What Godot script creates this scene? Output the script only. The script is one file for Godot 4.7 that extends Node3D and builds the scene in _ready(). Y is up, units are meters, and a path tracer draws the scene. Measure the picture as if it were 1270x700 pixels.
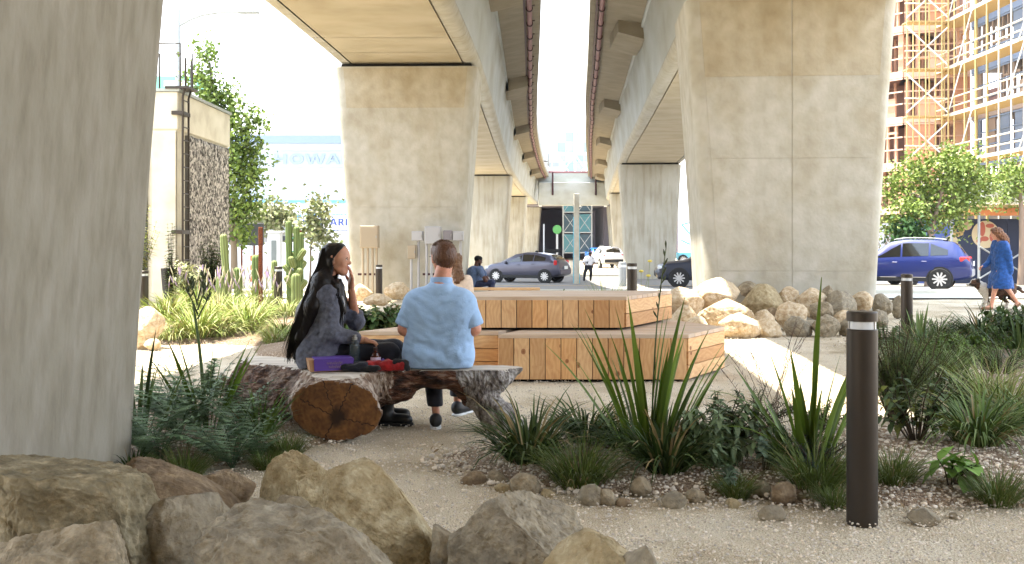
extends Node3D

# The camera stands 1.3 m above the gravel and looks level along -z; spot() gives the place that lies at a given distance in a given direction of view.
const EYE := 1.3
const FOC := 1235.0
var rng := RandomNumberGenerator.new()
var M := {}
var names := {}


func spot(px: float, py: float, d: float) -> Vector3:
	return Vector3((px - 635.0) / FOC * d, EYE - (py - 302.0) / FOC * d, -d)


func on_ground(px: float, d: float) -> Vector3:
	return Vector3((px - 635.0) / FOC * d, land(d), -d)


func land(d: float) -> float:
	return -0.62 * smoothstep(18.0, 52.0, d)


class MB:
	var v := PackedVector3Array()
	var ix := PackedInt32Array()
	var c := PackedColorArray()
	var uv := PackedVector2Array()
	var col := Color.WHITE

	func vert(p: Vector3, u := Vector2.ZERO) -> int:
		v.append(p)
		c.append(col)
		uv.append(u)
		return v.size() - 1

	func tri(a: int, b: int, d: int) -> void:  # counter-clockwise seen from outside
		ix.append(a)
		ix.append(d)
		ix.append(b)

	func quad(a: int, b: int, d: int, e: int) -> void:
		tri(a, b, d)
		tri(a, d, e)

	func poly(p: Array, out: Vector3, uvs: Array = []) -> void:  # a flat convex face turned towards out
		var n := Vector3.ZERO
		for i in range(1, p.size() - 1):
			n += (p[i] - p[0]).cross(p[i + 1] - p[0])
		var flip := n.dot(out) < 0.0
		var first := v.size()
		for i in p.size():
			var q: Vector3 = p[i]
			if uvs.size():
				vert(q, uvs[i])
			else:
				var an := n.abs()
				if an.y >= an.x and an.y >= an.z:
					vert(q, Vector2(q.x, q.z))
				elif an.z >= an.x:
					vert(q, Vector2(q.x, q.y))
				else:
					vert(q, Vector2(q.z, q.y))
		for i in range(1, p.size() - 1):
			if flip:
				tri(first, first + i + 1, first + i)
			else:
				tri(first, first + i, first + i + 1)

	func box(o: Vector3, s: Vector3, b := Basis.IDENTITY, bev := 0.0) -> void:
		var h := s * 0.5
		var e := minf(bev, minf(h.x, minf(h.y, h.z)) * 0.9)
		if e <= 0.0:
			for a in 3:
				for g in [-1.0, 1.0]:
					var pts := []
					for k in [[-1, -1], [1, -1], [1, 1], [-1, 1]]:
						var q := Vector3.ZERO
						q[a] = g * h[a]
						q[(a + 1) % 3] = k[0] * h[(a + 1) % 3]
						q[(a + 2) % 3] = k[1] * h[(a + 2) % 3]
						pts.append(o + b * q)
					var n := Vector3.ZERO
					n[a] = g
					poly(pts, b * n)
			return
		for a in 3:
			for g in [-1.0, 1.0]:
				var pts := []
				for k in [[-1, -1], [1, -1], [1, 1], [-1, 1]]:
					pts.append(o + b * _corner(a, g, k[0], k[1], h, e))
				var n := Vector3.ZERO
				n[a] = g
				poly(pts, b * n)
		for a in 3:  # the edges along axis a
			var p1 := (a + 1) % 3
			var p2 := (a + 2) % 3
			for g in [-1.0, 1.0]:
				for k in [-1.0, 1.0]:
					var pts := []
					for w in [-1.0, 1.0]:
						var q := Vector3.ZERO
						q[a] = w * (h[a] - e)
						q[p1] = g * h[p1]
						q[p2] = k * (h[p2] - e)
						pts.append(o + b * q)
					for w in [1.0, -1.0]:
						var q := Vector3.ZERO
						q[a] = w * (h[a] - e)
						q[p1] = g * (h[p1] - e)
						q[p2] = k * h[p2]
						pts.append(o + b * q)
					var n := Vector3.ZERO
					n[p1] = g
					n[p2] = k
					poly(pts, b * n)
		for x in [-1.0, 1.0]:
			for y in [-1.0, 1.0]:
				for z in [-1.0, 1.0]:
					poly([o + b * Vector3(x * h.x, y * (h.y - e), z * (h.z - e)), o + b * Vector3(x * (h.x - e), y * h.y, z * (h.z - e)), o + b * Vector3(x * (h.x - e), y * (h.y - e), z * h.z)], b * Vector3(x, y, z))

	func _corner(a: int, g: float, k: float, l: float, h: Vector3, e: float) -> Vector3:
		var q := Vector3.ZERO
		q[a] = g * h[a]
		q[(a + 1) % 3] = k * (h[(a + 1) % 3] - e)
		q[(a + 2) % 3] = l * (h[(a + 2) % 3] - e)
		return q

	func bar(a: Vector3, b: Vector3, w: float, t: float) -> void:  # a square bar from a to b
		var z := (b - a).normalized()
		var up := Vector3.UP if absf(z.y) < 0.95 else Vector3.RIGHT
		var x := up.cross(z).normalized()
		box((a + b) * 0.5, Vector3(w, t, a.distance_to(b)), Basis(x, z.cross(x), z))

	func tube(p: Array, r: Array, sides := 8, caps := true) -> void:
		var n := p.size()
		var rows := []
		var ref := Vector3.ZERO
		var run := 0.0
		for i in n:
			var t: Vector3 = (p[mini(i + 1, n - 1)] - p[maxi(i - 1, 0)]).normalized()
			if i == 0:
				ref = t.cross(Vector3.UP if absf(t.y) < 0.9 else Vector3.RIGHT).normalized()
			else:
				run += p[i].distance_to(p[i - 1])
			ref = (ref - t * ref.dot(t)).normalized()
			var bi := t.cross(ref)
			var rad: float = r[mini(i, r.size() - 1)]
			var row := []
			for k in sides + 1:
				var a := TAU * k / sides
				row.append(vert(p[i] + (ref * cos(a) + bi * sin(a)) * rad, Vector2(a * rad, run)) if k < sides else row[0])
			rows.append(row)
		for i in n - 1:
			for k in sides:
				quad(rows[i][k], rows[i][k + 1], rows[i + 1][k + 1], rows[i + 1][k])
		if caps:
			var a0 := []
			var a1 := []
			for k in sides:
				a0.append(v[rows[0][k]])
				a1.append(v[rows[n - 1][k]])
			poly(a0, p[0] - p[1])
			poly(a1, p[n - 1] - p[n - 2])

	func lathe(prof: Array, sides := 24, o := Vector3.ZERO, b := Basis.IDENTITY, sharp := true) -> void:  # prof: Vector2(radius, height), upwards with the outside on the right
		var last := []
		for i in prof.size():
			var q: Vector2 = prof[i]
			var row := []
			for k in sides:
				var a := TAU * k / sides
				row.append(vert(o + b * Vector3(cos(a) * q.x, q.y, sin(a) * q.x), Vector2(float(k) / sides, q.y)))
			if i:
				for k in sides:
					quad(last[k], row[k], row[(k + 1) % sides], last[(k + 1) % sides])
			last = row
			if sharp and i and i < prof.size() - 1:
				var d0: Vector2 = (q - prof[i - 1]).normalized()
				var d1: Vector2 = (prof[i + 1] - q).normalized()
				if d0.dot(d1) < 0.8:
					row = []
					for k in sides:
						row.append(vert(v[last[k]], uv[last[k]]))
					last = row

	func prism(p: Array, y0: float, y1: float) -> void:  # an upright prism over Vector2(x, z) corners
		var mid := Vector2.ZERO
		for q in p:
			mid += q / p.size()
		var lo := []
		var hi := []
		for q in p:
			lo.append(Vector3(q.x, y0, q.y))
			hi.append(Vector3(q.x, y1, q.y))
		poly(lo, Vector3.DOWN)
		poly(hi, Vector3.UP)
		for i in p.size():
			var j: int = (i + 1) % p.size()
			var m: Vector2 = (p[i] + p[j]) * 0.5 - mid
			poly([lo[i], lo[j], hi[j], hi[i]], Vector3(m.x, 0, m.y))

	func loft(rings: Array, closed := true, caps := true) -> void:  # rings of equal count, smooth
		var last := []
		for i in rings.size():
			var row := []
			for k in rings[i].size():
				row.append(vert(rings[i][k], Vector2(k, i)))
			if i:
				for k in row.size() if closed else row.size() - 1:
					var m: int = (k + 1) % row.size()
					quad(last[k], last[m], row[m], row[k])
			last = row
		if caps:
			poly(rings[0], rings[0][0] - rings[1][0])
			poly(rings[-1], rings[-1][0] - rings[-2][0])

	func strip(p: Array, w: Array, side: Vector3, fold := 0.0) -> void:  # a leaf blade: centre points, half widths, sideways direction
		var n := p.size()
		var last := []
		for i in n:
			var t: Vector3 = (p[mini(i + 1, n - 1)] - p[maxi(i - 1, 0)]).normalized()
			var s := (side - t * side.dot(t)).normalized()
			var up := s.cross(t)
			var row := []
			if fold != 0.0:
				row = [vert(p[i] - s * w[i] + up * w[i] * fold), vert(p[i]), vert(p[i] + s * w[i] + up * w[i] * fold)]
			else:
				row = [vert(p[i] - s * w[i]), vert(p[i] + s * w[i])]
			if i:
				for k in row.size() - 1:
					quad(last[k], last[k + 1], row[k + 1], row[k])
			last = row

	func ball(o: Vector3, r: Vector3, rows := 8, cols := 12) -> void:
		var prev := []
		for i in rows + 1:
			var th := PI * i / rows
			var row := []
			for k in cols:
				var a := TAU * k / cols
				row.append(vert(o + Vector3(sin(th) * cos(a), -cos(th), sin(th) * sin(a)) * r))
			if i:
				for k in cols:
					quad(prev[k], row[k], row[(k + 1) % cols], prev[(k + 1) % cols])
			prev = row

	func add(m: MB, x: Transform3D) -> void:
		var f := v.size()
		v.append_array(x * m.v)
		c.append_array(m.c)
		uv.append_array(m.uv)
		for i in m.ix:
			ix.append(i + f)

	func mesh() -> ArrayMesh:
		var n := PackedVector3Array()
		n.resize(v.size())
		for i in range(0, ix.size(), 3):
			var a := ix[i]
			var b := ix[i + 1]
			var d := ix[i + 2]
			var k := (v[d] - v[a]).cross(v[b] - v[a])
			n[a] += k
			n[b] += k
			n[d] += k
		for i in n.size():
			n[i] = n[i].normalized() if n[i].length_squared() > 1e-20 else Vector3.UP
		var arr := []
		arr.resize(Mesh.ARRAY_MAX)
		arr[Mesh.ARRAY_VERTEX] = v
		arr[Mesh.ARRAY_NORMAL] = n
		arr[Mesh.ARRAY_COLOR] = c
		arr[Mesh.ARRAY_TEX_UV] = uv
		arr[Mesh.ARRAY_INDEX] = ix
		var m := ArrayMesh.new()
		m.add_surface_from_arrays(Mesh.PRIMITIVE_TRIANGLES, arr)
		return m


func numbered(called: String, parent: Node) -> String:
	var key := str(parent.get_instance_id()) + called
	var k: int = names.get(key, 0)
	names[key] = k + 1
	return called if k == 0 else "%s_%03d" % [called, k]


func tag(o: Node, label: String, category: String, group := "", kind := "") -> Node:
	if label:
		o.set_meta("label", label)
	if category:
		o.set_meta("category", category)
	if group:
		o.set_meta("group", group)
	if kind:
		o.set_meta("kind", kind)
	return o


func thing(called: String, label: String, category: String, where := Vector3.ZERO, turn := 0.0, group := "") -> Node3D:
	var o := Node3D.new()
	o.name = numbered(called, self)
	add_child(o, true)
	o.position = where
	o.rotation.y = turn
	tag(o, label, category, group)
	return o


func part(called: String, m, mat: Material, parent: Node, where := Transform3D.IDENTITY) -> MeshInstance3D:
	var o := MeshInstance3D.new()
	o.name = numbered(called, parent)
	o.mesh = m.mesh() if m is MB else m
	o.material_override = mat
	o.transform = where
	parent.add_child(o, true)
	return o


func solo(called: String, m, mat: Material, label: String, category: String, where := Vector3.ZERO, turn := 0.0, group := "") -> MeshInstance3D:
	var o := part(called, m, mat, self, Transform3D(Basis(Vector3.UP, turn), where))
	tag(o, label, category, group)
	return o


func struct(called: String, m, mat: Material, kind := "structure") -> MeshInstance3D:
	var o := part(called, m, mat, self)
	o.set_meta("kind", kind)
	return o


func copy(o: Node3D, label: String, where: Vector3, turn := 0.0, size := 1.0) -> Node3D:
	var r: Node3D = o.duplicate()
	var bare: String = o.name
	if bare.length() > 4 and bare[-4] == "_" and bare.right(3).is_valid_int():
		bare = bare.left(-4)
	r.name = numbered(bare, self)
	add_child(r, true)
	r.position = where
	r.rotation = Vector3(0, turn, 0)
	r.scale = Vector3.ONE * size
	r.set_meta("label", label)
	return r


func noise(sd: int, freq: float, oct := 4, kind := FastNoiseLite.TYPE_SIMPLEX_SMOOTH) -> FastNoiseLite:
	var n := FastNoiseLite.new()
	n.seed = sd
	n.frequency = freq
	n.noise_type = kind
	n.fractal_octaves = oct
	if kind == FastNoiseLite.TYPE_CELLULAR:
		n.fractal_type = FastNoiseLite.FRACTAL_NONE
	return n


func ramp(stops: Array) -> Gradient:  # pairs of offset, colour
	var g := Gradient.new()
	var o := PackedFloat32Array()
	var c := PackedColorArray()
	for s in stops:
		o.append(s[0])
		c.append(s[1])
	g.offsets = o
	g.colors = c
	return g


func ntex(n: FastNoiseLite, stops: Array = [], size := 512) -> NoiseTexture2D:
	var t := NoiseTexture2D.new()
	t.width = size
	t.height = size
	t.seamless = true
	t.noise = n
	t.generate_mipmaps = false
	if stops.size():
		t.color_ramp = ramp(stops)
	return t


func flat(c: Color, rough := 0.6, metal := 0.0) -> StandardMaterial3D:
	var m := StandardMaterial3D.new()
	m.albedo_color = c
	m.roughness = rough
	m.metallic = metal
	return m


func tri(t: Texture2D, scale: Vector3, rough := 0.9, bump: Texture2D = null, cm := 0.0, world := false) -> StandardMaterial3D:
	var m := StandardMaterial3D.new()
	m.albedo_texture = t
	m.roughness = rough
	m.uv1_triplanar = true
	m.uv1_world_triplanar = world
	m.uv1_triplanar_sharpness = 4.0
	m.uv1_scale = scale
	if bump:
		m.heightmap_enabled = true
		m.heightmap_texture = bump
		m.heightmap_scale = cm
	return m


func over(m: StandardMaterial3D, t: Texture2D, scale: Vector3, world := false) -> StandardMaterial3D:
	m.detail_enabled = true
	m.detail_albedo = t
	m.detail_blend_mode = BaseMaterial3D.BLEND_MODE_MUL
	m.detail_uv_layer = BaseMaterial3D.DETAIL_UV_2
	m.uv2_triplanar = true
	m.uv2_world_triplanar = world
	m.uv2_triplanar_sharpness = 4.0
	m.uv2_scale = scale
	return m


func leafy(back := 0.5, rough := 0.55) -> StandardMaterial3D:
	var m := StandardMaterial3D.new()
	m.vertex_color_use_as_albedo = true
	m.roughness = rough
	m.backlight_enabled = true
	m.backlight = Color(back, back, back * 0.6)
	return m


func rgb(r: float, g: float, b: float) -> Color:
	return Color(r, g, b)


func shade(c: Color, k: float) -> Color:
	return Color(c.r * k, c.g * k, c.b * k)


# A stone: a ball pushed about by noise and cut by a few soft planes.
func stone(sd: int, size: Vector3, sub := 3, cuts := 7, rough := 0.06, sharp := 0.5) -> MB:
	var m := MB.new()
	var r := RandomNumberGenerator.new()
	r.seed = sd
	var ph := (1.0 + sqrt(5.0)) / 2.0
	var p := PackedVector3Array()
	for q in [[-1, ph, 0], [1, ph, 0], [-1, -ph, 0], [1, -ph, 0], [0, -1, ph], [0, 1, ph], [0, -1, -ph], [0, 1, -ph], [ph, 0, -1], [ph, 0, 1], [-ph, 0, -1], [-ph, 0, 1]]:
		p.append(Vector3(q[0], q[1], q[2]).normalized())
	var f := PackedInt32Array([0, 11, 5, 0, 5, 1, 0, 1, 7, 0, 7, 10, 0, 10, 11, 1, 5, 9, 5, 11, 4, 11, 10, 2, 10, 7, 6, 7, 1, 8, 3, 9, 4, 3, 4, 2, 3, 2, 6, 3, 6, 8, 3, 8, 9, 4, 9, 5, 2, 4, 11, 6, 2, 10, 8, 6, 7, 9, 8, 1])
	for s in sub:
		var mid := {}
		var g := PackedInt32Array()
		for i in range(0, f.size(), 3):
			var e := []
			for k in 3:
				var a := f[i + k]
				var b := f[i + (k + 1) % 3]
				var key := mini(a, b) * 100000 + maxi(a, b)
				if not mid.has(key):
					mid[key] = p.size()
					p.append(((p[a] + p[b]) * 0.5).normalized())
				e.append(mid[key])
			g.append_array([f[i], e[0], e[2], f[i + 1], e[1], e[0], f[i + 2], e[2], e[1], e[0], e[1], e[2]])
		f = g
	var n1 := noise(sd, 0.9, 2)
	var n2 := noise(sd + 7, 2.6, 5)
	n2.fractal_type = FastNoiseLite.FRACTAL_RIDGED
	var pl := []
	for k in cuts:
		var d := Vector3(r.randf_range(-1, 1), r.randf_range(-0.7, 1), r.randf_range(-1, 1)).normalized()
		pl.append([d, r.randf_range(0.62, 0.86)])
	for q in p:
		var w := q * (1.0 + 0.16 * n1.get_noise_3dv(q))
		for k in pl:
			var over_ := w.dot(k[0]) - float(k[1])
			if over_ > 0.0:
				w -= (k[0] as Vector3) * over_ * (0.55 + 0.4 * sharp)
		w *= 1.0 + rough * n2.get_noise_3dv(q * 1.3) + rough * 0.35 * n1.get_noise_3dv(q * 9.0)
		m.vert(w)
	var lo := Vector3.INF
	var hi := -Vector3.INF
	for q in m.v:
		lo = lo.min(q)
		hi = hi.max(q)
	for i in m.v.size():
		m.v[i] = ((m.v[i] - lo) / (hi - lo) - Vector3.ONE * 0.5) * size
	for i in range(0, f.size(), 3):
		m.tri(f[i], f[i + 1], f[i + 2])
	return m


# Surface nets over a field of tapered capsules. A bone: [a, b, ra, rb, k (blend), squash axis or null, squash factor]
func flesh(bones: Array, cell: float, cut = null, pad := 0.0) -> MB:
	var lo := Vector3.INF
	var hi := -Vector3.INF
	for b in bones:
		var r: float = maxf(b[2], b[3]) + 0.01
		lo = lo.min((b[0] as Vector3).min(b[1]) - Vector3.ONE * r)
		hi = hi.max((b[0] as Vector3).max(b[1]) + Vector3.ONE * r)
	lo -= Vector3.ONE * (cell * 2.0 + pad)
	hi += Vector3.ONE * (cell * 2.0 + pad)
	var nx := int((hi.x - lo.x) / cell) + 2
	var ny := int((hi.y - lo.y) / cell) + 2
	var nz := int((hi.z - lo.z) / cell) + 2
	var sy := nx
	var sz := nx * ny
	var f := PackedFloat32Array()
	f.resize(nx * ny * nz)
	f.fill(1.0)
	for b in bones:
		var a: Vector3 = b[0]
		var e: Vector3 = b[1]
		var ra: float = b[2]
		var rb: float = b[3]
		var k: float = b[4] if b.size() > 4 else 0.02
		var ax: Vector3 = b[5] if b.size() > 5 and b[5] != null else Vector3.ZERO
		var q: float = (b[6] - 1.0) if b.size() > 6 else 0.0
		var reach := maxf(ra, rb) + k + cell * 2.0
		var l := (a.min(e) - Vector3.ONE * reach - lo) / cell
		var h := (a.max(e) + Vector3.ONE * reach - lo) / cell
		var x0 := clampi(int(l.x), 0, nx - 1)
		var x1 := clampi(int(h.x) + 1, 0, nx - 1)
		var ab := e - a
		var inv := 1.0 / maxf(ab.length_squared(), 1e-9)
		var dr := rb - ra
		for z in range(clampi(int(l.z), 0, nz - 1), clampi(int(h.z) + 1, 0, nz - 1) + 1):
			for y in range(clampi(int(l.y), 0, ny - 1), clampi(int(h.y) + 1, 0, ny - 1) + 1):
				var at := z * sz + y * sy
				var p := Vector3(lo.x, lo.y + y * cell, lo.z + z * cell) - a
				for x in range(x0, x1 + 1):
					p.x = lo.x + x * cell - a.x
					var w := p
					if q != 0.0:
						w += ax * (ax.dot(p) * q)
					var t := clampf(w.dot(ab) * inv, 0.0, 1.0)
					var d := (w - ab * t).length() - ra - dr * t
					var o := f[at + x]
					var u := k - absf(o - d)
					f[at + x] = minf(o, d) - (u * u / (4.0 * k) if u > 0.0 else 0.0)
	if cut != null:
		for z in nz:
			for y in ny:
				for x in nx:
					var at := z * sz + y * sy + x
					if f[at] < 0.3:
						f[at] = cut.call(lo + Vector3(x, y, z) * cell, f[at])
	var m := MB.new()
	var ids := PackedInt32Array()
	ids.resize(f.size())
	ids.fill(-1)
	var offs := [0, 1, sy, sy + 1, sz, sz + 1, sz + sy, sz + sy + 1]
	for z in nz - 1:
		for y in ny - 1:
			var base := z * sz + y * sy
			for x in nx - 1:
				var i := base + x
				var f0 := f[i]
				if f0 > cell * 3.0 or f0 < -cell * 3.0:
					continue
				var neg := 0
				for k in 8:
					if f[i + offs[k]] < 0.0:
						neg += 1
				if neg == 0 or neg == 8:
					continue
				var sum := Vector3.ZERO
				var cnt := 0
				for k in 8:
					var fa := f[i + offs[k]]
					for bit in [1, 2, 4]:
						if k & bit:
							continue
						var fb := f[i + offs[k | bit]]
						if (fa < 0.0) == (fb < 0.0):
							continue
						var t := fa / (fa - fb)
						sum += Vector3((k & 1) + (t if bit == 1 else 0.0), ((k >> 1) & 1) + (t if bit == 2 else 0.0), ((k >> 2) & 1) + (t if bit == 4 else 0.0))
						cnt += 1
				ids[i] = m.vert(lo + (Vector3(x, y, z) + sum / cnt) * cell)
	for z in range(1, nz - 1):
		for y in range(1, ny - 1):
			var base := z * sz + y * sy
			for x in range(1, nx - 1):
				var i := base + x
				if ids[i] < 0:
					continue
				var ins := f[i] < 0.0
				if ins != (f[i + 1] < 0.0):
					_net(m, ids, i, sy, sz, ins)
				if ins != (f[i + sy] < 0.0):
					_net(m, ids, i, sz, 1, ins)
				if ins != (f[i + sz] < 0.0):
					_net(m, ids, i, 1, sy, ins)
	return m


func _net(m: MB, ids: PackedInt32Array, i: int, u: int, w: int, ins: bool) -> void:
	var a := ids[i]
	var b := ids[i - u]
	var c := ids[i - u - w]
	var d := ids[i - w]
	if a < 0 or b < 0 or c < 0 or d < 0:
		return
	if ins:
		m.quad(a, b, c, d)
	else:
		m.quad(a, d, c, b)


# The triangles of m for which keep(centre, normal) holds, as a mesh of their own.
func pick(m: MB, keep: Callable) -> MB:
	var o := MB.new()
	var map := {}
	for i in range(0, m.ix.size(), 3):
		var a := m.v[m.ix[i]]
		var b := m.v[m.ix[i + 1]]
		var c := m.v[m.ix[i + 2]]
		if keep.call((a + b + c) / 3.0, (c - a).cross(b - a).normalized()):
			for k in 3:
				var j := m.ix[i + k]
				if not map.has(j):
					o.col = m.c[j]
					map[j] = o.vert(m.v[j], m.uv[j])
				o.ix.append(map[j])
	return o


func ragged(m: MB, n: FastNoiseLite, amount: float) -> MB:  # pushes each vertex along its normal
	var nm := PackedVector3Array()
	nm.resize(m.v.size())
	for i in range(0, m.ix.size(), 3):
		var k := (m.v[m.ix[i + 2]] - m.v[m.ix[i]]).cross(m.v[m.ix[i + 1]] - m.v[m.ix[i]])
		for j in 3:
			nm[m.ix[i + j]] += k
	for i in m.v.size():
		m.v[i] += nm[i].normalized() * n.get_noise_3dv(m.v[i]) * amount
	return m


func _ready() -> void:
	rng.seed = 41
	# camera: level, with the lens shifted a little downwards
	var cam := Camera3D.new()
	cam.name = "camera"
	cam.projection = Camera3D.PROJECTION_FRUSTUM
	cam.near = 0.1
	cam.far = 1500.0
	cam.size = 0.1 * 700.0 / FOC
	cam.frustum_offset = Vector2(0, -0.1 * 48.0 / FOC)
	cam.position = Vector3(0, EYE, 0)
	add_child(cam)
	cam.current = true
	# sky: thin bright haze, nearly white
	var sm := ProceduralSkyMaterial.new()
	sm.sky_top_color = Color(0.80, 0.86, 0.94)
	sm.sky_horizon_color = Color(0.95, 0.96, 0.97)
	sm.sky_curve = 0.25
	sm.ground_bottom_color = Color(0.5, 0.47, 0.42)
	sm.ground_horizon_color = Color(0.72, 0.72, 0.7)
	sm.sky_energy_multiplier = 1.0
	var sky := Sky.new()
	sky.sky_material = sm
	var env := Environment.new()
	env.background_mode = Environment.BG_SKY
	env.sky = sky
	env.background_energy_multiplier = 1.15
	env.tonemap_mode = Environment.TONE_MAPPER_LINEAR
	env.tonemap_exposure = 4.7
	env.sdfgi_enabled = true
	env.ssao_enabled = true
	env.ssil_enabled = true
	env.fog_enabled = true
	env.fog_density = 0.0002
	env.fog_light_color = Color(0.88, 0.93, 1.0)
	var we := WorldEnvironment.new()
	we.name = "world"
	we.environment = env
	add_child(we)
	var sun := DirectionalLight3D.new()
	sun.name = "sun"
	sun.light_energy = 1.5
	sun.light_color = Color(1.0, 0.965, 0.9)
	sun.light_angular_distance = 0.5
	sun.shadow_enabled = true
	add_child(sun)
	sun.look_at_from_position(Vector3.ZERO, Vector3(0.27, -1.0, 0.07), Vector3.RIGHT)

	materials()
	ground()
	viaduct()
	far_buildings()
	left_building()
	right_buildings()
	platform()
	log_bench()
	boulders()
	utilities()
	bollards()
	vehicles()
	people()
	bench_items()
	cacti()
	trees()
	plants()
	small_stones()
	litter()


func materials() -> void:
	var mott := ntex(noise(3, 0.006, 6), [[0.1, rgb(0.69, 0.675, 0.63)], [0.4, rgb(0.72, 0.71, 0.665)], [0.6, rgb(0.735, 0.725, 0.685)], [0.9, rgb(0.76, 0.75, 0.715)]])
	var streak := ntex(noise(5, 0.012, 5), [[0.0, rgb(0.89, 0.87, 0.84)], [0.4, rgb(0.965, 0.96, 0.95)], [0.58, rgb(1, 1, 1)], [1.0, rgb(1, 1, 1)]])
	var blotch := ntex(noise(8, 0.009, 5, FastNoiseLite.TYPE_PERLIN), [[0.0, rgb(0.93, 0.91, 0.87)], [0.45, rgb(0.98, 0.975, 0.96)], [0.6, rgb(1, 1, 1)], [1.0, rgb(1, 1, 1)]])
	var pit := ntex(noise(9, 0.03, 5))
	var boards := ntex(noise(15, 0.011, 4), [[0.0, rgb(0.935, 0.92, 0.895)], [0.45, rgb(0.98, 0.976, 0.968)], [1.0, rgb(1, 1, 1)]])
	M.concrete = over(tri(mott, Vector3(0.23, 0.17, 0.23), 0.88, pit, 0.5, true), streak, Vector3(0.55, 0.07, 0.55), true)
	M.concrete_dark = over(tri(mott, Vector3(0.9, 0.5, 0.9), 0.88, pit, 0.6, true), ntex(noise(6, 0.02, 6), [[0.1, rgb(0.91, 0.90, 0.885)], [0.45, rgb(0.975, 0.97, 0.965)], [0.6, rgb(1, 1, 1)], [1.0, rgb(1, 1, 1)]]), Vector3(0.8, 0.2, 0.8), true)
	(M.concrete_dark as StandardMaterial3D).albedo_color = rgb(0.76, 0.745, 0.715)  # darker base colour for the nearest left pier
	M.concrete_warm = over(tri(mott, Vector3(0.83, 0.7, 0.83), 0.88, pit, 0.35, true), blotch, Vector3(0.29, 0.22, 0.29), true)
	(M.concrete_warm as StandardMaterial3D).albedo_color = rgb(0.95, 0.945, 0.935)
	(M.concrete as StandardMaterial3D).albedo_color = rgb(0.93, 0.925, 0.91)
	M.concrete_stained = M.concrete_warm.duplicate()
	(M.concrete_stained as StandardMaterial3D).albedo_color = rgb(0.93, 0.90, 0.845)
	M.concrete_web = over(tri(mott, Vector3(0.11, 0.21, 0.11), 0.85, pit, 0.3, true), blotch, Vector3(0.09, 0.12, 0.06), true)
	M.soffit = over(tri(mott, Vector3(0.12, 0.25, 0.2), 0.88, pit, 0.4, true), boards, Vector3(0.14, 0.3, 0.2), true)
	(M.soffit as StandardMaterial3D).albedo_color = rgb(0.97, 0.93, 0.86)
	(M.concrete_web as StandardMaterial3D).albedo_color = rgb(0.90, 0.93, 0.97)
	M.deck_under = over(tri(mott, Vector3(0.3, 0.3, 0.3), 0.9, pit, 0.4, true), boards, Vector3(0.05, 0.3, 0.7), true)
	(M.deck_under as StandardMaterial3D).albedo_color = rgb(0.78, 0.74, 0.68)
	M.dark = flat(rgb(0.09, 0.085, 0.08), 0.8)
	# gravel and soil
	var grit := ntex(noise(21, 0.11, 3), [[0.1, rgb(0.56, 0.50, 0.41)], [0.4, rgb(0.81, 0.76, 0.665)], [0.6, rgb(0.89, 0.85, 0.765)], [0.9, rgb(0.99, 0.965, 0.91)]], 1024)
	var gritb := ntex(noise(22, 0.09, 3, FastNoiseLite.TYPE_CELLULAR), [], 1024)
	var wide := ntex(noise(23, 0.008, 4), [[0.0, rgb(0.8, 0.76, 0.7)], [0.5, rgb(0.95, 0.93, 0.9)], [1.0, rgb(1, 1, 1)]])
	M.gravel = over(tri(grit, Vector3.ONE * 0.9, 0.95, gritb, 1.5, true), wide, Vector3.ONE * 0.21, true)
	var soil := ntex(noise(24, 0.06, 4), [[0.0, rgb(0.48, 0.40, 0.33)], [0.5, rgb(0.67, 0.59, 0.505)], [1.0, rgb(0.84, 0.77, 0.69)]], 512)
	M.soil = over(tri(soil, Vector3.ONE * 1.1, 0.97, gritb, 2.2, true), wide, Vector3.ONE * 0.33, true)
	M.asphalt = tri(ntex(noise(25, 0.05, 4), [[0.0, rgb(0.42, 0.41, 0.40)], [1.0, rgb(0.52, 0.51, 0.5)]]), Vector3.ONE * 0.3, 0.9, null, 0.0, true)
	M.paving = tri(mott, Vector3.ONE * 0.2, 0.9, null, 0.0, true)
	M.pebble = flat(rgb(1, 1, 1), 0.9)
	(M.pebble as StandardMaterial3D).vertex_color_use_as_albedo = true
	# stone
	var st := []
	for k in 6:
		var pal: Array = [
			[rgb(0.37, 0.34, 0.26), rgb(0.46, 0.425, 0.335), rgb(0.515, 0.48, 0.385), rgb(0.64, 0.60, 0.50)],
			[rgb(0.36, 0.31, 0.24), rgb(0.45, 0.385, 0.305), rgb(0.51, 0.445, 0.36), rgb(0.62, 0.56, 0.46)],
			[rgb(0.43, 0.40, 0.345), rgb(0.525, 0.495, 0.43), rgb(0.59, 0.56, 0.49), rgb(0.70, 0.67, 0.60)],
			[rgb(0.50, 0.445, 0.325), rgb(0.61, 0.555, 0.43), rgb(0.67, 0.62, 0.50), rgb(0.77, 0.73, 0.62)],
			[rgb(0.62, 0.53, 0.41), rgb(0.73, 0.66, 0.55), rgb(0.78, 0.72, 0.62), rgb(0.85, 0.82, 0.75)],
			[rgb(0.43, 0.395, 0.325), rgb(0.53, 0.49, 0.41), rgb(0.585, 0.545, 0.465), rgb(0.69, 0.645, 0.56)]][k]
		var sn := noise(31 + k, 0.011, 7)
		sn.fractal_gain = 0.66
		var t := ntex(sn, [[0.12, pal[0]], [0.42, pal[1]], [0.62, pal[2]], [0.88, pal[3]]])
		st.append(t)
	var vein := noise(40, 0.01, 5)
	vein.fractal_type = FastNoiseLite.FRACTAL_RIDGED
	vein.domain_warp_enabled = true
	vein.domain_warp_amplitude = 40.0
	var veins := ntex(vein, [[0.0, rgb(1, 1, 1)], [0.7, rgb(1, 0.98, 0.95)], [0.84, rgb(0.9, 0.85, 0.77)], [0.94, rgb(1.0, 0.97, 0.92)], [1.0, rgb(0.8, 0.73, 0.64)]])
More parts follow.
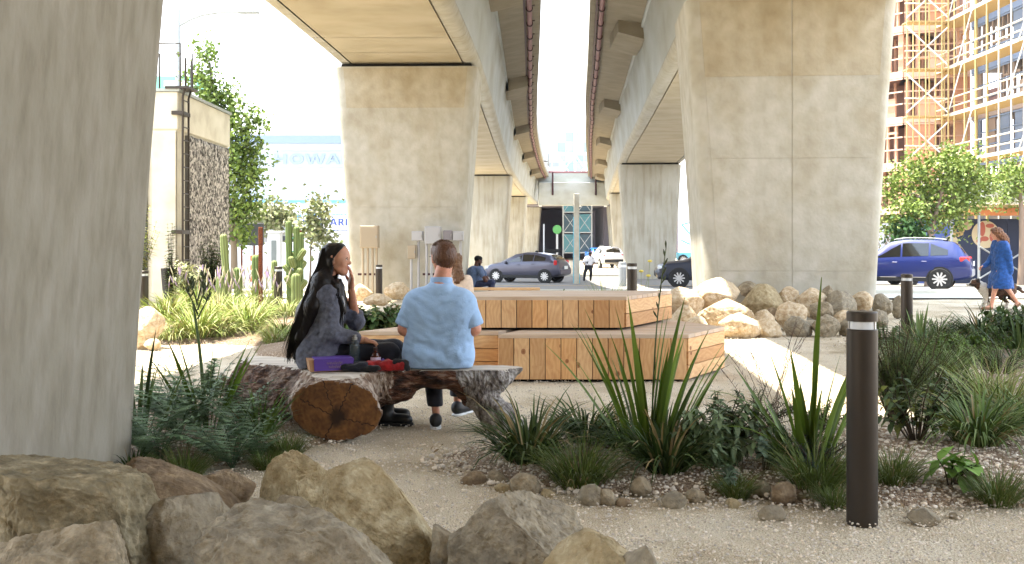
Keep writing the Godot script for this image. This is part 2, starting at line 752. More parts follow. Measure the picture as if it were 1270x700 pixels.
	var rn := noise(41, 0.012, 7)
	rn.fractal_gain = 0.68
	var rb := ntex(rn, [], 1024)
	for k in 6:
		M["stone_%d" % k] = over(tri(st[k], Vector3.ONE * (1.25 + 0.15 * k), 0.88, rb, 1.0), veins, Vector3(0.8, 1.3, 0.9) * (1.0 + 0.1 * k))
		(M["stone_%d" % k] as StandardMaterial3D).uv1_offset = Vector3(0.3, 0.17, 0.7) * k
	# sawn cedar
	for k in 4:
		var m := StandardMaterial3D.new()
		m.albedo_texture = wood(50 + k)
		m.albedo_color = [rgb(1, 1, 1), rgb(0.93, 0.9, 0.86), rgb(1.0, 0.95, 0.88), rgb(0.88, 0.83, 0.77)][k]
		m.uv1_scale = Vector3(2.6, 0.95, 1)
		m.roughness = 0.72
		m.heightmap_enabled = true
		m.heightmap_texture = m.albedo_texture
		m.heightmap_scale = 0.12
		M["cedar_%d" % k] = m
		var pl: StandardMaterial3D = m.duplicate()
		pl.detail_enabled = true
		pl.detail_albedo = ntex(noise(57, 0.02, 4), [[0.0, rgb(0.62, 0.58, 0.54)], [1.0, rgb(0.8, 0.75, 0.69)]], 128)
		pl.detail_mask = ntex(noise(58, 0.01, 3), [[0.0, rgb(0.5, 0.5, 0.5)], [1.0, rgb(0.85, 0.85, 0.85)]], 128)
		pl.detail_blend_mode = BaseMaterial3D.BLEND_MODE_MIX
		M["cedar_pale_%d" % k] = pl  # paler, greyer boards for the platform tops
	# log
	var bark := ntex(noise(60, 0.016, 6), [[0.1, rgb(0.15, 0.105, 0.085)], [0.36, rgb(0.33, 0.25, 0.20)], [0.54, rgb(0.48, 0.41, 0.36)], [0.76, rgb(0.60, 0.545, 0.50)], [1.0, rgb(0.75, 0.71, 0.67)]])
	var bh := noise(61, 0.02, 6)
	bh.fractal_type = FastNoiseLite.FRACTAL_RIDGED
	var grey := ntex(noise(62, 0.008, 5), [[0.0, rgb(0.55, 0.36, 0.26)], [0.42, rgb(0.92, 0.82, 0.74)], [0.6, rgb(1, 1, 1)], [1.0, rgb(1, 1, 1)]])
	M.bark = over(tri(bark, Vector3(0.8, 1.7, 1.4), 0.92, ntex(bh), 5.0), grey, Vector3.ONE * 0.7)
	M.bark_pale = tri(ntex(noise(66, 0.02, 6), [[0.15, rgb(0.28, 0.19, 0.13)], [0.42, rgb(0.52, 0.43, 0.36)], [0.62, rgb(0.68, 0.62, 0.56)], [1.0, rgb(0.82, 0.79, 0.75)]]), Vector3(2.2, 0.7, 1.2), 0.9, ntex(bh), 3.0)
	M.bark_grey = tri(ntex(noise(67, 0.018, 6), [[0.12, rgb(0.2, 0.17, 0.15)], [0.42, rgb(0.47, 0.44, 0.42)], [0.65, rgb(0.62, 0.6, 0.58)], [1.0, rgb(0.76, 0.75, 0.73)]]), Vector3(1.6, 0.9, 1.2), 0.92, ntex(bh), 4.0)
	M.limb_bark = tri(ntex(noise(68, 0.016, 6), [[0.12, rgb(0.09, 0.055, 0.04)], [0.42, rgb(0.25, 0.155, 0.105)], [0.65, rgb(0.42, 0.27, 0.19)], [0.85, rgb(0.56, 0.47, 0.41)]]), Vector3(0.6, 2.0, 1.4), 0.92, ntex(bh), 4.0)
	M.seat_wood = over(tri(ntex(noise(63, 0.01, 5), [[0.0, rgb(0.62, 0.58, 0.53)], [0.5, rgb(0.76, 0.725, 0.675)], [1.0, rgb(0.86, 0.83, 0.79)]]), Vector3(0.5, 1, 2.2), 0.8), boards, Vector3(0.4, 1, 1.7))
	# plain things
	M.bronze = flat(rgb(0.235, 0.21, 0.185), 0.42, 0.55)
	M.alloy = flat(rgb(0.8, 0.8, 0.8), 0.35, 0.5)
	M.steel = flat(rgb(0.62, 0.62, 0.61), 0.4, 0.8)
	M.galv = flat(rgb(0.62, 0.63, 0.63), 0.55, 0.3)
	M.white = flat(rgb(0.86, 0.87, 0.88), 0.6)
	M.glass = flat(Color(0.03, 0.035, 0.04), 0.06)
	M.rubber = flat(rgb(0.10, 0.10, 0.10), 0.8)
	M.black = flat(rgb(0.06, 0.06, 0.065), 0.6)
	M.rust = tri(ntex(noise(70, 0.03, 4), [[0.0, rgb(0.3, 0.15, 0.08)], [1.0, rgb(0.55, 0.3, 0.17)]]), Vector3.ONE * 1.5, 0.9)
	M.pink_pipe = flat(rgb(0.52, 0.36, 0.36), 0.55)
	M.clamp_metal = flat(rgb(0.25, 0.12, 0.14), 0.5, 0.3)
	M.leaf = leafy(0.4, 0.6)
	M.leaf_dull = leafy(0.2, 0.75)
	M.blade = leafy(0.28, 0.55)
	for k in ["leaf", "leaf_dull", "blade"]:
		(M[k] as StandardMaterial3D).metallic_specular = 0.3
	var vb := StandardMaterial3D.new()
	vb.vertex_color_use_as_albedo = true
	vb.roughness = 0.85
	M.tinted = vb


func wood(sd: int) -> ImageTexture:
	var w := 128
	var h := 512
	var im := Image.create(w, h, false, Image.FORMAT_RGB8)
	var n := noise(sd, 1.0, 3)
	var n2 := noise(sd + 9, 1.0, 4)
	var r := RandomNumberGenerator.new()
	r.seed = sd
	var knots := []
	for k in 1:
		knots.append(Vector3(r.randf_range(15, 113), r.randf_range(30, 480), r.randf_range(4, 8)))
	for y in h:
		for x in w:
			var bend := n.get_noise_2d(x * 0.008, y * 0.004) * 26.0
			var kd := 0.0
			for k in knots:
				var q: float = Vector2(x - k.x, (y - k.y) * 0.55).length() / k.z
				if q < 4.0:
					bend += (4.0 - q) * 3.0 * signf(x - k.x)
					if q < 1.0:
						kd = 1.0 - q * 0.4
			var ring := sin((x + bend) * 0.42) * 0.5 + 0.5
			var fine := n2.get_noise_2d(x * 0.55, y * 0.012)
			var t := clampf(0.28 + 0.35 * ring + 0.5 * fine + 0.25 * n.get_noise_2d(x * 0.02 + 90.0, y * 0.01), 0.0, 1.0)
			var c := rgb(0.86, 0.72, 0.53).lerp(rgb(0.75, 0.57, 0.395), t)
			if kd > 0.0:
				c = c.lerp(rgb(0.50, 0.31, 0.18), kd)
			im.set_pixel(x, y, c)
	return ImageTexture.create_from_image(im)


const BEDS := [
	# x, z, rx, rz, height
	[1.95, -5.95, 2.35, 1.05, 0.06],
	[-2.5, -6.75, 1.35, 1.15, 0.06],
	[-5.6, -16.5, 3.4, 4.3, 0.12],
	[-3.0, -13.7, 1.2, 1.2, 0.05],
	[6.9, -12.0, 2.7, 3.0, 0.08],
	[4.9, -8.2, 1.9, 1.6, 0.06],
	[-1.6, -12.2, 1.6, 1.1, 0.1],
	[1.4, -17.0, 3.2, 2.6, 0.1],
]


func rise(x: float, z: float) -> float:
	var h := 0.0
	for b in BEDS:
		var q := Vector2((x - b[0]) / b[2], (z - b[1]) / b[3]).length_squared()
		if q < 1.0:
			h = maxf(h, b[4] * (1.0 - q) * (2.0 - (1.0 - q)))
	return h


func floor_at(x: float, z: float) -> float:
	return land(-z) + rise(x, z)


func ground() -> void:
	var m := MB.new()
	var zs := []
	var d := -40.0
	while d < 30.0:
		zs.append(d)
		d += 0.5
	while d < 80.0:
		zs.append(d)
		d += 2.0
	zs.append_array([100.0, 150.0, 250.0, 400.0, 700.0, 1100.0])
	var n := noise(77, 0.5, 3)
	var xs := []
	var x := -20.0
	while x <= 20.0:
		xs.append(x)
		x += 0.5
	xs = [-900.0, -300.0, -120.0, -60.0, -35.0] + xs + [35.0, 60.0, 120.0, 300.0, 900.0]
	for i in zs.size():
		for j in xs.size():
			var near := 1.0 if absf(xs[j]) < 20.0 and zs[i] < 25.0 else 0.0
			m.vert(Vector3(xs[j], land(zs[i]) + near * 0.018 * n.get_noise_2d(xs[j], zs[i]), -zs[i]))
	for i in zs.size() - 1:
		for j in xs.size() - 1:
			var a := i * xs.size() + j
			m.quad(a, a + 1, a + xs.size() + 1, a + xs.size())
	struct("ground", m, M.gravel)
	# planting beds, low mounds of coarse soil
	var k := 0
	for b in BEDS:
		var s := MB.new()
		var rings := 14
		var seg := 56
		var e := noise(200 + k, 1.2, 3)
		var last := []
		for i in rings + 1:
			var row := []
			for j in seg:
				var a := TAU * j / seg
				var q := float(i) / rings
				var wob := 1.0 + 0.12 * e.get_noise_2d(cos(a) * 2.0, sin(a) * 2.0) * q
				var p := Vector2(b[0] + cos(a) * b[2] * q * wob, b[1] + sin(a) * b[3] * q * wob)
				var h := rise(p.x, p.y) + 0.012 * e.get_noise_2d(p.x * 5.0, p.y * 5.0) * (1.0 - q)
				row.append(s.vert(Vector3(p.x, land(-p.y) + (h + 0.014 if i < rings else -0.03) + 0.0007 * k, p.y)))
			if i:
				for j in seg:
					s.quad(last[j], last[(j + 1) % seg], row[(j + 1) % seg], row[j])
			last = row
		struct("planting_bed", s, M.soil)
		k += 1
	# the street that crosses beyond the first piers
	var rd := MB.new()
	var dd := 27.5
	while dd < 57.0:
		rd.poly([Vector3(-150, land(dd) + 0.012, -dd), Vector3(150, land(dd) + 0.012, -dd), Vector3(150, land(dd + 1.5) + 0.012, -dd - 1.5), Vector3(-150, land(dd + 1.5) + 0.012, -dd - 1.5)], Vector3.UP)
		dd += 1.5
	struct("road", rd, M.asphalt)
	for q in [27.3, 57.4]:
		var kb := MB.new()
		kb.box(Vector3(0, land(q) + 0.05, -q), Vector3(300, 0.2, 0.3), Basis.IDENTITY, 0.02)
		struct("kerb", kb, M.paving)
	var pv := MB.new()
	dd = 23.8
	while dd < 27.0:
		pv.poly([Vector3(-150, land(dd) + 0.04, -dd), Vector3(150, land(dd) + 0.04, -dd), Vector3(150, land(dd + 0.84) + 0.04, -dd - 0.84), Vector3(-150, land(dd + 0.84) + 0.04, -dd - 0.84)], Vector3.UP)
		dd += 0.84
	struct("pavement", pv, M.paving)
	var mk := MB.new()
	for q in [41.0, 41.3]:
		mk.poly([Vector3(-150, land(q) + 0.022, -q), Vector3(150, land(q) + 0.022, -q), Vector3(150, land(q + 0.12) + 0.022, -q - 0.12), Vector3(-150, land(q + 0.12) + 0.022, -q - 0.12)], Vector3.UP)
	# an unseen bank behind the camera, placed to darken the foreground
	var em := MB.new()
	em.prism([Vector2(-60, 9), Vector2(60, 9), Vector2(60, 60), Vector2(-60, 60)], -0.5, 5.5)
	struct("unseen_shade_bank", em, M.soil)
	struct("lane_marking", mk, flat(rgb(0.85, 0.7, 0.25), 0.8))


func mid_left(d: float) -> float:
	return along([[-30.0, -6.6], [5.9, -3.6], [23.6, -2.5], [45.0, -2.05], [62.0, -1.6], [90.0, -0.2], [118.0, 1.8], [140.0, 3.8]], d)


func mid_right(d: float) -> float:
	return along([[-30.0, 2.6], [5.9, 4.25], [17.6, 5.0], [36.0, 6.25], [53.0, 7.45], [86.0, 10.0], [118.0, 12.6], [140.0, 14.6]], d)


func along(t: Array, d: float) -> float:
	var i := 0
	while i < t.size() - 2 and d > t[i + 1][0]:
		i += 1
	var u: float = (d - t[i][0]) / (t[i + 1][0] - t[i][0])
	var pre: float = t[maxi(i - 1, 0)][1] if i else 2 * t[0][1] - t[1][1]
	var post: float = t[i + 2][1] if i + 2 < t.size() else 2 * t[i + 1][1] - t[i][1]
	return lerpf(lerpf(t[i][1], t[i + 1][1], u), cubic_interpolate(t[i][1], t[i + 1][1], pre, post, u), 0.6)


# A ribbon along a viaduct: profile points (sideways from the centre line, height) swept from d0 to d1
func sweep(m: MB, mid: Callable, prof: Array, d0: float, d1: float, step := 2.5, smooth := false) -> void:
	var ds := []
	var n := int(ceil((d1 - d0) / step))
	for i in n + 1:
		ds.append(lerpf(d0, d1, float(i) / n))
	if smooth:
		var last := []
		for d in ds:
			var row := []
			for q in prof:
				row.append(m.vert(Vector3(mid.call(d) + q.x, q.y, -d)))
			if last:
				for k in row.size() - 1:
					m.quad(last[k], row[k], row[k + 1], last[k + 1])
			last = row
		return
	for k in prof.size() - 1:
		var last := []
		for d in ds:
			var x: float = mid.call(d)
			var row := [m.vert(Vector3(x + prof[k].x, prof[k].y, -d)), m.vert(Vector3(x + prof[k + 1].x, prof[k + 1].y, -d))]
			if last:
				m.quad(last[0], row[0], row[1], last[1])
			last = row


func pier(label: String, mid: Vector3, base_w: float, top_w: float, deep: float, top: float, cols: int, joints: Array, mat: Material, turn := -0.07, group := "concrete piers of the viaduct") -> void:
	var t := thing("concrete_pier", label, "pier", mid, turn, group)
	var rings := []
	var y0 := -0.4
	var rows := 14
	for i in rows + 1:
		var u := float(i) / rows
		var y := lerpf(y0, top, u)
		var w := lerpf(base_w, top_w, pow(u, 1.25)) * 0.5
		var r := 0.2
		var ring := []
		for c in [[1, 1], [-1, 1], [-1, -1], [1, -1]]:
			for k in 4:
				var a := PI / 2 * k / 3.0
				var dir: Vector2 = Vector2(cos(a), sin(a)) if c[0] * c[1] > 0 else Vector2(sin(a), cos(a))
				ring.append(Vector3(c[0] * (w - r + r * dir.x), y, c[1] * (deep * 0.5 - r + r * dir.y)))
		ring.reverse()
		rings.append(ring)
	var m := MB.new()
	m.loft(rings)
	part("shaft", m, mat, t)
	var hs: Array = [0.0] + joints + [top - 0.03]
	if cols:
		for i in hs.size() - 1:
			for c in cols:
				var pm := MB.new()
				var a: float = hs[i] + 0.011
				var b: float = hs[i + 1] - 0.011
				var wa: float = lerpf(base_w, top_w, pow((a - y0) / (top - y0), 1.25)) * 0.5 - 0.22
				var wb: float = lerpf(base_w, top_w, pow((b - y0) / (top - y0), 1.25)) * 0.5 - 0.22
				var u0 := -1.0 + 2.0 * c / cols
				var u1 := -1.0 + 2.0 * (c + 1) / cols
				var z := deep * 0.5
				var g := 0.011
				var f := [Vector3(u0 * wa + g, a, z + 0.007), Vector3(u1 * wa - g, a, z + 0.007), Vector3(u1 * wb - g, b, z + 0.007), Vector3(u0 * wb + g, b, z + 0.007)]
				var k := [Vector3(u0 * wa + g - 0.004, a - 0.004, z - 0.02), Vector3(u1 * wa - g + 0.004, a - 0.004, z - 0.02), Vector3(u1 * wb - g + 0.004, b + 0.004, z - 0.02), Vector3(u0 * wb + g - 0.004, b + 0.004, z - 0.02)]
				pm.poly(f, Vector3.BACK)
				for e in 4:
					var e2 := (e + 1) % 4
					pm.poly([f[e], f[e2], k[e2], k[e]], (f[e] + f[e2]) * 0.5 - (f[0] + f[2]) * 0.5)
				part("panel", pm, M.concrete_stained if i == hs.size() - 2 and mat == M.concrete_warm else mat, t)
	var bm := MB.new()
	bm.box(Vector3(0, top + 0.04, 0), Vector3(top_w - 0.3, 0.09, deep - 0.3))
	part("bearing", bm, M.dark, t)


func viaduct() -> void:
	var H := 5.6
	var spec := [
		["left", mid_left, 2.35, 3.2, "left"],
		["right", mid_right, 3.5, 3.5, "right"],
	]
	for s in spec:
		var inner: float = 1.0 if s[0] == "left" else -1.0
		var mid: Callable = s[1]
		var t := thing("viaduct_girder", "concrete box girder and deck of the %s track overhead, pinkish pipe along its %s edge" % [s[4], "right" if s[0] == "left" else "left"], "viaduct", Vector3.ZERO, 0.0, "viaduct decks overhead")
		var lo: float = -s[2] if s[0] == "left" else -s[3]
		var hi: float = s[3]
		var d1 := 132.0
		var d0 := -28.0
		# soffit in three strips with recessed seams
		var m := MB.new()
		var cuts := [d0]
		for pd in ([4.7, 24.7, 63.1, 91.1] if s[0] == "left" else [18.1, 54.1, 85.1]):
			cuts.append_array([pd - 3.9, pd - 2.3, pd + 2.3, pd + 3.9])
		cuts.append(d1)
		for k in cuts.size() - 1:
			sweep(m, mid, [Vector2(-1.32, H + 0.05), Vector2(-1.32, H), Vector2(1.32, H), Vector2(1.32, H + 0.05)], cuts[k] + 0.015, cuts[k + 1] - 0.015)
		sweep(m, mid, [Vector2(-1.32, H + 0.051), Vector2(1.32, H + 0.051)], d0, d1)
		sweep(m, mid, [Vector2(1.32, H + 0.05), Vector2(1.36, H + 0.05)], d0, d1)
		sweep(m, mid, [Vector2(-1.36, H + 0.05), Vector2(-1.32, H + 0.05)], d0, d1)
		part("soffit", m, M.soffit, t)
		for g in [-1.0, 1.0]:
			var w := MB.new()
			var pr := [Vector2(1.36, H + 0.05), Vector2(1.36, H)]
			for k in 6:
				var a := -PI / 2 + PI / 2 * k / 5.0 * 0.97
				pr.append(Vector2(1.5 + 0.2 * cos(a), H + 0.2 + 0.2 * sin(a)))
			var pc := []
			for q in pr.slice(1):
				pc.append(Vector2(q.x * g, q.y))
			if g < 0:
				pc.reverse()
			for k in cuts.size() - 1:
				sweep(w, mid, pc, cuts[k] + 0.012, cuts[k + 1] - 0.012, 2.5, true)
			part("edge", w, M.concrete_warm, t)
			var ww := MB.new()
			var pw := [Vector2(g * 1.70, H + 0.2), Vector2(g * 1.93, 7.62)]
			var ph := [Vector2(g * 1.93, 7.62), Vector2(g * 1.99, 7.64), Vector2(g * 1.99, 7.74)]
			if g < 0:
				pw.reverse()
				ph.reverse()
			sweep(ww, mid, pw, d0, d1)
			sweep(ww, mid, ph, d0, d1)
			part("web", ww, M.concrete_web, t)
		var dk := MB.new()
		sweep(dk, mid, [Vector2(lo, 8.3), Vector2(lo, 8.0), Vector2(-1.9, 7.74), Vector2(1.9, 7.74), Vector2(hi, 8.0), Vector2(hi, 8.3)], d0, d1)
		var top := [Vector2(hi, 8.3), Vector2(lo, 8.3)]
		sweep(dk, mid, top, d0, d1)
		part("deck", dk, M.deck_under, t)
		if s[0] == "left":  # unseen slab overhead between the decks, placed to shade the near ground
			var lk := MB.new()
			var dz := -28.0
			while dz < 6.5:
				var xa: float = mid_left(dz) + 3.2
				var xb: float = mid_right(dz) - 3.5
				var xc: float = mid_left(dz + 2.0) + 3.2
				var xd: float = mid_right(dz + 2.0) - 3.5
				for y in [8.02, 8.28]:
					lk.poly([Vector3(xa, y, -dz), Vector3(xb, y, -dz), Vector3(xd, y, -dz - 2.0), Vector3(xc, y, -dz - 2.0)], Vector3.UP if y > 8.1 else Vector3.DOWN)
				dz += 2.0
			part("unseen_shade_slab", lk, M.deck_under, t)
		for g in [lo + 0.1, hi - 0.1]:
			var pp := MB.new()
			sweep(pp, mid, [Vector2(g - 0.09, 9.1), Vector2(g - 0.09, 8.3), Vector2(g + 0.09, 8.3), Vector2(g + 0.09, 9.1), Vector2(g - 0.09, 9.1)], d0, d1)
			part("parapet", pp, M.concrete_web, t)
		# the pipe and its clamps
		var off: float = (s[3] - 0.33) * inner
		var pts := []
		var d := d0
		while d <= 101.0:
			pts.append(Vector3(mid.call(d) + off, 7.86, -d))
			d += 1.5
		var pm := MB.new()
		pm.tube(pts, [0.075], 10)
		part("pipe", pm, M.pink_pipe, t)
		var tr := MB.new()
		sweep(tr, mid, [Vector2(off - 0.17, 7.95), Vector2(off - 0.17, 7.89), Vector2(off - 0.11, 7.89), Vector2(off - 0.11, 7.95)], d0, 101.0)
		part("cable_tray", tr, M.clamp_metal, t)
		var cl := MB.new()
		cl.lathe([Vector2(0.079, -0.04), Vector2(0.1, -0.04), Vector2(0.1, 0.04), Vector2(0.079, 0.04)], 12, Vector3.ZERO, Basis(Vector3.RIGHT, PI / 2))
		cl.box(Vector3(0, 0.1, 0), Vector3(0.3, 0.05, 0.06))
		var clm := cl.mesh()
		d = 24.0
		while d <= 100.0:
			part("pipe_clamp", clm, M.clamp_metal, t, Transform3D(Basis.IDENTITY, Vector3(mid.call(d) + off, 7.86, -d)))
			d += 1.9
		# blisters under the deck that carry the poles
		d = 24.5 if s[0] == "left" else 30.5
		while d < 110.0:
			var b := MB.new()
			var x: float = mid.call(d)
			b.poly([Vector3(2.0 * inner, 7.3, 1.3), Vector3(2.75 * inner, 7.5, 1.3), Vector3(2.75 * inner, 7.9, 1.3), Vector3(2.0 * inner, 7.9, 1.3)], Vector3.BACK)
			b.poly([Vector3(2.0 * inner, 7.3, -1.3), Vector3(2.75 * inner, 7.5, -1.3), Vector3(2.75 * inner, 7.9, -1.3), Vector3(2.0 * inner, 7.9, -1.3)], Vector3.FORWARD)
			b.poly([Vector3(2.0 * inner, 7.3, 1.3), Vector3(2.75 * inner, 7.5, 1.3), Vector3(2.75 * inner, 7.5, -1.3), Vector3(2.0 * inner, 7.3, -1.3)], Vector3.DOWN)
			b.poly([Vector3(2.75 * inner, 7.5, 1.3), Vector3(2.75 * inner, 7.9, 1.3), Vector3(2.75 * inner, 7.9, -1.3), Vector3(2.75 * inner, 7.5, -1.3)], Vector3(inner, 0, 0))
			b.poly([Vector3(1.9 * inner, 7.3, 1.3), Vector3(2.0 * inner, 7.3, 1.3), Vector3(2.0 * inner, 7.3, -1.3), Vector3(1.9 * inner, 7.3, -1.3)], Vector3.DOWN)
			part("pole_bracket", b, M.deck_under, t, Transform3D(Basis.IDENTITY, Vector3(x, 0, -d)))
			d += 16.0
	# piers
	var front := func(x: float, d: float, deep: float) -> Vector3: return Vector3(x, land(d), -d - deep * 0.5)
	pier("huge smooth concrete pier filling the left edge, nearest the boulders", front.call(-3.47, 3.6, 2.2), 2.55, 3.5, 2.2, H - 0.1, 0, [], M.concrete_dark, -0.03)
	pier("broad tan concrete pier behind the two seated people and the grey utility boxes", front.call(-2.5, 23.6, 2.2), 2.6, 3.42, 2.2, H - 0.1 - land(23.6), 1, [2.2, 4.55], M.concrete_warm, -0.03)
	pier("big concrete pier right of centre standing in pale rocks", front.call(4.86, 17.0, 2.2), 2.85, 3.6, 2.2, H - 0.1, 2, [0.82, 2.75, 4.15], M.concrete_warm)
	pier("second pier of the left row, behind the man seated alone", front.call(-1.65, 62.0, 2.2), 2.5, 3.3, 2.2, H - 0.1 - land(62.0), 1, [2.6, 4.7], M.concrete)
	pier("second pier of the right row, beside the dark grey car", front.call(7.45, 53.0, 2.2), 2.6, 3.3, 2.2, H - 0.1 - land(53.0), 2, [2.4, 4.4], M.concrete)
	pier("third pier of the left row, behind the grey hatchback", front.call(-0.25, 90.0, 2.2), 2.5, 3.3, 2.2, H - 0.1 - land(90.0), 1, [3.2], M.concrete)
	pier("third pier of the right row, behind the white car", front.call(10.0, 84.0, 2.2), 2.5, 3.3, 2.2, H - 0.1 - land(84.0), 1, [3.2], M.concrete)
	pier("farthest pier of the left row, beside the dark underpass", front.call(1.8, 116.0, 2.2), 2.5, 3.3, 2.2, H - 0.1 - land(116.0), 0, [], M.concrete)
	pier("farthest pier of the right row, beside the dark underpass", front.call(12.4, 112.0, 2.2), 2.5, 3.3, 2.2, H - 0.1 - land(112.0), 0, [], M.concrete)
	# the cross beam where the two tracks join
	var t := thing("cross_beam", "pale concrete cross beam spanning between the two tracks, red rail on top", "beam", Vector3(6.15, 0, -100.0))
	var bm := MB.new()
	bm.box(Vector3(0, 6.25, 0), Vector3(7.0, 2.3, 1.6), Basis.IDENTITY, 0.05)
	part("beam", bm, M.concrete_web, t)
	var up := MB.new()
	up.box(Vector3(0, 7.9, -0.3), Vector3(7.0, 1.0, 0.4), Basis.IDENTITY, 0.03)
	part("upstand", up, M.concrete_web, t)
	var rl := MB.new()
	rl.box(Vector3(0, 8.48, -0.3), Vector3(7.0, 0.14, 0.5))
	part("rail", rl, flat(rgb(0.6, 0.36, 0.38), 0.6), t)
	for x in [-2.1, 2.2]:
		var hp := MB.new()
		hp.tube([Vector3(x, 6.1, 0.9), Vector3(x, 8.4, 0.9)], [0.09], 8)
		part("drain_pipe", hp, M.clamp_metal, t)
	for x in [-3.3, 0.6, 3.2]:
		var lm := MB.new()
		lm.box(Vector3(x, 5.02, 0.5), Vector3(0.3, 0.12, 0.3), Basis.IDENTITY, 0.02)




		part("lamp", lm, M.white, t)


func words(text: String, height: float, depth: float, font_name := "Droid Sans", weight := 700) -> TextMesh:
	var f := SystemFont.new()
	f.font_names = PackedStringArray([font_name])
	f.font_weight = weight
	var t := TextMesh.new()
	t.text = text
	t.font = f
	t.font_size = 32
	t.pixel_size = height / 23.0
	t.depth = depth
	return t


func boxed(o: Vector3, s: Vector3, bev := 0.0) -> MB:
	var m := MB.new()
	m.box(o, s, Basis.IDENTITY, bev)
	return m


func far_buildings() -> void:
	# glass tower seen through the gap between the tracks
	var t := thing("glass_tower", "pale green glass tower with white cross bracing seen through the gap between the tracks", "building", Vector3(15.5, land(250), -250))
	part("wall", boxed(Vector3(0, 15, 0), Vector3(9.2, 30, 9)), flat(rgb(0.62, 0.75, 0.76), 0.4), t)
	var pane := boxed(Vector3.ZERO, Vector3(2.05, 2.2, 0.12))
	var pm := pane.mesh()
	var tints := [flat(rgb(0.50, 0.72, 0.74), 0.15), flat(rgb(0.58, 0.78, 0.78), 0.15), flat(rgb(0.44, 0.63, 0.68), 0.15)]
	for y in 9:
		for x in 4:
			part("window", pm, tints[(x * 7 + y * 5) % 3], t, Transform3D(Basis.IDENTITY, Vector3(-3.4 + 2.25 * x, 8.5 + 2.45 * y, 4.56)))
	for y in 2:
		for x in 2:
			for g in [-1, 1]:
				var bm := MB.new()
				var c := Vector3(-2.2 + 4.4 * x, 14.0 + 6.6 * y, 4.9)
				bm.bar(c + Vector3(-2.1 * g, -3.1, 0), c + Vector3(2.1 * g, 3.1, 0), 0.35, 0.2)
				part("brace", bm, M.white, t)
	for y in [10.6, 17.3, 24.0, 29.7]:
		part("floor_band", boxed(Vector3(0, y, 4.8), Vector3(9.6, 0.6, 0.5)), M.white, t)
	for x in [-4.5, 0.0, 4.5]:
		part("column", boxed(Vector3(x, 15, 4.8), Vector3(0.45, 30, 0.45)), M.white, t)
	t = thing("office_block", "low pale office block beside the glass tower, half hidden by the left track", "building", Vector3(8.4, land(230), -230))
	part("wall", boxed(Vector3(0, 11, 0), Vector3(5, 22, 8)), flat(rgb(0.66, 0.7, 0.72), 0.8), t)
	for y in 4:
		part("window", boxed(Vector3(1.0, 12.0 + 2.6 * y, 4.02), Vector3(2.6, 1.1, 0.1)), flat(rgb(0.42, 0.46, 0.5), 0.3), t)
	part("roof", boxed(Vector3(0, 22.1, 0), Vector3(5.2, 0.3, 8.2)), M.white, t)
	# masts of the overhead line
	for q in [[684.5, 118.0, "tallest thin mast of the overhead line left of the glass tower", 14.2], [680.5, 86.0, "short thin pole with bracket at the left track's edge", 11.2], [731.0, 86.0, "short thin pole with bracket at the right track's edge", 11.2]]:
		var p := on_ground(q[0], q[1])
		var mt := thing("line_mast", q[2], "mast", Vector3(p.x, 8.0, p.z), 0.0, "masts of the overhead line")
		var m := MB.new()
		m.tube([Vector3.ZERO, Vector3(0, q[3] - 8.0 + 2.0, 0)], [0.09, 0.06], 8)
		part("pole", m, M.galv, mt)
		var g := MB.new()
		var sd := -1.0 if q[0] < 700 else 1.0
		g.bar(Vector3(0, 0.4, 0), Vector3(sd * 0.9, 0.4, 0), 0.08, 0.08)
		g.bar(Vector3(0, 4.4, 0), Vector3(-sd * 0.5, 4.4, 0), 0.05, 0.05)
		part("bracket", g, M.clamp_metal, mt)
	# dark underpass and lattice tower behind the cross beam
	t = thing("underpass", "dark grey underpass wall in the shade behind the cross beam", "building", Vector3(6.5, land(128), -128))
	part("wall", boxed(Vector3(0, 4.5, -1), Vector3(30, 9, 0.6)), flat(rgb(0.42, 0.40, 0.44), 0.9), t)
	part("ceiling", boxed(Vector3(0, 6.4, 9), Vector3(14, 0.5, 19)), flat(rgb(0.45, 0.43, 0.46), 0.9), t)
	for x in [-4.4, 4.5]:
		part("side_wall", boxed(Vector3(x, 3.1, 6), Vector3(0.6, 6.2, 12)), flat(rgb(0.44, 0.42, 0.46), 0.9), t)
	part("shop_panel", boxed(Vector3(2.7, 1.9, -0.66), Vector3(2.6, 2.4, 0.1)), flat(rgb(0.5, 0.52, 0.5), 0.7), t)
	t = thing("lattice_tower", "pale steel lattice stair tower with cyan glass under the cross beam", "tower", Vector3(7.3, land(108), -108))
	for x in [-1.75, -0.2, 1.35]:
		part("post", boxed(Vector3(x, 3.2, 0), Vector3(0.14, 6.4, 0.14)), M.galv, t)
	for y in 3:
		part("rail", boxed(Vector3(-0.2, 0.9 + 2.2 * y, 0), Vector3(3.2, 0.12, 0.1)), M.galv, t)
		for x in 2:
			for g in [-1, 1]:
				var bm := MB.new()
				var c := Vector3(-0.97 + 1.55 * x, 1.95 + 2.2 * y - (0.0 if y else 0.0), 0.02 * g)
				bm.bar(c + Vector3(-0.72 * g, -1.0, 0), c + Vector3(0.72 * g, 1.0, 0), 0.09, 0.06)
				part("brace", bm, M.galv, t)
			part("pane", boxed(Vector3(-0.97 + 1.55 * x, 1.9 + 2.2 * y, -0.5), Vector3(1.4, 2.0, 0.05)), [flat(rgb(0.32, 0.52, 0.56), 0.2), flat(rgb(0.25, 0.33, 0.38), 0.2)][(x + y) % 2], t)
	# square post standing in the street
	var p := on_ground(715.0, 45.0)
	t = thing("square_post", "tall square concrete post with cyan edges standing alone in the street", "post", p)
	part("shaft", boxed(Vector3(0, 2.05, 0), Vector3(0.24, 4.1, 0.24), 0.02), M.concrete_warm, t)
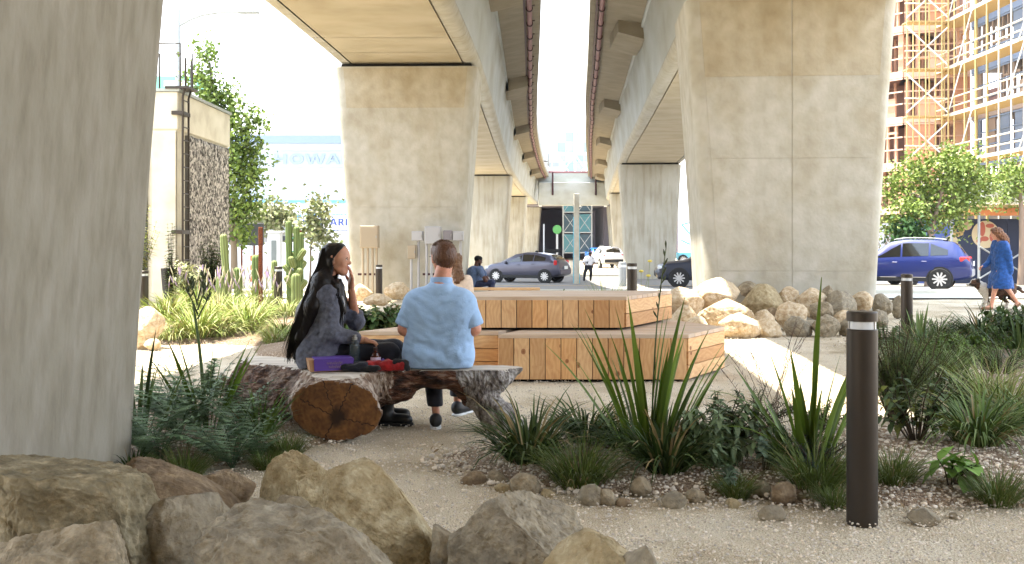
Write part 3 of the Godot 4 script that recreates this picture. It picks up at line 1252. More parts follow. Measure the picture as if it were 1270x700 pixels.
	for g in [-1, 1]:
		part("edge_strip", boxed(Vector3(0.135 * g, 1.55, 0), Vector3(0.025, 3.0, 0.16)), flat(rgb(0.3, 0.66, 0.76), 0.5), t)
	p = on_ground(691.0, 60.0)
	t = thing("round_sign", "round green sign on a white post near the underpass", "sign", p)
	part("post", boxed(Vector3(0, 1.5, 0), Vector3(0.12, 3.0, 0.12)), M.white, t)
	var lm := MB.new()
	lm.lathe([Vector2(0.0, -0.04), Vector2(0.27, -0.04), Vector2(0.27, 0.04), Vector2(0.0, 0.04)], 20, Vector3(0, 2.75, 0.1), Basis(Vector3.RIGHT, PI / 2))
	part("disc", lm, flat(rgb(0.42, 0.72, 0.42), 0.5), t)
	p = on_ground(674.5, 56.0)
	t = thing("barrier_sign", "dark arrow board on a thin white post beside the hatchback", "sign", p)
	part("post", boxed(Vector3(0, 1.5, 0), Vector3(0.08, 3.0, 0.08)), M.white, t)
	part("board", boxed(Vector3(0.5, 1.5, 0.06), Vector3(0.9, 0.2, 0.05), 0.01), M.black, t)
	# low warehouse on the left
	var hs := flat(rgb(0.62, 0.66, 0.70), 0.85)
	var wz := -72.0
	t = thing("warehouse", "long white warehouse with blue canopy stripe beyond the street", "building", Vector3(-30, land(72), wz))
	part("wall", boxed(Vector3(0, 6.2, -6), Vector3(44, 7.0, 12)), hs, t)
	part("lower_wall", boxed(Vector3(0, 1.35, -6.2), Vector3(44, 2.7, 12)), flat(rgb(0.55, 0.56, 0.58), 0.9), t)
	part("roof_band", boxed(Vector3(0, 9.45, -6), Vector3(44.2, 0.62, 12.2)), flat(rgb(0.46, 0.53, 0.62), 0.6), t)
	part("canopy", boxed(Vector3(0, 4.3, 0.9), Vector3(44, 0.75, 1.8), 0.03), M.white, t)
	var cb := MB.new()
	for i in 150:
		cb.box(Vector3(-22 + 0.29 * i, 3.75, 1.84), Vector3(0.2, 0.42, 0.1))
	var stripe := part("canopy_ribs", cb, flat(rgb(0.30, 0.56, 0.74), 0.5), t)
	stripe.set_meta("kind", "stuff")
	part("canopy_edge", boxed(Vector3(0, 3.76, 0.9), Vector3(44, 0.36, 1.8)), flat(rgb(0.38, 0.62, 0.78), 0.5), t)
	part("trim_line", boxed(Vector3(16, 4.95, 0.05), Vector3(13.0, 0.16, 0.1)), flat(rgb(0.33, 0.58, 0.74), 0.5), t)
	part("raised_panel", boxed(Vector3(16.2, 8.0, 0.06), Vector3(6.8, 1.15, 0.12), 0.03), flat(rgb(0.58, 0.63, 0.69), 0.8), t)
	part("raised_letters", words("HOWARD", 0.72, 0.1), flat(rgb(0.50, 0.56, 0.65), 0.8), t, Transform3D(Basis.IDENTITY.scaled(Vector3(1.6, 1, 1)), Vector3(16.2, 8.0, 0.16)))
	for x in [10.2, 14.0, 19.9]:
		part("doorway", boxed(Vector3(x, 1.5, -0.17), Vector3(2.4, 1.9, 0.1)), flat(rgb(0.16, 0.17, 0.2), 0.7), t)
	var sg := thing("shop_sign", "white signboard with bold blue lettering on the warehouse front", "sign", spot(405, 278, 69.5))
	part("board", boxed(Vector3.ZERO, Vector3(3.5, 1.15, 0.12), 0.02), M.white, sg)
	part("lettering", words("HOWARD", 0.5, 0.04), flat(rgb(0.16, 0.26, 0.55), 0.6), sg, Transform3D(Basis.IDENTITY.scaled(Vector3(1.15, 1, 1)), Vector3(0.05, 0.12, 0.08)))
	part("frame_bar", boxed(Vector3(0, -0.43, 0.07), Vector3(3.3, 0.08, 0.03)), flat(rgb(0.2, 0.3, 0.55), 0.6), sg)
	part("frame_bar", boxed(Vector3(0, 0.52, 0.07), Vector3(3.5, 0.06, 0.03)), flat(rgb(0.2, 0.3, 0.55), 0.6), sg)
	part("bracket", boxed(Vector3(0, 0.1, -0.7), Vector3(0.2, 0.2, 1.4)), M.steel, sg)
	# fence along the warehouse yard
	t = thing("yard_fence", "plain white panel fence along the warehouse yard", "fence", Vector3(0, land(48), -48.0))
	var fp := boxed(Vector3.ZERO, Vector3(1.94, 1.9, 0.06), 0.01).mesh()
	for i in 9:
		part("panel", fp, flat(rgb(0.8, 0.81, 0.83), 0.8) if i == 0 else M.white, t, Transform3D(Basis.IDENTITY, Vector3(-23.5 + 2.0 * i, 1.0, 0)))
	var fpost := boxed(Vector3.ZERO, Vector3(0.08, 2.1, 0.1)).mesh()
	for i in 10:
		part("post", fpost, M.galv, t, Transform3D(Basis.IDENTITY, Vector3(-24.5 + 2.0 * i, 1.05, 0)))
	# grey board, barricade and kiosk in the yard's mouth
	p = on_ground(308, 30)
	t = thing("site_board", "blank dark grey board on thin posts beside the pebble building", "sign", p)
	part("board", boxed(Vector3(0, 1.75, 0), Vector3(0.92, 0.68, 0.05), 0.008), flat(rgb(0.30, 0.31, 0.33), 0.6), t)
	for x in [-0.22, 0.16]:
		part("post", boxed(Vector3(x, 0.75, -0.05), Vector3(0.045, 1.5, 0.045)), M.rust, t)
	p = on_ground(322, 36)
	t = thing("barricade", "orange and white barricade behind the cactus bed", "barricade", p)
	for x in [-0.6, 0.6]:
		part("leg", boxed(Vector3(x, 0.6, 0), Vector3(0.08, 1.2, 0.3)), M.white, t)
	for y in [0.35, 0.75, 1.1]:
		for k in 4:
			part("stripe", boxed(Vector3(-0.5 + 0.33 * k, y, 0.06), Vector3(0.31, 0.2, 0.04)), flat(rgb(0.85, 0.4, 0.22), 0.6) if k % 2 else M.white, t)
	p = on_ground(341, 33)
	t = thing("meter_cabinet", "tall white meter cabinet beside the columnar cacti", "cabinet", p)
	part("case", boxed(Vector3(0, 0.95, 0), Vector3(0.42, 1.9, 0.35), 0.02), M.white, t)
	part("door", boxed(Vector3(0, 0.9, 0.18), Vector3(0.16, 1.5, 0.02)), flat(rgb(0.5, 0.53, 0.53), 0.6), t)
	part("cap", boxed(Vector3(0, 1.93, 0), Vector3(0.5, 0.06, 0.42), 0.01), M.white, t)
	# box truck in the yard
	p = on_ground(420, 60)
	t = thing("box_truck", "white box truck parked below the blue lettered signboard", "truck", p)
	part("cargo_box", boxed(Vector3(-0.4, 1.75, 0), Vector3(3.2, 1.7, 2.1), 0.05), M.white, t)
	part("cab", boxed(Vector3(1.85, 1.3, 0), Vector3(1.2, 1.5, 2.0), 0.12), M.white, t)
	part("windscreen", boxed(Vector3(2.0, 1.65, 1.0), Vector3(0.7, 0.5, 0.04)), M.glass, t)
	for x in [-1.3, 1.7]:
		wheel(t, Vector3(x, 0.42, 0.95), 0.42, 0.25, 1.0)
	# green hoarding on the skyline at the far left
	p = spot(217, 103, 110)
	t = thing("rooftop_board", "pale green advertising board above the flat roof at far left", "billboard", p)
	part("board", boxed(Vector3.ZERO, Vector3(7.0, 1.5, 0.2)), flat(rgb(0.42, 0.68, 0.6), 0.6), t)
	part("plain_band", boxed(Vector3(0.6, -0.1, 0.12), Vector3(3.6, 0.7, 0.04)), flat(rgb(0.74, 0.84, 0.8), 0.6), t)
	for x in [-3.0, 0.0, 3.0]:
		part("post", boxed(Vector3(x, -(p.y + 1) * 0.5, -0.2), Vector3(0.3, p.y + 1.0, 0.3)), M.galv, t)
	# street lamps
	lamp(on_ground(220.5, 31), "tall grey street lamp rising behind the flat roofed building", 220.5, 15, 31, 100.0, true)
	lamp(on_ground(440, 70), "far street lamp whose head peeks out left of the tan pier", 440, 133, 70, -36.0, false)


func lamp(p: Vector3, label: String, px: float, py: float, d: float, reach: float, tip: bool) -> void:
	var t := thing("street_lamp", label, "street lamp", p, 0.0, "street lamps")
	var top := spot(px, py, d).y - p.y
	var m := MB.new()
	m.tube([Vector3.ZERO, Vector3(0, top + (0.1 if tip else 0.0), 0)], [0.1, 0.07], 10)
	part("pole", m, M.galv, t)
	var r := reach / FOC * d
	var h := top - (0.45 if tip else 0.0)
	var a := MB.new()
	a.tube([Vector3(0, h, 0), Vector3(r * 0.15, h + 0.22, 0), Vector3(r * 0.3, h + 0.36, 0), Vector3(r * 0.5, h + 0.44, 0), Vector3(r * 0.8, h + 0.45, 0)], [0.045], 8)
	part("arm", a, M.galv, t)
	var l := MB.new()
	l.box(Vector3(r * 0.88, h + 0.45, 0), Vector3(absf(r) * 0.26, 0.09, 0.26), Basis.IDENTITY, 0.03)
	part("lamp_head", l, M.galv, t)
	var b := MB.new()
	b.tube([Vector3(r * 0.85, h + 0.5, 0), Vector3(r * 0.85, h + 0.62, 0)], [0.04], 8)
	part("sensor", b, M.galv, t)


func left_building() -> void:
	var wallm := tri(ntex(noise(80, 0.008, 5), [[0.0, rgb(0.70, 0.67, 0.6)], [0.5, rgb(0.78, 0.76, 0.69)], [1.0, rgb(0.82, 0.8, 0.74)]]), Vector3.ONE * 0.3, 0.9)
	var o := Vector3(-7.05, land(20.9), -20.9)  # the near right corner
	var t := thing("flat_roofed_building", "cream flat roofed building with a dark pebble panel on its right side", "building", o)
	part("wall", boxed(Vector3(-4.0, 2.0, -1.9), Vector3(8.0, 4.0, 3.8)), wallm, t)
	part("fascia", boxed(Vector3(-3.985, 4.1, -1.9), Vector3(8.06, 0.8, 3.86), 0.02), wallm, t)
	part("coping", boxed(Vector3(-3.98, 4.53, -1.9), Vector3(8.12, 0.06, 3.92)), flat(rgb(0.6, 0.62, 0.6), 0.5, 0.4), t)
	part("corner_pilaster", boxed(Vector3(-0.25, 1.84, 0.0), Vector3(0.5, 3.66, 0.08), 0.01), wallm, t)
	part("door", boxed(Vector3(-1.15, 1.55, 0.02), Vector3(1.1, 3.1, 0.08)), flat(rgb(0.12, 0.16, 0.16), 0.5), t)
	part("backing", boxed(Vector3(0.02, 1.84, -2.1), Vector3(0.06, 3.6, 3.1)), flat(rgb(0.36, 0.35, 0.33), 0.95), t)
	var bit := stone(5, Vector3.ONE, 1, 4, 0.05)
	var mm := MultiMesh.new()
	mm.transform_format = MultiMesh.TRANSFORM_3D
	mm.use_colors = true
	mm.mesh = bit.mesh()
	mm.instance_count = 9000
	for i in mm.instance_count:
		var z := rng.randf_range(-3.62, -0.58)
		var y := rng.randf_range(0.08, 3.6)
		var s := rng.randf_range(0.035, 0.085)
		mm.set_instance_transform(i, Transform3D(Basis.from_euler(Vector3(rng.randf() * 6, rng.randf() * 6, 0)).scaled(Vector3(s * 0.8, s * 1.5, s)), Vector3(0.055, y, z)))
		var k: float = [0.04, 0.1, 0.22, 0.34, 0.5][rng.randi() % 5]
		mm.set_instance_color(i, Color(k * 1.05, k, k * 0.93))
	var pp := MultiMeshInstance3D.new()
	pp.name = "pebble_facing"
	pp.multimesh = mm
	pp.material_override = M.tinted
	pp.set_meta("kind", "stuff")
	t.add_child(pp, true)
	# ladder
	var ld := thing("roof_ladder", "dark steel ladder fixed beside the pebble panel and rising past the roof", "ladder", o + Vector3(0.14, 0, 0.0))
	for z in [0.02, -0.36]:
		var m := MB.new()
		m.tube([Vector3(0, 0.25, z), Vector3(0, 4.4, z), Vector3(0.06, 4.6, z), Vector3(0.06, 5.2, z)], [0.024], 8)
		part("rail", m, M.bronze, ld)
	var rung := MB.new()
	rung.tube([Vector3(0, 0, 0.02), Vector3(0, 0, -0.36)], [0.014], 6)
	var rm := rung.mesh()
	for k in 15:
		part("rung", rm, M.bronze, ld, Transform3D(Basis.IDENTITY, Vector3(0, 0.4 + 0.28 * k, 0)))
	for y in [1.55, 4.05]:
		part("bracket", boxed(Vector3(-0.1, y, -0.17), Vector3(0.24, 0.08, 0.5)), M.bronze, ld)
	var pf := boxed(Vector3(-0.1, 4.58, -0.2), Vector3(0.5, 0.05, 0.6))
	part("platform", pf, M.bronze, ld)
	var hr := MB.new()
	hr.tube([Vector3(0.1, 4.6, -0.3), Vector3(0.1, 5.35, -0.3), Vector3(-0.6, 5.35, -0.3), Vector3(-0.6, 4.6, -0.3)], [0.02], 6)
	hr.tube([Vector3(-0.04, 4.6, 0.05), Vector3(-0.04, 5.5, 0.05), Vector3(-0.6, 5.5, 0.05)], [0.02], 6)
	part("handrail", hr, M.bronze, ld)
	# tall planters
	for q in [[207, 20.2, "tall black planter with a climbing plant by the cream wall"]]:
		var p := on_ground(q[0], q[1])
		var pl := thing("tall_planter", q[2], "planter", Vector3(p.x + 0.1, land(20), p.z))
		var m := MB.new()
		m.lathe([Vector2(0.0, 0), Vector2(0.16, 0), Vector2(0.22, 0.8), Vector2(0.18, 0.8), Vector2(0.17, 0.72), Vector2(0, 0.72)], 20)
		part("pot", m, M.black, pl)


# Timber framing of a storeyed wall between two plan points: bands, studs, sheathing; real depth behind it
func framed_wall(t: Node3D, a: Vector2, b: Vector2, y0: float, floors: int, h: float, mats: Array, seed_: int) -> void:
	var r := RandomNumberGenerator.new()
	r.seed = seed_
	var u := (b - a).normalized()
	var n := Vector2(-u.y, u.x)
	var l := a.distance_to(b)
	var ang := atan2(-u.y, u.x)
	var ba := Basis(Vector3.UP, ang)
	var studs := MB.new()
	for f in floors:
		var y := y0 + f * h
		var mid := (a + b) * 0.5
		var bm := MB.new()
		bm.box(Vector3(mid.x, y, mid.y), Vector3(l, 0.42, 0.3), ba)
		part("floor_band", bm, mats[0] if r.randf() < 0.6 else mats[1], t)
		var s := MB.new()
		s.box(Vector3(mid.x - n.x * 2.0, y, mid.y - n.y * 2.0), Vector3(l, 0.22, 4.0), ba)
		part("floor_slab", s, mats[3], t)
		var x := 0.2
		while x < l:
			var q := a + u * x
			if r.randf() < 0.35:
				var w := minf(r.randf_range(0.9, 1.8), l - x)
				var pm := MB.new()
				var qc := a + u * (x + w * 0.5)
				var ph := h - 0.46 if r.randf() < 0.6 else (h - 0.46) * 0.5
				pm.box(Vector3(qc.x, y + 0.21 + ph * 0.5, qc.y), Vector3(w, ph, 0.12), ba)
				part("sheathing", pm, mats[r.randi() % 3], t)
				x += w
			else:
				studs.box(Vector3(q.x, y + h * 0.5, q.y), Vector3(0.13, h - 0.42, 0.16), ba)
				if r.randf() < 0.3:
					var q2 := a + u * (x + 0.35)
					studs.box(Vector3(q2.x, y + h * r.randf_range(0.3, 0.75), q2.y), Vector3(0.75, 0.14, 0.14), ba)
			x += 0.62
		for q in [0.35, 0.62, 0.9]:
			var rb := MB.new()
			rb.box(Vector3(mid.x + n.x * 0.12, y + h * q, mid.y + n.y * 0.12), Vector3(l, 0.09, 0.06), ba)
			part("rail", rb, mats[1], t)
		x = 0.5
		while x < l:
			var q := a + u * x - n * 1.6
			studs.box(Vector3(q.x, y + h * 0.5, q.y), Vector3(0.12, h - 0.42, 0.14), ba)
			x += 0.8
	var so := part("studs", studs, mats[0], t)
	so.set_meta("kind", "stuff")
	var back := MB.new()
	var mm := (a + b) * 0.5 - n * 4.0
	back.box(Vector3(mm.x, y0 + floors * h * 0.5, mm.y), Vector3(l, floors * h, 0.2), ba)
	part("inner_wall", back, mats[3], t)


func right_buildings() -> void:
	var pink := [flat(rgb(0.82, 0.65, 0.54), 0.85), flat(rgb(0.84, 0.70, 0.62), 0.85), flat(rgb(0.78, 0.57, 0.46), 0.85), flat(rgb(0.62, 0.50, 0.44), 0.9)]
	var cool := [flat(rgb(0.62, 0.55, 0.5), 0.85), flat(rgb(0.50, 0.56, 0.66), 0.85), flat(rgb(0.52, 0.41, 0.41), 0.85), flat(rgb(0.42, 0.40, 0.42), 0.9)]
	var t := thing("timber_frame_building", "unfinished building of pink and orange timber framing, open storeys, by the right pier", "building")
	framed_wall(t, Vector2(21.0, -71.0), Vector2(25.4, -64.5), 3.4, 6, 2.95, pink, 11)
	framed_wall(t, Vector2(25.4, -64.5), Vector2(29.2, -63.4), 3.4, 6, 2.95, pink, 12)
	part("ground_floor", boxed(Vector3(26.0, 1.2, -70.0), Vector3(14, 4.2, 6)), flat(rgb(0.5, 0.48, 0.46), 0.9), t)
	t = thing("scaffolded_building", "unfinished grey and blue building behind tall cream scaffolding at the right edge", "building")
	framed_wall(t, Vector2(29.4, -63.4), Vector2(29.4, -38.0), 3.4, 6, 2.95, cool, 13)
	part("ground_floor", boxed(Vector3(32.5, 1.2, -50.0), Vector3(6, 4.2, 24)), flat(rgb(0.5, 0.49, 0.48), 0.9), t)
	# scaffolding: standards, ledgers, decks, braces
	t = thing("scaffolding", "cream tube scaffolding with plank decks wrapped round the unfinished building", "scaffold")
	var cream := flat(rgb(0.78, 0.69, 0.46), 0.5, 0.2)
	var pale := flat(rgb(0.86, 0.83, 0.76), 0.5, 0.2)
	var deckm := flat(rgb(0.74, 0.64, 0.44), 0.8)
	var pole := MB.new()
	pole.tube([Vector3(0, -0.6, 0), Vector3(0, 21.0, 0)], [0.045], 6)
	var pmesh := pole.mesh()
	var z := -64.0
	while z <= -40.0:
		for x in [27.2, 28.6]:
			part("standard", pmesh, cream if int(z * 3) % 2 else pale, t, Transform3D(Basis.IDENTITY, Vector3(x, 0, z)))
		z += 1.4
	for f in 7:
		var y := 3.3 + 2.95 * f
		var l := boxed(Vector3(27.9, y, -52), Vector3(1.4, 0.07, 24.4))
		part("plank_deck", l, deckm, t)
		for g in [0.55, 1.1]:
			var q := MB.new()
			q.tube([Vector3(27.2, y + g, -64.2), Vector3(27.2, y + g, -40)], [0.045], 6)
			part("guard_rail", q, pale, t)
		part("toe_board", boxed(Vector3(27.18, y + 0.08, -52), Vector3(0.04, 0.2, 24.4)), pale, t)
		for k in 3:
			var q := MB.new()
			var zz := -62.0 + 7.4 * k + 1.3 * (f % 2)
			q.tube([Vector3(27.12, y, zz), Vector3(27.12, y + 2.9, zz + 2.0)], [0.04], 6)
			part("brace", q, M.white, t)
	for k in 4:  # return of the scaffold round the corner
		for x in [24.6, 26.0]:
			part("standard", pmesh, cream, t, Transform3D(Basis.IDENTITY, Vector3(x + 0.35 * k, 0, -62.0 + 0.1 * k)))
	for f in 7:
		var y := 3.3 + 2.95 * f
		part("plank_deck", boxed(Vector3(26.0, y, -62.3), Vector3(2.8, 0.07, 1.0)), deckm, t)
		var q := MB.new()
		q.tube([Vector3(24.5, y + 0.2, -61.8), Vector3(27.1, y + 2.6, -61.8)], [0.05], 6)
		q.tube([Vector3(24.5, y + 2.6, -61.78), Vector3(27.1, y + 0.2, -61.78)], [0.05], 6)
		part("brace", q, M.white, t)
		q = MB.new()
		q.tube([Vector3(24.4, y + 1.1, -61.8), Vector3(27.2, y + 1.1, -61.8)], [0.045], 6)
		part("guard_rail", q, pale, t)
	# painted hoarding
	t = thing("painted_hoarding", "dark blue painted hoarding with a big cream disc behind the walking woman", "hoarding", Vector3(0, land(46), -46))
	var navy := flat(rgb(0.13, 0.17, 0.28), 0.6)
	var mid := flat(rgb(0.31, 0.38, 0.62), 0.6)
	var bd := boxed(Vector3.ZERO, Vector3(1.2, 3.0, 0.08), 0.01).mesh()
	for i in 10:
		part("board", bd, mid if i < 2 else navy, t, Transform3D(Basis.IDENTITY, Vector3(18.6 + 1.22 * i, 1.5, 0)))
	for q in [[1222, 291, 17, rgb(0.83, 0.76, 0.62)], [1199, 279, 6.5, rgb(0.72, 0.62, 0.5)], [1180, 300, 8, rgb(0.74, 0.68, 0.55)]]:
		var p := spot(q[0], q[1], 46)
		var m := MB.new()
		m.lathe([Vector2(0, 0), Vector2(q[2] / 26.85, 0), Vector2(q[2] / 26.85, 0.014), Vector2(0, 0.014)], 32, Vector3(p.x, p.y - land(46), 0.045), Basis(Vector3.RIGHT, PI / 2))
		var disc := part("painted_disc", m, flat(q[3], 0.6), t)
		if q[2] > 10:
			for w in [[-0.15, 0.25, 0.14, 0.34], [0.2, 0.4, 0.2, 0.1], [-0.05, -0.2, 0.2, 0.12], [0.28, -0.12, 0.1, 0.2], [-0.3, -0.3, 0.12, 0.1]]:
				var b := MB.new()
				b.lathe([Vector2(0, 0), Vector2(1, 0), Vector2(1, 0.006), Vector2(0, 0.006)], 14, Vector3(p.x + w[0], p.y - land(46) + w[1], 0.06), Basis(Vector3.RIGHT, PI / 2).scaled(Vector3(w[2], w[3], 1.0)))
				part("paint_patch", b, flat(rgb(0.72, 0.38, 0.3), 0.6), disc)
	var fl := spot(1188, 286, 46)
	for k in 8:
		var m := MB.new()
		var a := TAU * k / 8.0
		m.lathe([Vector2(0, 0), Vector2(0.11, 0), Vector2(0.11, 0.012), Vector2(0, 0.012)], 12, Vector3(fl.x + 0.19 * cos(a), fl.y - land(46) + 0.19 * sin(a), 0.045), Basis(Vector3.RIGHT, PI / 2))
		part("painted_petal", m, flat(rgb(0.78, 0.66, 0.42), 0.6), t)
	# sidewalk canopy over the hoarding
	t = thing("sidewalk_canopy", "white sidewalk canopy on steel pipes with an orange beam, above the hoarding", "canopy", Vector3(0, land(45), -45))
	part("beam", boxed(Vector3(26.5, 3.25, 0.9), Vector3(12.5, 0.34, 0.3)), flat(rgb(0.74, 0.46, 0.27), 0.8), t)
	part("roof", boxed(Vector3(26.5, 3.5, 0.2), Vector3(12.5, 0.12, 2.4)), deckm, t)
	part("fascia", boxed(Vector3(26.5, 4.05, 0.9), Vector3(12.5, 0.9, 0.06)), M.white, t)
	for x in [19.4, 20.6, 22.9, 25.2, 27.4]:
		var m := MB.new()
		m.tube([Vector3(x, 0, 1.1), Vector3(x, 5.0 if x > 22 else 3.2, 1.1)], [0.06], 8)
		part("standard", m, M.galv, t)
	for y in [0.9, 1.7, 5.0]:
		var m := MB.new()
		m.tube([Vector3(22.0 if y > 3 else 22.9, y, 1.15), Vector3(30, y, 1.15)], [0.05], 8)
		part("rail", m, M.galv, t)
	for g in [[20.6, 22.9], [22.9, 25.2]]:
		var m := MB.new()
		m.tube([Vector3(g[0], 0.3, 1.15), Vector3(g[1], 1.7, 1.15)], [0.04], 6)
		m.tube([Vector3(g[0], 1.7, 1.2), Vector3(g[1], 0.3, 1.2)], [0.04], 6)
		part("brace", m, M.galv, t)
	# lattice fence by the pier
	t = thing("lattice_fence", "white lattice fence panel between the right pier and the street tree", "fence", Vector3(0, land(50), -50))
	for x in [17.4, 18.6, 19.9]:
		part("post", boxed(Vector3(x, 1.4, 0), Vector3(0.14, 2.8, 0.14)), M.white, t)
	part("rail", boxed(Vector3(18.6, 2.85, 0), Vector3(2.8, 0.12, 0.14)), M.white, t)
	part("lower_panel", boxed(Vector3(18.6, 0.7, -0.02), Vector3(2.6, 1.4, 0.05)), M.white, t)
	for k in 14:
		for g in [-1, 1]:
			var m := MB.new()
			var x := 17.2 + 0.2 * k
			m.bar(Vector3(x - 0.3 * g, 1.5, 0.02 * g), Vector3(x + 0.3 * g, 2.75, 0.02 * g), 0.045, 0.02)
			part("slat", m, M.white, t)
	# boom lift beyond the right pier row
	t = thing("boom_lift", "cyan boom lift with folded arms behind the dark grey car", "lift", on_ground(858, 90))
	var cy := flat(rgb(0.42, 0.72, 0.82), 0.5)
	for q in [[Vector3(-0.9, 3.6, 0), Vector3(0.9, 1.6, 0)], [Vector3(-0.9, 3.6, 0.1), Vector3(1.2, 4.2, 0.1)], [Vector3(-1.0, 2.2, 0.2), Vector3(1.2, 1.2, 0.2)]]:
		var m := MB.new()
		m.bar(q[0], q[1], 0.12, 0.16)
		part("arm", m, cy, t)
	part("chassis", boxed(Vector3(0, 0.75, 0), Vector3(2.6, 0.7, 1.4), 0.08), cy, t)
	for x in [-0.9, 0.9]:
		wheel(t, Vector3(x, 0.45, 0.7), 0.45, 0.3, 1.0)
	var bk := MB.new()
	for q in [[-0.4, 0], [0.4, 0]]:
		bk.bar(Vector3(1.5 + q[0], 4.0, 0.1), Vector3(1.5 + q[0], 5.0, 0.1), 0.06, 0.06)
	for y in [4.0, 4.5, 5.0]:
		bk.bar(Vector3(1.1, y, 0.1), Vector3(1.9, y, 0.1), 0.06, 0.06)
	part("basket", bk, cy, t)


func wheel(t: Node3D, at_: Vector3, r: float, w: float, side: float) -> void:
	var b := Basis(Vector3.RIGHT, PI / 2 * side)
	var m := MB.new()
	m.lathe([Vector2(r * 0.66, -w * 0.5), Vector2(r * 0.93, -w * 0.5), Vector2(r, -w * 0.34), Vector2(r, w * 0.34), Vector2(r * 0.93, w * 0.5), Vector2(r * 0.66, w * 0.5)], 28, Vector3.ZERO, b)
	var ty := part("wheel", m, M.rubber, t, Transform3D(Basis.IDENTITY, at_))
	var k := MB.new()
	k.lathe([Vector2(r * 0.66, -w * 0.42), Vector2(r * 0.66, w * 0.4), Vector2(r * 0.6, w * 0.4), Vector2(r * 0.56, w * 0.2), Vector2(0, w * 0.2)], 28, Vector3.ZERO, b)
	part("rim", k, flat(rgb(0.5, 0.5, 0.5), 0.4, 0.5), ty)
	for i in 10:
		var s := MB.new()
		var a := TAU * i / 10.0
		s.bar(b * Vector3(0, w * 0.36, 0), b * Vector3(cos(a) * r * 0.63, w * 0.36, sin(a) * r * 0.63), r * 0.16, 0.05)
		part("spoke", s, M.alloy, ty)


# A board with its own grain: front face uvs run along its length
func plank(s: Vector3, bev: float, up: bool) -> MB:
	var m := MB.new()
	m.box(Vector3.ZERO, s, Basis.IDENTITY, bev)
	var o := Vector2(rng.randf(), rng.randf())
	for i in m.uv.size():
		var q := m.uv[i]
		m.uv[i] = (q if up else Vector2(q.y, q.x)) + o
	return m


func planks_upright(t: Node3D, a: Vector2, b: Vector2, y0: float, y1: float, n: int) -> void:
	var u := (b - a).normalized()
	var w := a.distance_to(b) / n
	var ba := Basis(Vector3.UP, atan2(-u.y, u.x))
	for i in n:
		var q := a + u * w * (i + 0.5)
		var m := plank(Vector3(w - 0.007, y1 - y0, 0.04), 0.003, true)
		part("plank", m, M["cedar_%d" % (rng.randi() % 4)], t, Transform3D(ba, Vector3(q.x, (y0 + y1) * 0.5, q.y + rng.randf_range(-0.0015, 0.0015))))


func boards_level(t: Node3D, a: Vector2, b: Vector2, y0: float, y1: float, n: int) -> void:
	var u := (b - a).normalized()
	var ba := Basis(Vector3.UP, atan2(-u.y, u.x))
	var h := (y1 - y0) / n
	var mid := (a + b) * 0.5
	for i in n:
		var m := plank(Vector3(a.distance_to(b), h - 0.006, 0.04), 0.003, false)
		part("board", m, M["cedar_%d" % (rng.randi() % 4)], t, Transform3D(ba, Vector3(mid.x, y0 + h * (i + 0.5), mid.y)))


func deck_boards(t: Node3D, p: Array, y: float, n: int, th := 0.035) -> void:  # p: front left, front right, back right, back left
	for i in n:
		var u0 := float(i) / n + 0.006
		var u1 := float(i + 1) / n - 0.006
		var m := MB.new()
		m.prism([p[0].lerp(p[3], u0), p[1].lerp(p[2], u0), p[1].lerp(p[2], u1), p[0].lerp(p[3], u1)], y - th, y)
		for k in m.uv.size():
			m.uv[k] = Vector2(m.uv[k].y, m.uv[k].x * 0.5 + i * 0.37)
		part("deck_board", m, M["cedar_pale_%d" % (i % 4)], t)


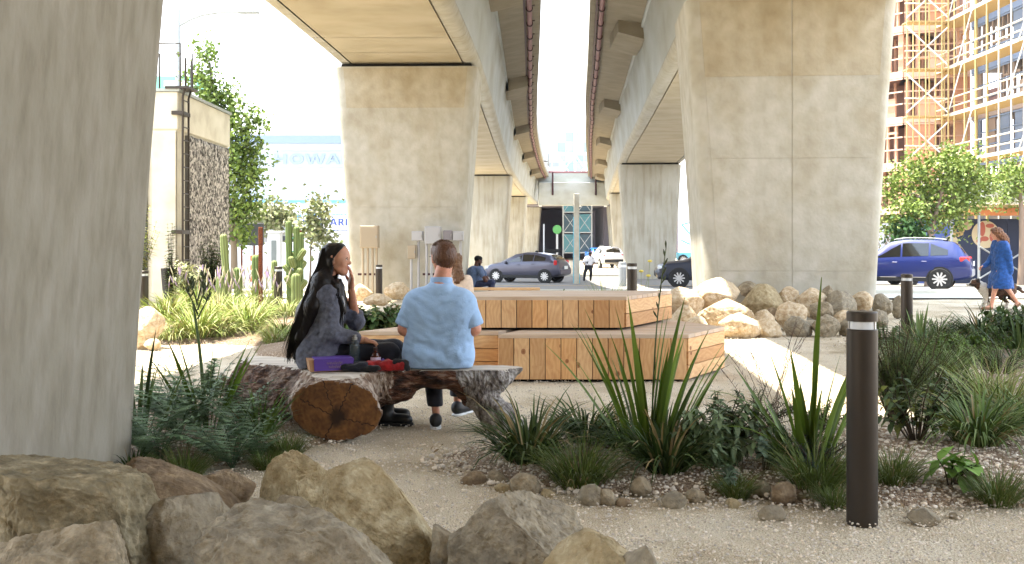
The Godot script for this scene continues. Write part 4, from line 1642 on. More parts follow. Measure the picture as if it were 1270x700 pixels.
func platform() -> void:
	var t := thing("timber_platform", "lower tier of the cedar platform, with upright planks and a recessed left wing", "platform")
	var fl := Vector2(-0.13, -9.28)
	var fr := Vector2(1.63, -9.28)
	var br := Vector2(2.16, -10.15)
	planks_upright(t, fl + Vector2(0, -0.02), fr + Vector2(0, -0.02), 0.03, 0.413, 12)
	boards_level(t, fr + Vector2(0.0, -0.02), br + Vector2(-0.01, 0), 0.03, 0.413, 3)
	var bk := Vector2(1.78, -10.98)
	boards_level(t, br + Vector2(-0.01, 0), bk, 0.03, 0.413, 3)
	deck_boards(t, [fl, fr + Vector2(0.015, 0.0), br + Vector2(0.01, 0), fl + Vector2(0.4, -0.87)], 0.45, 6)
	deck_boards(t, [fl + Vector2(0.4, -0.87), br + Vector2(0.01, 0), bk + Vector2(0.02, 0), fl + Vector2(0.7, -1.7)], 0.45, 6)
	var rec := Vector2(-1.46, -9.62)
	boards_level(t, rec, Vector2(-0.135, -9.62), 0.03, 0.413, 3)
	planks_upright(t, Vector2(-0.11, -9.62), Vector2(-0.11, -9.32), 0.03, 0.413, 2)
	deck_boards(t, [rec + Vector2(-0.02, 0.02), Vector2(-0.135, -9.6), Vector2(0.44, -10.7), rec + Vector2(0.66, -1.1)], 0.45, 7)
	boards_level(t, rec + Vector2(0.62, -1.05), rec + Vector2(0.01, -0.02), 0.03, 0.413, 3)
	var m := MB.new()
	m.prism([Vector2(-0.08, -9.36), Vector2(1.56, -9.36), Vector2(2.06, -10.15), Vector2(1.7, -10.9), Vector2(0.5, -10.9)], 0.0, 0.4)
	m.prism([Vector2(-1.38, -9.7), Vector2(-0.09, -9.7), Vector2(0.4, -10.65), Vector2(-0.8, -10.65)], 0.0, 0.395)
	part("frame", m, M.dark, t)
	t = thing("timber_platform", "upper tier of the cedar platform, resting on the lower tier", "platform")
	var ul := Vector2(-0.86, -9.72)
	var ur := Vector2(1.1, -9.72)
	var ub := Vector2(1.74, -10.95)
	var ubl := Vector2(-0.22, -10.95)
	planks_upright(t, ul + Vector2(0, -0.02), ur + Vector2(0, -0.02), 0.475, 0.745, 13)
	boards_level(t, ur + Vector2(0, -0.02), ub, 0.475, 0.745, 2)
	boards_level(t, ubl, ul, 0.475, 0.745, 2)
	deck_boards(t, [ul + Vector2(0, 0), ur + Vector2(0.015, 0), ub + Vector2(0.015, 0), ubl], 0.78, 9)
	m = MB.new()
	m.prism([ul + Vector2(0.06, -0.08), ur + Vector2(-0.06, -0.08), ub + Vector2(-0.1, 0.05), ubl + Vector2(0.1, 0.05)], 0.452, 0.744)
	part("frame", m, M.dark, t)
	# low bench where the lone man sits
	var b := on_ground(612, 22.5)
	t = thing("timber_bench", "low cedar bench under the man sitting alone", "bench", b)
	for k in 3:
		var q := plank(Vector3(2.4, 0.05, 0.14), 0.006, false)
		part("slat", q, M["cedar_%d" % k], t, Transform3D(Basis.IDENTITY, Vector3(-0.15, 0.3, 0.15 - 0.15 * k)))
	for x in [-1.1, 0.8]:
		part("leg", boxed(Vector3(x, 0.135, 0), Vector3(0.12, 0.27, 0.36), 0.01), M["cedar_1"], t)


func log_bench() -> void:
	var o := Vector3(-0.9, 0, -7.0)
	var t := thing("log_bench", "forked log bench with a flat grey top and a big brown sawn end facing us", "bench", o)
	var B := Vector3(-0.36, 0.2, -0.08)
	var up := Vector3.UP
	var bones := [
		[Vector3(-1.12, 0.2, -0.62), Vector3(-0.55, 0.2, -0.2), 0.265, 0.33, 0.08],
		[Vector3(-0.45, 0.22, -0.2), Vector3(-0.22, 0.205, 0.62), 0.3, 0.285, 0.1, up, 1.38],
		[Vector3(-0.42, 0.3, -0.15), Vector3(-0.25, 0.32, 0.28), 0.26, 0.2, 0.1],
		[Vector3(-0.35, 0.26, -0.1), Vector3(0.1, 0.34, 0.02), 0.27, 0.15, 0.1],
		[Vector3(0.0, 0.385, 0.02), Vector3(0.5, 0.385, 0.02), 0.17, 0.165, 0.06, up, 1.7],
		[Vector3(0.42, 0.385, 0.02), Vector3(0.75, 0.37, 0.02), 0.17, 0.165, 0.07, up, 1.55],
		[Vector3(0.6, 0.31, 0.03), Vector3(0.82, 0.08, 0.08), 0.115, 0.115, 0.07],
		[Vector3(0.74, 0.4, 0.02), Vector3(0.93, 0.425, 0.0), 0.13, 0.06, 0.06],
		[Vector3(0.82, 0.08, 0.08), Vector3(0.93, -0.14, 0.12), 0.12, 0.16, 0.07],
		[Vector3(-0.2, 0.4, 0.1), Vector3(0.05, 0.4, 0.05), 0.2, 0.16, 0.06],
	]
	var n1 := noise(90, 3.2, 4)
	var n2 := noise(91, 1.0, 4)
	n2.fractal_type = FastNoiseLite.FRACTAL_RIDGED
	var cp := Vector3(-0.225, 0.205, 0.54)
	var cn := Vector3(-0.13, -0.1, 1.0).normalized()
	var lp := Vector3(-1.18, 0.2, -0.62)
	var ln := Vector3(-0.92, 0.25, -0.2).normalized()
	var m := flesh(bones, 0.016, func(p: Vector3, f: float) -> float:
		var g := f
		if g < 0.06:
			g += 0.028 * n1.get_noise_3dv(p) + 0.022 * n2.get_noise_3d(p.x * 4.0, p.y * 9.0, p.z * 7.0)
		return maxf(g, maxf(p.y - 0.43, maxf((p - cp).dot(cn), (p - lp).dot(ln)))))
	var seat := func(c: Vector3, n: Vector3) -> bool: return n.y > 0.72 and c.y > 0.412
	var sawn := func(c: Vector3, n: Vector3) -> bool: return n.dot(cn) > 0.8 and (c - cp).dot(cn) > -0.016 and c.distance_to(cp) < 0.42 and not seat.call(c, n)
	var zone := func(c: Vector3) -> int:
		var w := c + Vector3(n1.get_noise_3dv(c * 2.0), 0, n1.get_noise_3dv(c * 2.0 + Vector3.ONE * 9.0)) * 0.09
		if w.x > 0.56 + 0.25 * (0.3 - c.y):
			return 2
		if w.x > 0.1:
			return 3
		return 1 if w.z > 0.16 and w.x > -0.62 else 0
	for k in 4:
		part(["trunk", "pale_collar", "right_leg", "right_limb"][k], pick(m, func(c, n): return not seat.call(c, n) and not sawn.call(c, n) and zone.call(c) == k), [M.bark, M.bark_pale, M.bark_grey, M.limb_bark][k], t)
	part("seat", pick(m, seat), M.seat_wood, t)
	var f := pick(m, sawn)
	var x := Vector3.UP.cross(cn).normalized()
	var y := cn.cross(x)
	for i in f.v.size():
		var q := f.v[i] - cp
		f.uv[i] = Vector2(q.dot(x), -q.dot(y)) / 0.7 + Vector2(0.5, 0.5)
	var em := StandardMaterial3D.new()
	em.albedo_texture = rings_image()
	em.roughness = 0.85
	em.heightmap_enabled = true
	em.heightmap_texture = em.albedo_texture
	em.heightmap_scale = 0.8
	part("sawn_end", f, em, t)


func rings_image() -> ImageTexture:
	var w := 320
	var im := Image.create(w, w, false, Image.FORMAT_RGB8)
	var n := noise(95, 0.016, 4)
	var n2 := noise(96, 0.05, 4)
	for y in w:
		for x in w:
			var q := Vector2(x - w * 0.47, y - w * 0.55)
			var r := q.length() + 16.0 * n.get_noise_2d(x, y)
			var a := q.angle()
			var ring := sin(r * 0.42) * 0.5 + 0.5
			var big := n.get_noise_2d(x * 0.8 + 400.0, y * 0.8) * 0.5 + 0.5
			var c := rgb(0.56, 0.39, 0.215).lerp(rgb(0.34, 0.22, 0.125), clampf(big * 1.1 + 0.18 * ring + 0.4 * n2.get_noise_2d(x, y) - 0.15, 0, 1))
			if r < 34.0:
				c = c.lerp(rgb(0.13, 0.08, 0.05), clampf((34.0 - r) / 26.0, 0.0, 0.75))
			for k in [[0.2, 0.02], [2.1, 0.022], [3.6, 0.018], [5.2, 0.016], [4.4, 0.02]]:
				var da := absf(wrapf(a - float(k[0]) + 0.12 * n2.get_noise_2d(r, 5.0), -PI, PI))
				if da * r < 1.6 and r > 18.0 and r < 120.0:
					c = c.lerp(rgb(0.1, 0.06, 0.04), 0.7)
			if r > 138.0:
				c = c.lerp(rgb(0.62, 0.52, 0.4), clampf((r - 138.0) / 14.0, 0.0, 0.6))
			im.set_pixel(x, y, c)
	return ImageTexture.create_from_image(im)


# A stone seen between these pixels at that distance; it goes down to the ground unless py1 says otherwise
func rock(x0: float, x1: float, y0: float, y1: float, d: float, mat: int, sd: int, label: String, group: String, roll := 0.0, sub := 4, deep := 0.85, sharp := 0.5, rough := 0.04, called := "boulder", long := 0.0) -> void:
	var s := FOC / d
	var w := (x1 - x0) / s
	var a := spot((x0 + x1) * 0.5, y0, d)
	var bottom := spot(0, y1, d).y if y1 > 0.0 else floor_at(a.x, a.z) - 0.06
	var h := a.y - bottom
	var m := stone(sd, Vector3(1.0, minf(1.0, h / w * 1.3) if long == 0.0 else 1.0 / long, 1.0), sub, 9, rough, sharp)
	for i in m.v.size():
		m.v[i] *= Vector3(w, w, deep * (w + h) * 0.5)
	if true:
		var lo := Vector3.INF
		var hi := -Vector3.INF
		for i in m.v.size():
			m.v[i] = Basis(Vector3.BACK, roll) * m.v[i]
			lo = lo.min(m.v[i])
			hi = hi.max(m.v[i])
		for i in m.v.size():
			var q := m.v[i]
			m.v[i] = Vector3(((q.x - lo.x) / (hi.x - lo.x) - 0.5) * w, ((q.y - lo.y) / (hi.y - lo.y) - 0.5) * h, q.z)
	solo(called, m, M["stone_%d" % mat], label, "rock", Vector3(a.x, bottom + h * 0.5, a.z), 0.0, group)


func boulders() -> void:
	var g := "large boulders in the foreground"
	rock(-46, 205, 569, 0, 3.5, 0, 320, "big olive brown boulder at the foot of the nearest pier, bottom left", g, -0.55, 6, 0.75, 0.9, 0.05, "boulder", 1.35)
	rock(-60, 182, 648, 0, 2.85, 5, 312, "tan mottled boulder lowest in the left corner, before the olive one", g, -0.1, 6, 0.9, 0.75, 0.05)
	rock(140, 312, 572, 0, 4.3, 1, 303, "long brown boulder sloping right beside the nearest pier", g, -0.42, 5, 0.8, 0.4, 0.04, "boulder", 2.3)
	rock(160, 276, 612, 0, 3.6, 2, 304, "grey angular boulder between the olive boulder and the wide pale grey one", g, -0.5, 5, 0.9, 0.7)
	rock(228, 318, 584, 0, 4.75, 1, 305, "small dark brown boulder nearest the ferns", g, -0.2, 4, 0.9, 0.5)
	rock(246, 525, 632, 0, 3.05, 2, 306, "wide pale grey boulder with a smooth top at bottom centre left", g, -0.3, 6, 0.9, 0.75, 0.05, "boulder", 1.9)
	rock(308, 398, 616, 0, 4.05, 5, 307, "low dull boulder wedged behind the wide pale grey one", g, 0.1, 4, 0.9, 0.5)
	rock(320, 438, 556, 0, 4.4, 3, 308, "rounded yellowish boulder on the path below the sawn log end", g, 0.1, 6, 0.9, 0.6, 0.05)
	rock(398, 568, 572, 0, 3.75, 3, 309, "smooth elongated boulder slanting down to the right, before the path", g, -0.8, 6, 0.7, 0.6, 0.04, "boulder", 2.3)
	rock(535, 606, 650, 0, 3.6, 5, 310, "narrow boulder tucked right of the smooth slanting one", g, -0.7, 4, 0.9, 0.4, 0.04, "boulder", 2.0)
	rock(556, 742, 610, 0, 3.4, 2, 313, "grey wedge shaped boulder with a sharp ridge at bottom centre", g, -0.35, 6, 0.9, 0.95, 0.05)
	rock(655, 850, 664, 0, 3.0, 3, 318, "tan boulder lowest at bottom centre, cut by the picture's edge", g, -0.2, 5, 0.9, 0.5)
	rock(740, 842, 676, 0, 2.9, 2, 319, "small grey boulder lying right of the tan one at the bottom edge", g, -0.2, 4, 0.9, 0.5)
	# pale rocks heaped round the right pier
	g = "pale rocks heaped at the right pier"
	var heap := [
		[856, 920, 344, 382, 15.8, 4, "largest cream rock of the heap, rough topped, left of the right pier"],
		[826, 874, 356, 392, 15.4, 4, "smooth cream rock at the far left of the heap"],
		[918, 974, 352, 390, 16.2, 3, "tan rounded rock against the foot of the right pier"],
		[916, 944, 349, 364, 16.9, 5, "small brownish rock peeping over the tan rounded one"],
		[966, 992, 355, 380, 16.3, 4, "cream rock right of the tan rounded one"],
		[987, 1028, 357, 390, 16.1, 4, "squarish cream rock under the middle joint of the right pier"],
		[1020, 1036, 354, 370, 16.7, 5, "small upright rock touching the right pier"],
		[1024, 1064, 360, 396, 15.9, 2, "grey white boulder near the right side of the pier"],
		[1054, 1084, 361, 384, 16.2, 4, "yellowish cornered rock at the right edge of the pier"],
		[1083, 1107, 364, 388, 16.6, 2, "greyish rock just right of the pier's corner"],
		[1105, 1122, 366, 390, 17.0, 2, "rightmost grey rock of the heap, beside the dark bollard"],
		[866, 938, 370, 410, 14.6, 4, "broad sunlit white rock in front of the largest cream rock"],
		[828, 868, 378, 408, 14.5, 4, "low sunlit rock right behind the platform's end"],
		[962, 1002, 374, 408, 14.9, 4, "blocky pale rock before the cream ones at the heap's middle"],
		[945, 967, 381, 400, 15.1, 1, "small brown rock filling the gap at the heap's middle"],
		[1004, 1034, 374, 396, 15.1, 5, "flat tan rock under the grey white boulder"],
		[934, 962, 384, 406, 14.5, 4, "small sunlit cream rock right of the broad white rock"],
		[1031, 1064, 384, 406, 15.0, 4, "cream rock before the yellowish cornered one"],
		[1062, 1080, 383, 400, 15.2, 1, "small dark rock near the right end of the heap"],
		[972, 1008, 392, 418, 14.0, 2, "grey flat faced rock at the front of the heap"],
		[1006, 1044, 390, 418, 13.9, 5, "tan grey rock just left of the nearest bollard's top"],
		[888, 944, 388, 420, 13.7, 4, "sunlit rock lowest at the front left of the heap"],
		[926, 968, 394, 420, 13.8, 4, "sunlit yellow tinged rock at the front of the heap"],
		[1040, 1064, 394, 416, 14.0, 2, "grey rock half behind the nearest bollard's lamp"],
		[1078, 1100, 384, 404, 15.4, 2, "low grey rock right of the nearest bollard's lamp"],
		[848, 880, 392, 414, 13.6, 4, "small white rock at the corner of the lower platform tier"],
	]
	for i in heap.size():
		var h: Array = heap[i]
		rock(h[0], h[1], h[2], h[3] + 6, h[4], h[5], 400 + i, h[6], g, 0.0, 4, 0.95, 0.55, 0.05)
	# rocks elsewhere
	g = "rocks at the planting beds"
	rock(160, 203, 380, 436, 12.2, 4, 451, "yellow sandstone block behind the nearest pier, by the lime grasses", g, 0.0, 4, 0.9, 0.9, 0.03)
	rock(262, 284, 462, 492, 7.9, 2, 452, "grey round rock touching the left end of the log", g, 0.0, 4)
	rock(283, 300, 478, 494, 7.7, 2, 453, "small grey rock under the left end of the log", g, 0.0, 3)
	rock(476, 508, 350, 372, 20.5, 4, 454, "beige rounded rock behind the leafy shrub, before the tan pier", g)
	rock(436, 462, 352, 374, 21.2, 4, 455, "white rock at the left foot of the tan pier", g)
	rock(450, 486, 364, 380, 18.5, 4, 456, "flat peach coloured rock behind the leafy shrub", g)
	rock(178, 200, 420, 436, 12.0, 4, 457, "small sandstone piece below the sandstone block", g, 0.0, 3)
	rock(728, 766, 532, 552, 6.4, 5, 458, "brownish stone between the grass clumps in the middle bed", g, 0.0, 4)


func small_stones() -> void:
	var g := "stones edging the path"
	var l := [
		[571, 604, 583, 604, 1, "dark brown edging stone, first from the left beside the grass clump"],
		[604, 632, 584, 602, 5, "low pale edging stone right of the dark brown one"],
		[632, 671, 586, 618, 5, "tan pointed edging stone below the strappy grass clump"],
		[612, 640, 600, 614, 3, "small flat edging stone before the tan pointed one"],
		[717, 748, 601, 630, 2, "grey blocky edging stone, left one of a touching pair"],
		[738, 766, 606, 630, 5, "brown edging stone, right one of a touching pair"],
		[781, 809, 591, 620, 5, "upright oval edging stone below the tall flax"],
		[820, 852, 610, 634, 2, "rounded grey edging stone below the dark strappy leaves"],
		[849, 876, 606, 628, 5, "tan edging stone right of the rounded grey one"],
		[764, 784, 618, 632, 1, "small brown edging stone between the pair and the oval one"],
		[938, 974, 626, 648, 2, "flat grey edging stone before the sage shrub"],
		[956, 988, 598, 630, 1, "tall brown stone standing right of the sage shrub"],
		[932, 958, 596, 622, 5, "dull stone at the foot of the sage shrub"],
		[1126, 1165, 630, 653, 2, "smooth grey stone right of the nearest bollard"],
		[668, 690, 606, 620, 3, "pale small stone right of the tan pointed one"],
		[900, 922, 618, 634, 3, "pale small stone below the sage shrub's left side"],
		[1176, 1196, 634, 646, 5, "small stone below the bright broad leaves"],
		[620, 642, 570, 586, 3, "pale stone at the foot of the strappy grass clump"],
	]
	for i in l.size():
		var q: Array = l[i]
		var d: float = EYE * FOC / (float(q[3]) - 4.0 - 302.0)
		rock(q[0], q[1], q[2], q[3] + 3, d, q[4], 500 + i, q[5], g, 0.0, 3, 0.9, 0.7, 0.06, "edging_stone")
	# loose pebbles: on the beds and thinly over the path
	var bit := stone(3, Vector3.ONE, 1, 5, 0.05)
	var mm := MultiMesh.new()
	mm.transform_format = MultiMesh.TRANSFORM_3D
	mm.use_colors = true
	mm.mesh = bit.mesh()
	var xs := []
	for k in 62000:
		var p: Vector3
		if k < 15000:
			var b: Array = BEDS[[0, 0, 0, 0, 1, 1, 5, 4][k % 8]]
			var a := rng.randf() * TAU
			var q := sqrt(rng.randf()) * 1.06
			p = Vector3(b[0] + cos(a) * b[2] * q, 0, b[1] + sin(a) * b[3] * q)
		else:
			var d := pow(rng.randf(), 1.6) * 11.0 + 2.7
			p = Vector3(rng.randf_range(-0.55, 0.55) * d, 0, -d)
		var s := rng.randf_range(0.006, 0.015) if k >= 15000 else minf(0.0095 / pow(rng.randf() + 0.03, 0.5), 0.034)
		p.y = floor_at(p.x, p.z) + 0.014 + s * 0.1
		xs.append(Transform3D(Basis.from_euler(Vector3(rng.randf() * 6, rng.randf() * 6, rng.randf() * 6)).scaled(Vector3(s, s * 0.7, s)), p))
	mm.instance_count = xs.size()
	for i in xs.size():
		mm.set_instance_transform(i, xs[i])
		var k := rng.randf_range(0.42, 0.82)
		var w := rng.randf()
		mm.set_instance_color(i, Color(k, k * (0.84 + 0.06 * w), k * (0.64 + 0.14 * w)))
	var o := MultiMeshInstance3D.new()
	o.name = "gravel_pebbles"
	o.multimesh = mm
	o.material_override = M.pebble
	add_child(o, true)
	tag(o, "loose tan pebbles strewn over the beds and path", "gravel", "", "stuff")


func utilities() -> void:
	var tan_ := flat(rgb(0.62, 0.57, 0.49), 0.6)
	var grey := flat(rgb(0.66, 0.66, 0.67), 0.55)
	var dark := flat(rgb(0.50, 0.48, 0.50), 0.55)
	var spec := [
		[447, 470, 280, 308, 23.0, tan_, [450, 456, 462, 467], "tan utility box on four conduits, left half of the tan pier"],
		[506, 516, 304, 321, 23.1, tan_, [510], "small beige meter box on a thin conduit, lowest of the pier's boxes"],
		[511, 525, 287, 299, 23.1, grey, [519], "small grey box left of the largest grey box on the pier"],
		[527, 547, 281, 303, 23.05, grey, [529, 535], "largest grey utility box on the pier, above the seated man's head"],
		[550, 561, 286, 298, 23.1, dark, [555], "darker grey box right of the largest grey box on the pier"],
		[562, 575, 287, 299, 23.1, grey, [571], "rightmost pale grey box at the pier's right edge"],
	]
	for s in spec:
		var d: float = s[4]
		var a := spot((s[0] + s[1]) * 0.5, s[3], d)
		var w: float = (s[1] - s[0]) / FOC * d
		var h: float = (s[3] - s[2]) / FOC * d
		var base := Vector3(a.x, land(d), a.z)
		var t := thing("utility_box", s[7], "utility box", base, 0.0, "utility boxes on the tan pier")
		var y := a.y - base.y + h * 0.5
		part("case", boxed(Vector3(0, y, 0), Vector3(w, h, 0.22), 0.01), s[5], t)
		part("door", boxed(Vector3(0, y, 0.115), Vector3(w * 0.9, h * 0.9, 0.012), 0.004), s[5], t)
		part("latch", boxed(Vector3(w * 0.38, y, 0.13), Vector3(0.02, 0.06, 0.02)), M.steel, t)
		for px in s[6]:
			var m := MB.new()
			var x: float = (px - 635.0) / FOC * d - a.x
			m.tube([Vector3(x, 0, 0), Vector3(x, y - h * 0.5 + 0.01, 0)], [0.03], 8)
			part("conduit", m, tan_ if s[0] < 500 else grey, t)
		if w > 0.3:
			part("strut", boxed(Vector3(0, 0.62, -0.03), Vector3(w * 1.3, 0.05, 0.05)), M.clamp_metal, t)


func bollard(p: Vector3, label: String, h := 0.99, r := 0.07) -> void:
	var t := thing("bollard", label, "bollard", p, 0.0, "dark bollard lights along the path")
	var m := MB.new()
	m.lathe([Vector2(0, -0.05), Vector2(r, -0.05), Vector2(r, h - 0.085), Vector2(r - 0.004, h - 0.081), Vector2(0, h - 0.081)], 40)
	part("post", m, M.bronze, t)
	m = MB.new()
	m.lathe([Vector2(0, h - 0.081), Vector2(r - 0.008, h - 0.081), Vector2(r - 0.008, h - 0.045), Vector2(0, h - 0.045)], 40)
	var g := flat(Color(0.82, 0.84, 0.86), 0.25)
	part("lens", m, g, t)
	m = MB.new()
	m.lathe([Vector2(0, h - 0.045), Vector2(r, h - 0.045), Vector2(r, h - 0.006), Vector2(r - 0.006, h), Vector2(0, h)], 40)
	part("cap", m, M.bronze, t)
	for k in 3:
		var a := TAU * k / 3.0 + 0.9
		var q := MB.new()
		q.tube([Vector3(cos(a) * (r - 0.006), h - 0.083, sin(a) * (r - 0.006)), Vector3(cos(a) * (r - 0.006), h - 0.043, sin(a) * (r - 0.006))], [0.003], 6)
		part("pin", q, M.steel, t)


func bollards() -> void:
	var list := [
		[1069.5, 4.62, "nearest dark bronze bollard light, right of the sage shrub", 0.985],
		[345, 17.2, "dark bollard among the lime grasses before the cacti", 0.9],
		[178, 15.3, "dark bollard by the cream building, next to the nearest pier's edge", 0.88],
		[470, 21.0, "dark bollard before the tan pier, under the tan utility box", 0.86],
		[784, 14.0, "dark bollard behind the platform, left of the pale rocks", 1.02],
		[1125, 12.3, "dark bollard in front of the blue car", 0.92],
	]
	for q in list:
		var p := on_ground(q[0], q[1])
		p.y = floor_at(p.x, p.z) if q[1] < 10 else land(q[1])
		bollard(p, q[2], q[3])
	var t := thing("steel_bollard", "stout silver steel bollard behind the dark one, by the second right pier", "bollard", on_ground(772, 40))
	var m := MB.new()
	m.lathe([Vector2(0, 0), Vector2(0.16, 0), Vector2(0.16, 0.95), Vector2(0.13, 1.0), Vector2(0, 1.0)], 24)
	part("post", m, M.galv, t)
	m = MB.new()
	m.lathe([Vector2(0.161, 0.78), Vector2(0.164, 0.78), Vector2(0.164, 0.88), Vector2(0.161, 0.88)], 24)
	part("band", m, M.white, t)


func litter() -> void:
	var m := MB.new()
	leaf(m, Vector3(-0.5, 0, 0), Vector3.RIGHT, Vector3.UP, 1.0, 0.4, 0.25, 0.3)
	var mm := MultiMesh.new()
	mm.transform_format = MultiMesh.TRANSFORM_3D
	mm.use_colors = true
	mm.mesh = m.mesh()
	mm.instance_count = 1500
	for i in mm.instance_count:
		var b: Array = BEDS[[0, 0, 1, 4, 5, 2][i % 6]]
		var a := rng.randf() * TAU
		var q := sqrt(rng.randf()) * 1.1
		var s := rng.randf_range(0.02, 0.05)
		var p := Vector3(b[0] + cos(a) * b[2] * q, 0, b[1] + sin(a) * b[3] * q)
		p.y = floor_at(p.x, p.z) + 0.022
		mm.set_instance_transform(i, Transform3D(Basis.from_euler(Vector3(rng.randfn() * 0.35, a * 3.0, rng.randfn() * 0.35)).scaled(Vector3(s, s, s)), p))
		var k := rng.randf_range(0.6, 1.3)
		mm.set_instance_color(i, Color(0.22 * k, 0.15 * k, 0.08 * k))
	var o := MultiMeshInstance3D.new()
	o.name = "leaf_litter"
	o.multimesh = mm
	o.material_override = M.leaf_dull
	add_child(o, true)
	tag(o, "dry brown leaf litter scattered under the plants", "leaf litter", "", "stuff")


func car_at(st: Array, x: float) -> Array:
	var i := 0
	while i < st.size() - 2 and x > st[i + 1][0]:
		i += 1
	var u := clampf((x - st[i][0]) / (st[i + 1][0] - st[i][0]), 0.0, 1.0)
	var r := []
	for k in 6:
		r.append(lerpf(st[i][k], st[i + 1][k], u))
	return r


func car_side(st: Array, x: float, t: float, g: float) -> Vector3:
	var s := car_at(st, x)
	return Vector3(x, lerpf(s[2], s[3] - 0.06, t) + 0.002, (lerpf(s[4] * 0.965, s[5], t) + 0.007) * g)


func car_top(st: Array, x: float, z: float) -> Vector3:
	var s := car_at(st, x)
	return Vector3(x, s[3] + 0.012 - 0.03 * z * z, z * s[5])


# A car that heads towards its own -x. Stations: x, underside, belt, top, half width, half width at the top.
func car(called: String, label: String, category: String, where: Vector3, turn: float, st: Array, paint: Material, win: Array, wheels: Array, wr: float, extra: Dictionary) -> Node3D:
	var t := thing(called, label, category, where, turn, "cars on the street")
	var rings := []
	var xs := []
	for i in st.size() - 1:
		for k in 3:
			xs.append(lerpf(st[i][0], st[i + 1][0], k / 3.0))
	xs.append(st[-1][0])
	for x in xs:
		var s := car_at(st, x)
		var ring := []
		var half := [Vector2(s[1], 0.0), Vector2(s[1], s[4] * 0.88), Vector2(s[1] + 0.1, s[4] * 0.98), Vector2(lerpf(s[1], s[2], 0.5), s[4]), Vector2(lerpf(s[1], s[2], 0.82), s[4] * 1.0), Vector2(s[2], s[4] * 0.965), Vector2(lerpf(s[2], s[3], 0.5) - 0.03, lerpf(s[4] * 0.965, s[5], 0.5)), Vector2(s[3] - 0.06, s[5]), Vector2(s[3] - 0.015, s[5] * 0.86), Vector2(s[3], s[5] * 0.45), Vector2(s[3], 0.0)]
		for q in half:
			ring.append(Vector3(x, q.x, q.y))
		for k in range(half.size() - 2, 0, -1):
			ring.append(Vector3(x, half[k].x, -half[k].y))
		rings.append(ring)
	var m := MB.new()
	m.loft(rings)
	part("body", m, paint, t)
	# glass
	for g in [1.0, -1.0]:
		for w in win:
			var q := MB.new()
			var n := 5
			var last := []
			for k in n + 1:
				var x: float = lerpf(w[0], w[1], float(k) / n)
				var hi: float = lerpf(w[2], w[3], float(k) / n)
				var row := [q.vert(car_side(st, x, 0.1, g)), q.vert(car_side(st, x, (0.1 + hi) * 0.5, g)), q.vert(car_side(st, x, hi, g))]
				if k:
					for j in 2:
						if g > 0:
							q.quad(last[j], row[j], row[j + 1], last[j + 1])
						else:
							q.quad(last[j + 1], row[j + 1], row[j], last[j])
				last = row
			part("window", q, M.car_glass, t)
		# doors' handles, mirror, sill
		for x in extra.handles:
			part("door_handle", boxed(car_side(st, x, -0.24, g), Vector3(0.17, 0.03, 0.03), 0.01), paint, t)
		part("mirror", boxed(car_side(st, extra.mirror, 0.18, g) + Vector3(0, 0, 0.1 * g), Vector3(0.12, 0.13, 0.2), 0.04), paint, t)
		var sx: Array = car_at(st, 0.0)
		part("sill", boxed(Vector3((wheels[0] + wheels[1]) * 0.5, sx[1] + 0.07, (sx[4] - 0.02) * g), Vector3(wheels[1] - wheels[0] - wr * 1.9, 0.15, 0.06), 0.02), M.black, t)
		for x in wheels:
			var s := car_at(st, x)
			var a := MB.new()
			var ab := Basis(Vector3.RIGHT, PI / 2 * g)
			a.lathe([Vector2(0, -0.12), Vector2(wr * 1.14, -0.12), Vector2(wr * 1.14, 0.006), Vector2(0, 0.006)], 28, Vector3(x, wr, s[4] * g), ab)
			part("wheel_arch", a, M.black, t)
			wheel(t, Vector3(x, wr, (s[4] - 0.075) * g), wr, 0.2, g)
		var tl: Array = extra.tail
		var lm := MB.new()
		lm.box(Vector3(tl[0], tl[1], tl[2] * g), Vector3(tl[3], tl[4], 0.28), Basis(Vector3.UP, 0.35 * g), 0.03)
		part("tail_light", lm, flat(rgb(0.72, 0.16, 0.18), 0.2), t)
		part("headlight", boxed(Vector3(st[1][0] + 0.1, lerpf(st[1][2], st[1][3], 0.2), (st[1][4] - 0.12) * g), Vector3(0.25, 0.14, 0.3), 0.04), flat(rgb(0.8, 0.83, 0.85), 0.1), t)
	for w in [[extra.rear[0], extra.rear[1], "rear_window"], [extra.front[0], extra.front[1], "windscreen"]]:
		var q := MB.new()
		var last := []
		for k in 5:
			var x: float = lerpf(w[0], w[1], k / 4.0)
			var row := []
			for z in [-0.84, -0.45, 0.0, 0.45, 0.84]:
				row.append(q.vert(car_top(st, x, z)))
			if k:
				for j in 4:
					q.quad(last[j + 1], row[j + 1], row[j], last[j]) if w[1] < w[0] else q.quad(last[j], last[j + 1], row[j + 1], row[j])
			last = row
		part(w[2], q, M.car_glass, t)
	var e: Array = st[-1]
	part("rear_bumper", boxed(Vector3(e[0] - 0.02, e[1] + 0.1, 0), Vector3(0.12, 0.26, e[4] * 1.9), 0.04), extra.bumper, t)
	part("number_plate", boxed(Vector3(e[0] + 0.03, extra.plate, 0), Vector3(0.03, 0.15, 0.42), 0.005), M.white, t)
	part("front_bumper", boxed(Vector3(st[0][0] + 0.03, st[0][1] + 0.08, 0), Vector3(0.12, 0.24, st[0][4] * 1.9), 0.04), M.black, t)
	if extra.has("roof_rail"):
		for g in [1.0, -1.0]:
			var q := MB.new()
			var p := []
			for k in 6:
				var x := lerpf(-0.1, 1.5, k / 5.0)
				var s := car_at(st, x)
				p.append(Vector3(x, s[3] + 0.05, s[5] * 0.86 * g))
			q.tube(p, [0.018], 6)
			part("roof_rail", q, M.galv, t)
	var an := MB.new()
	var ra := car_at(st, extra.aerial)
	an.ball(Vector3(extra.aerial, ra[3] + 0.03, 0), Vector3(0.09, 0.06, 0.03), 6, 8)
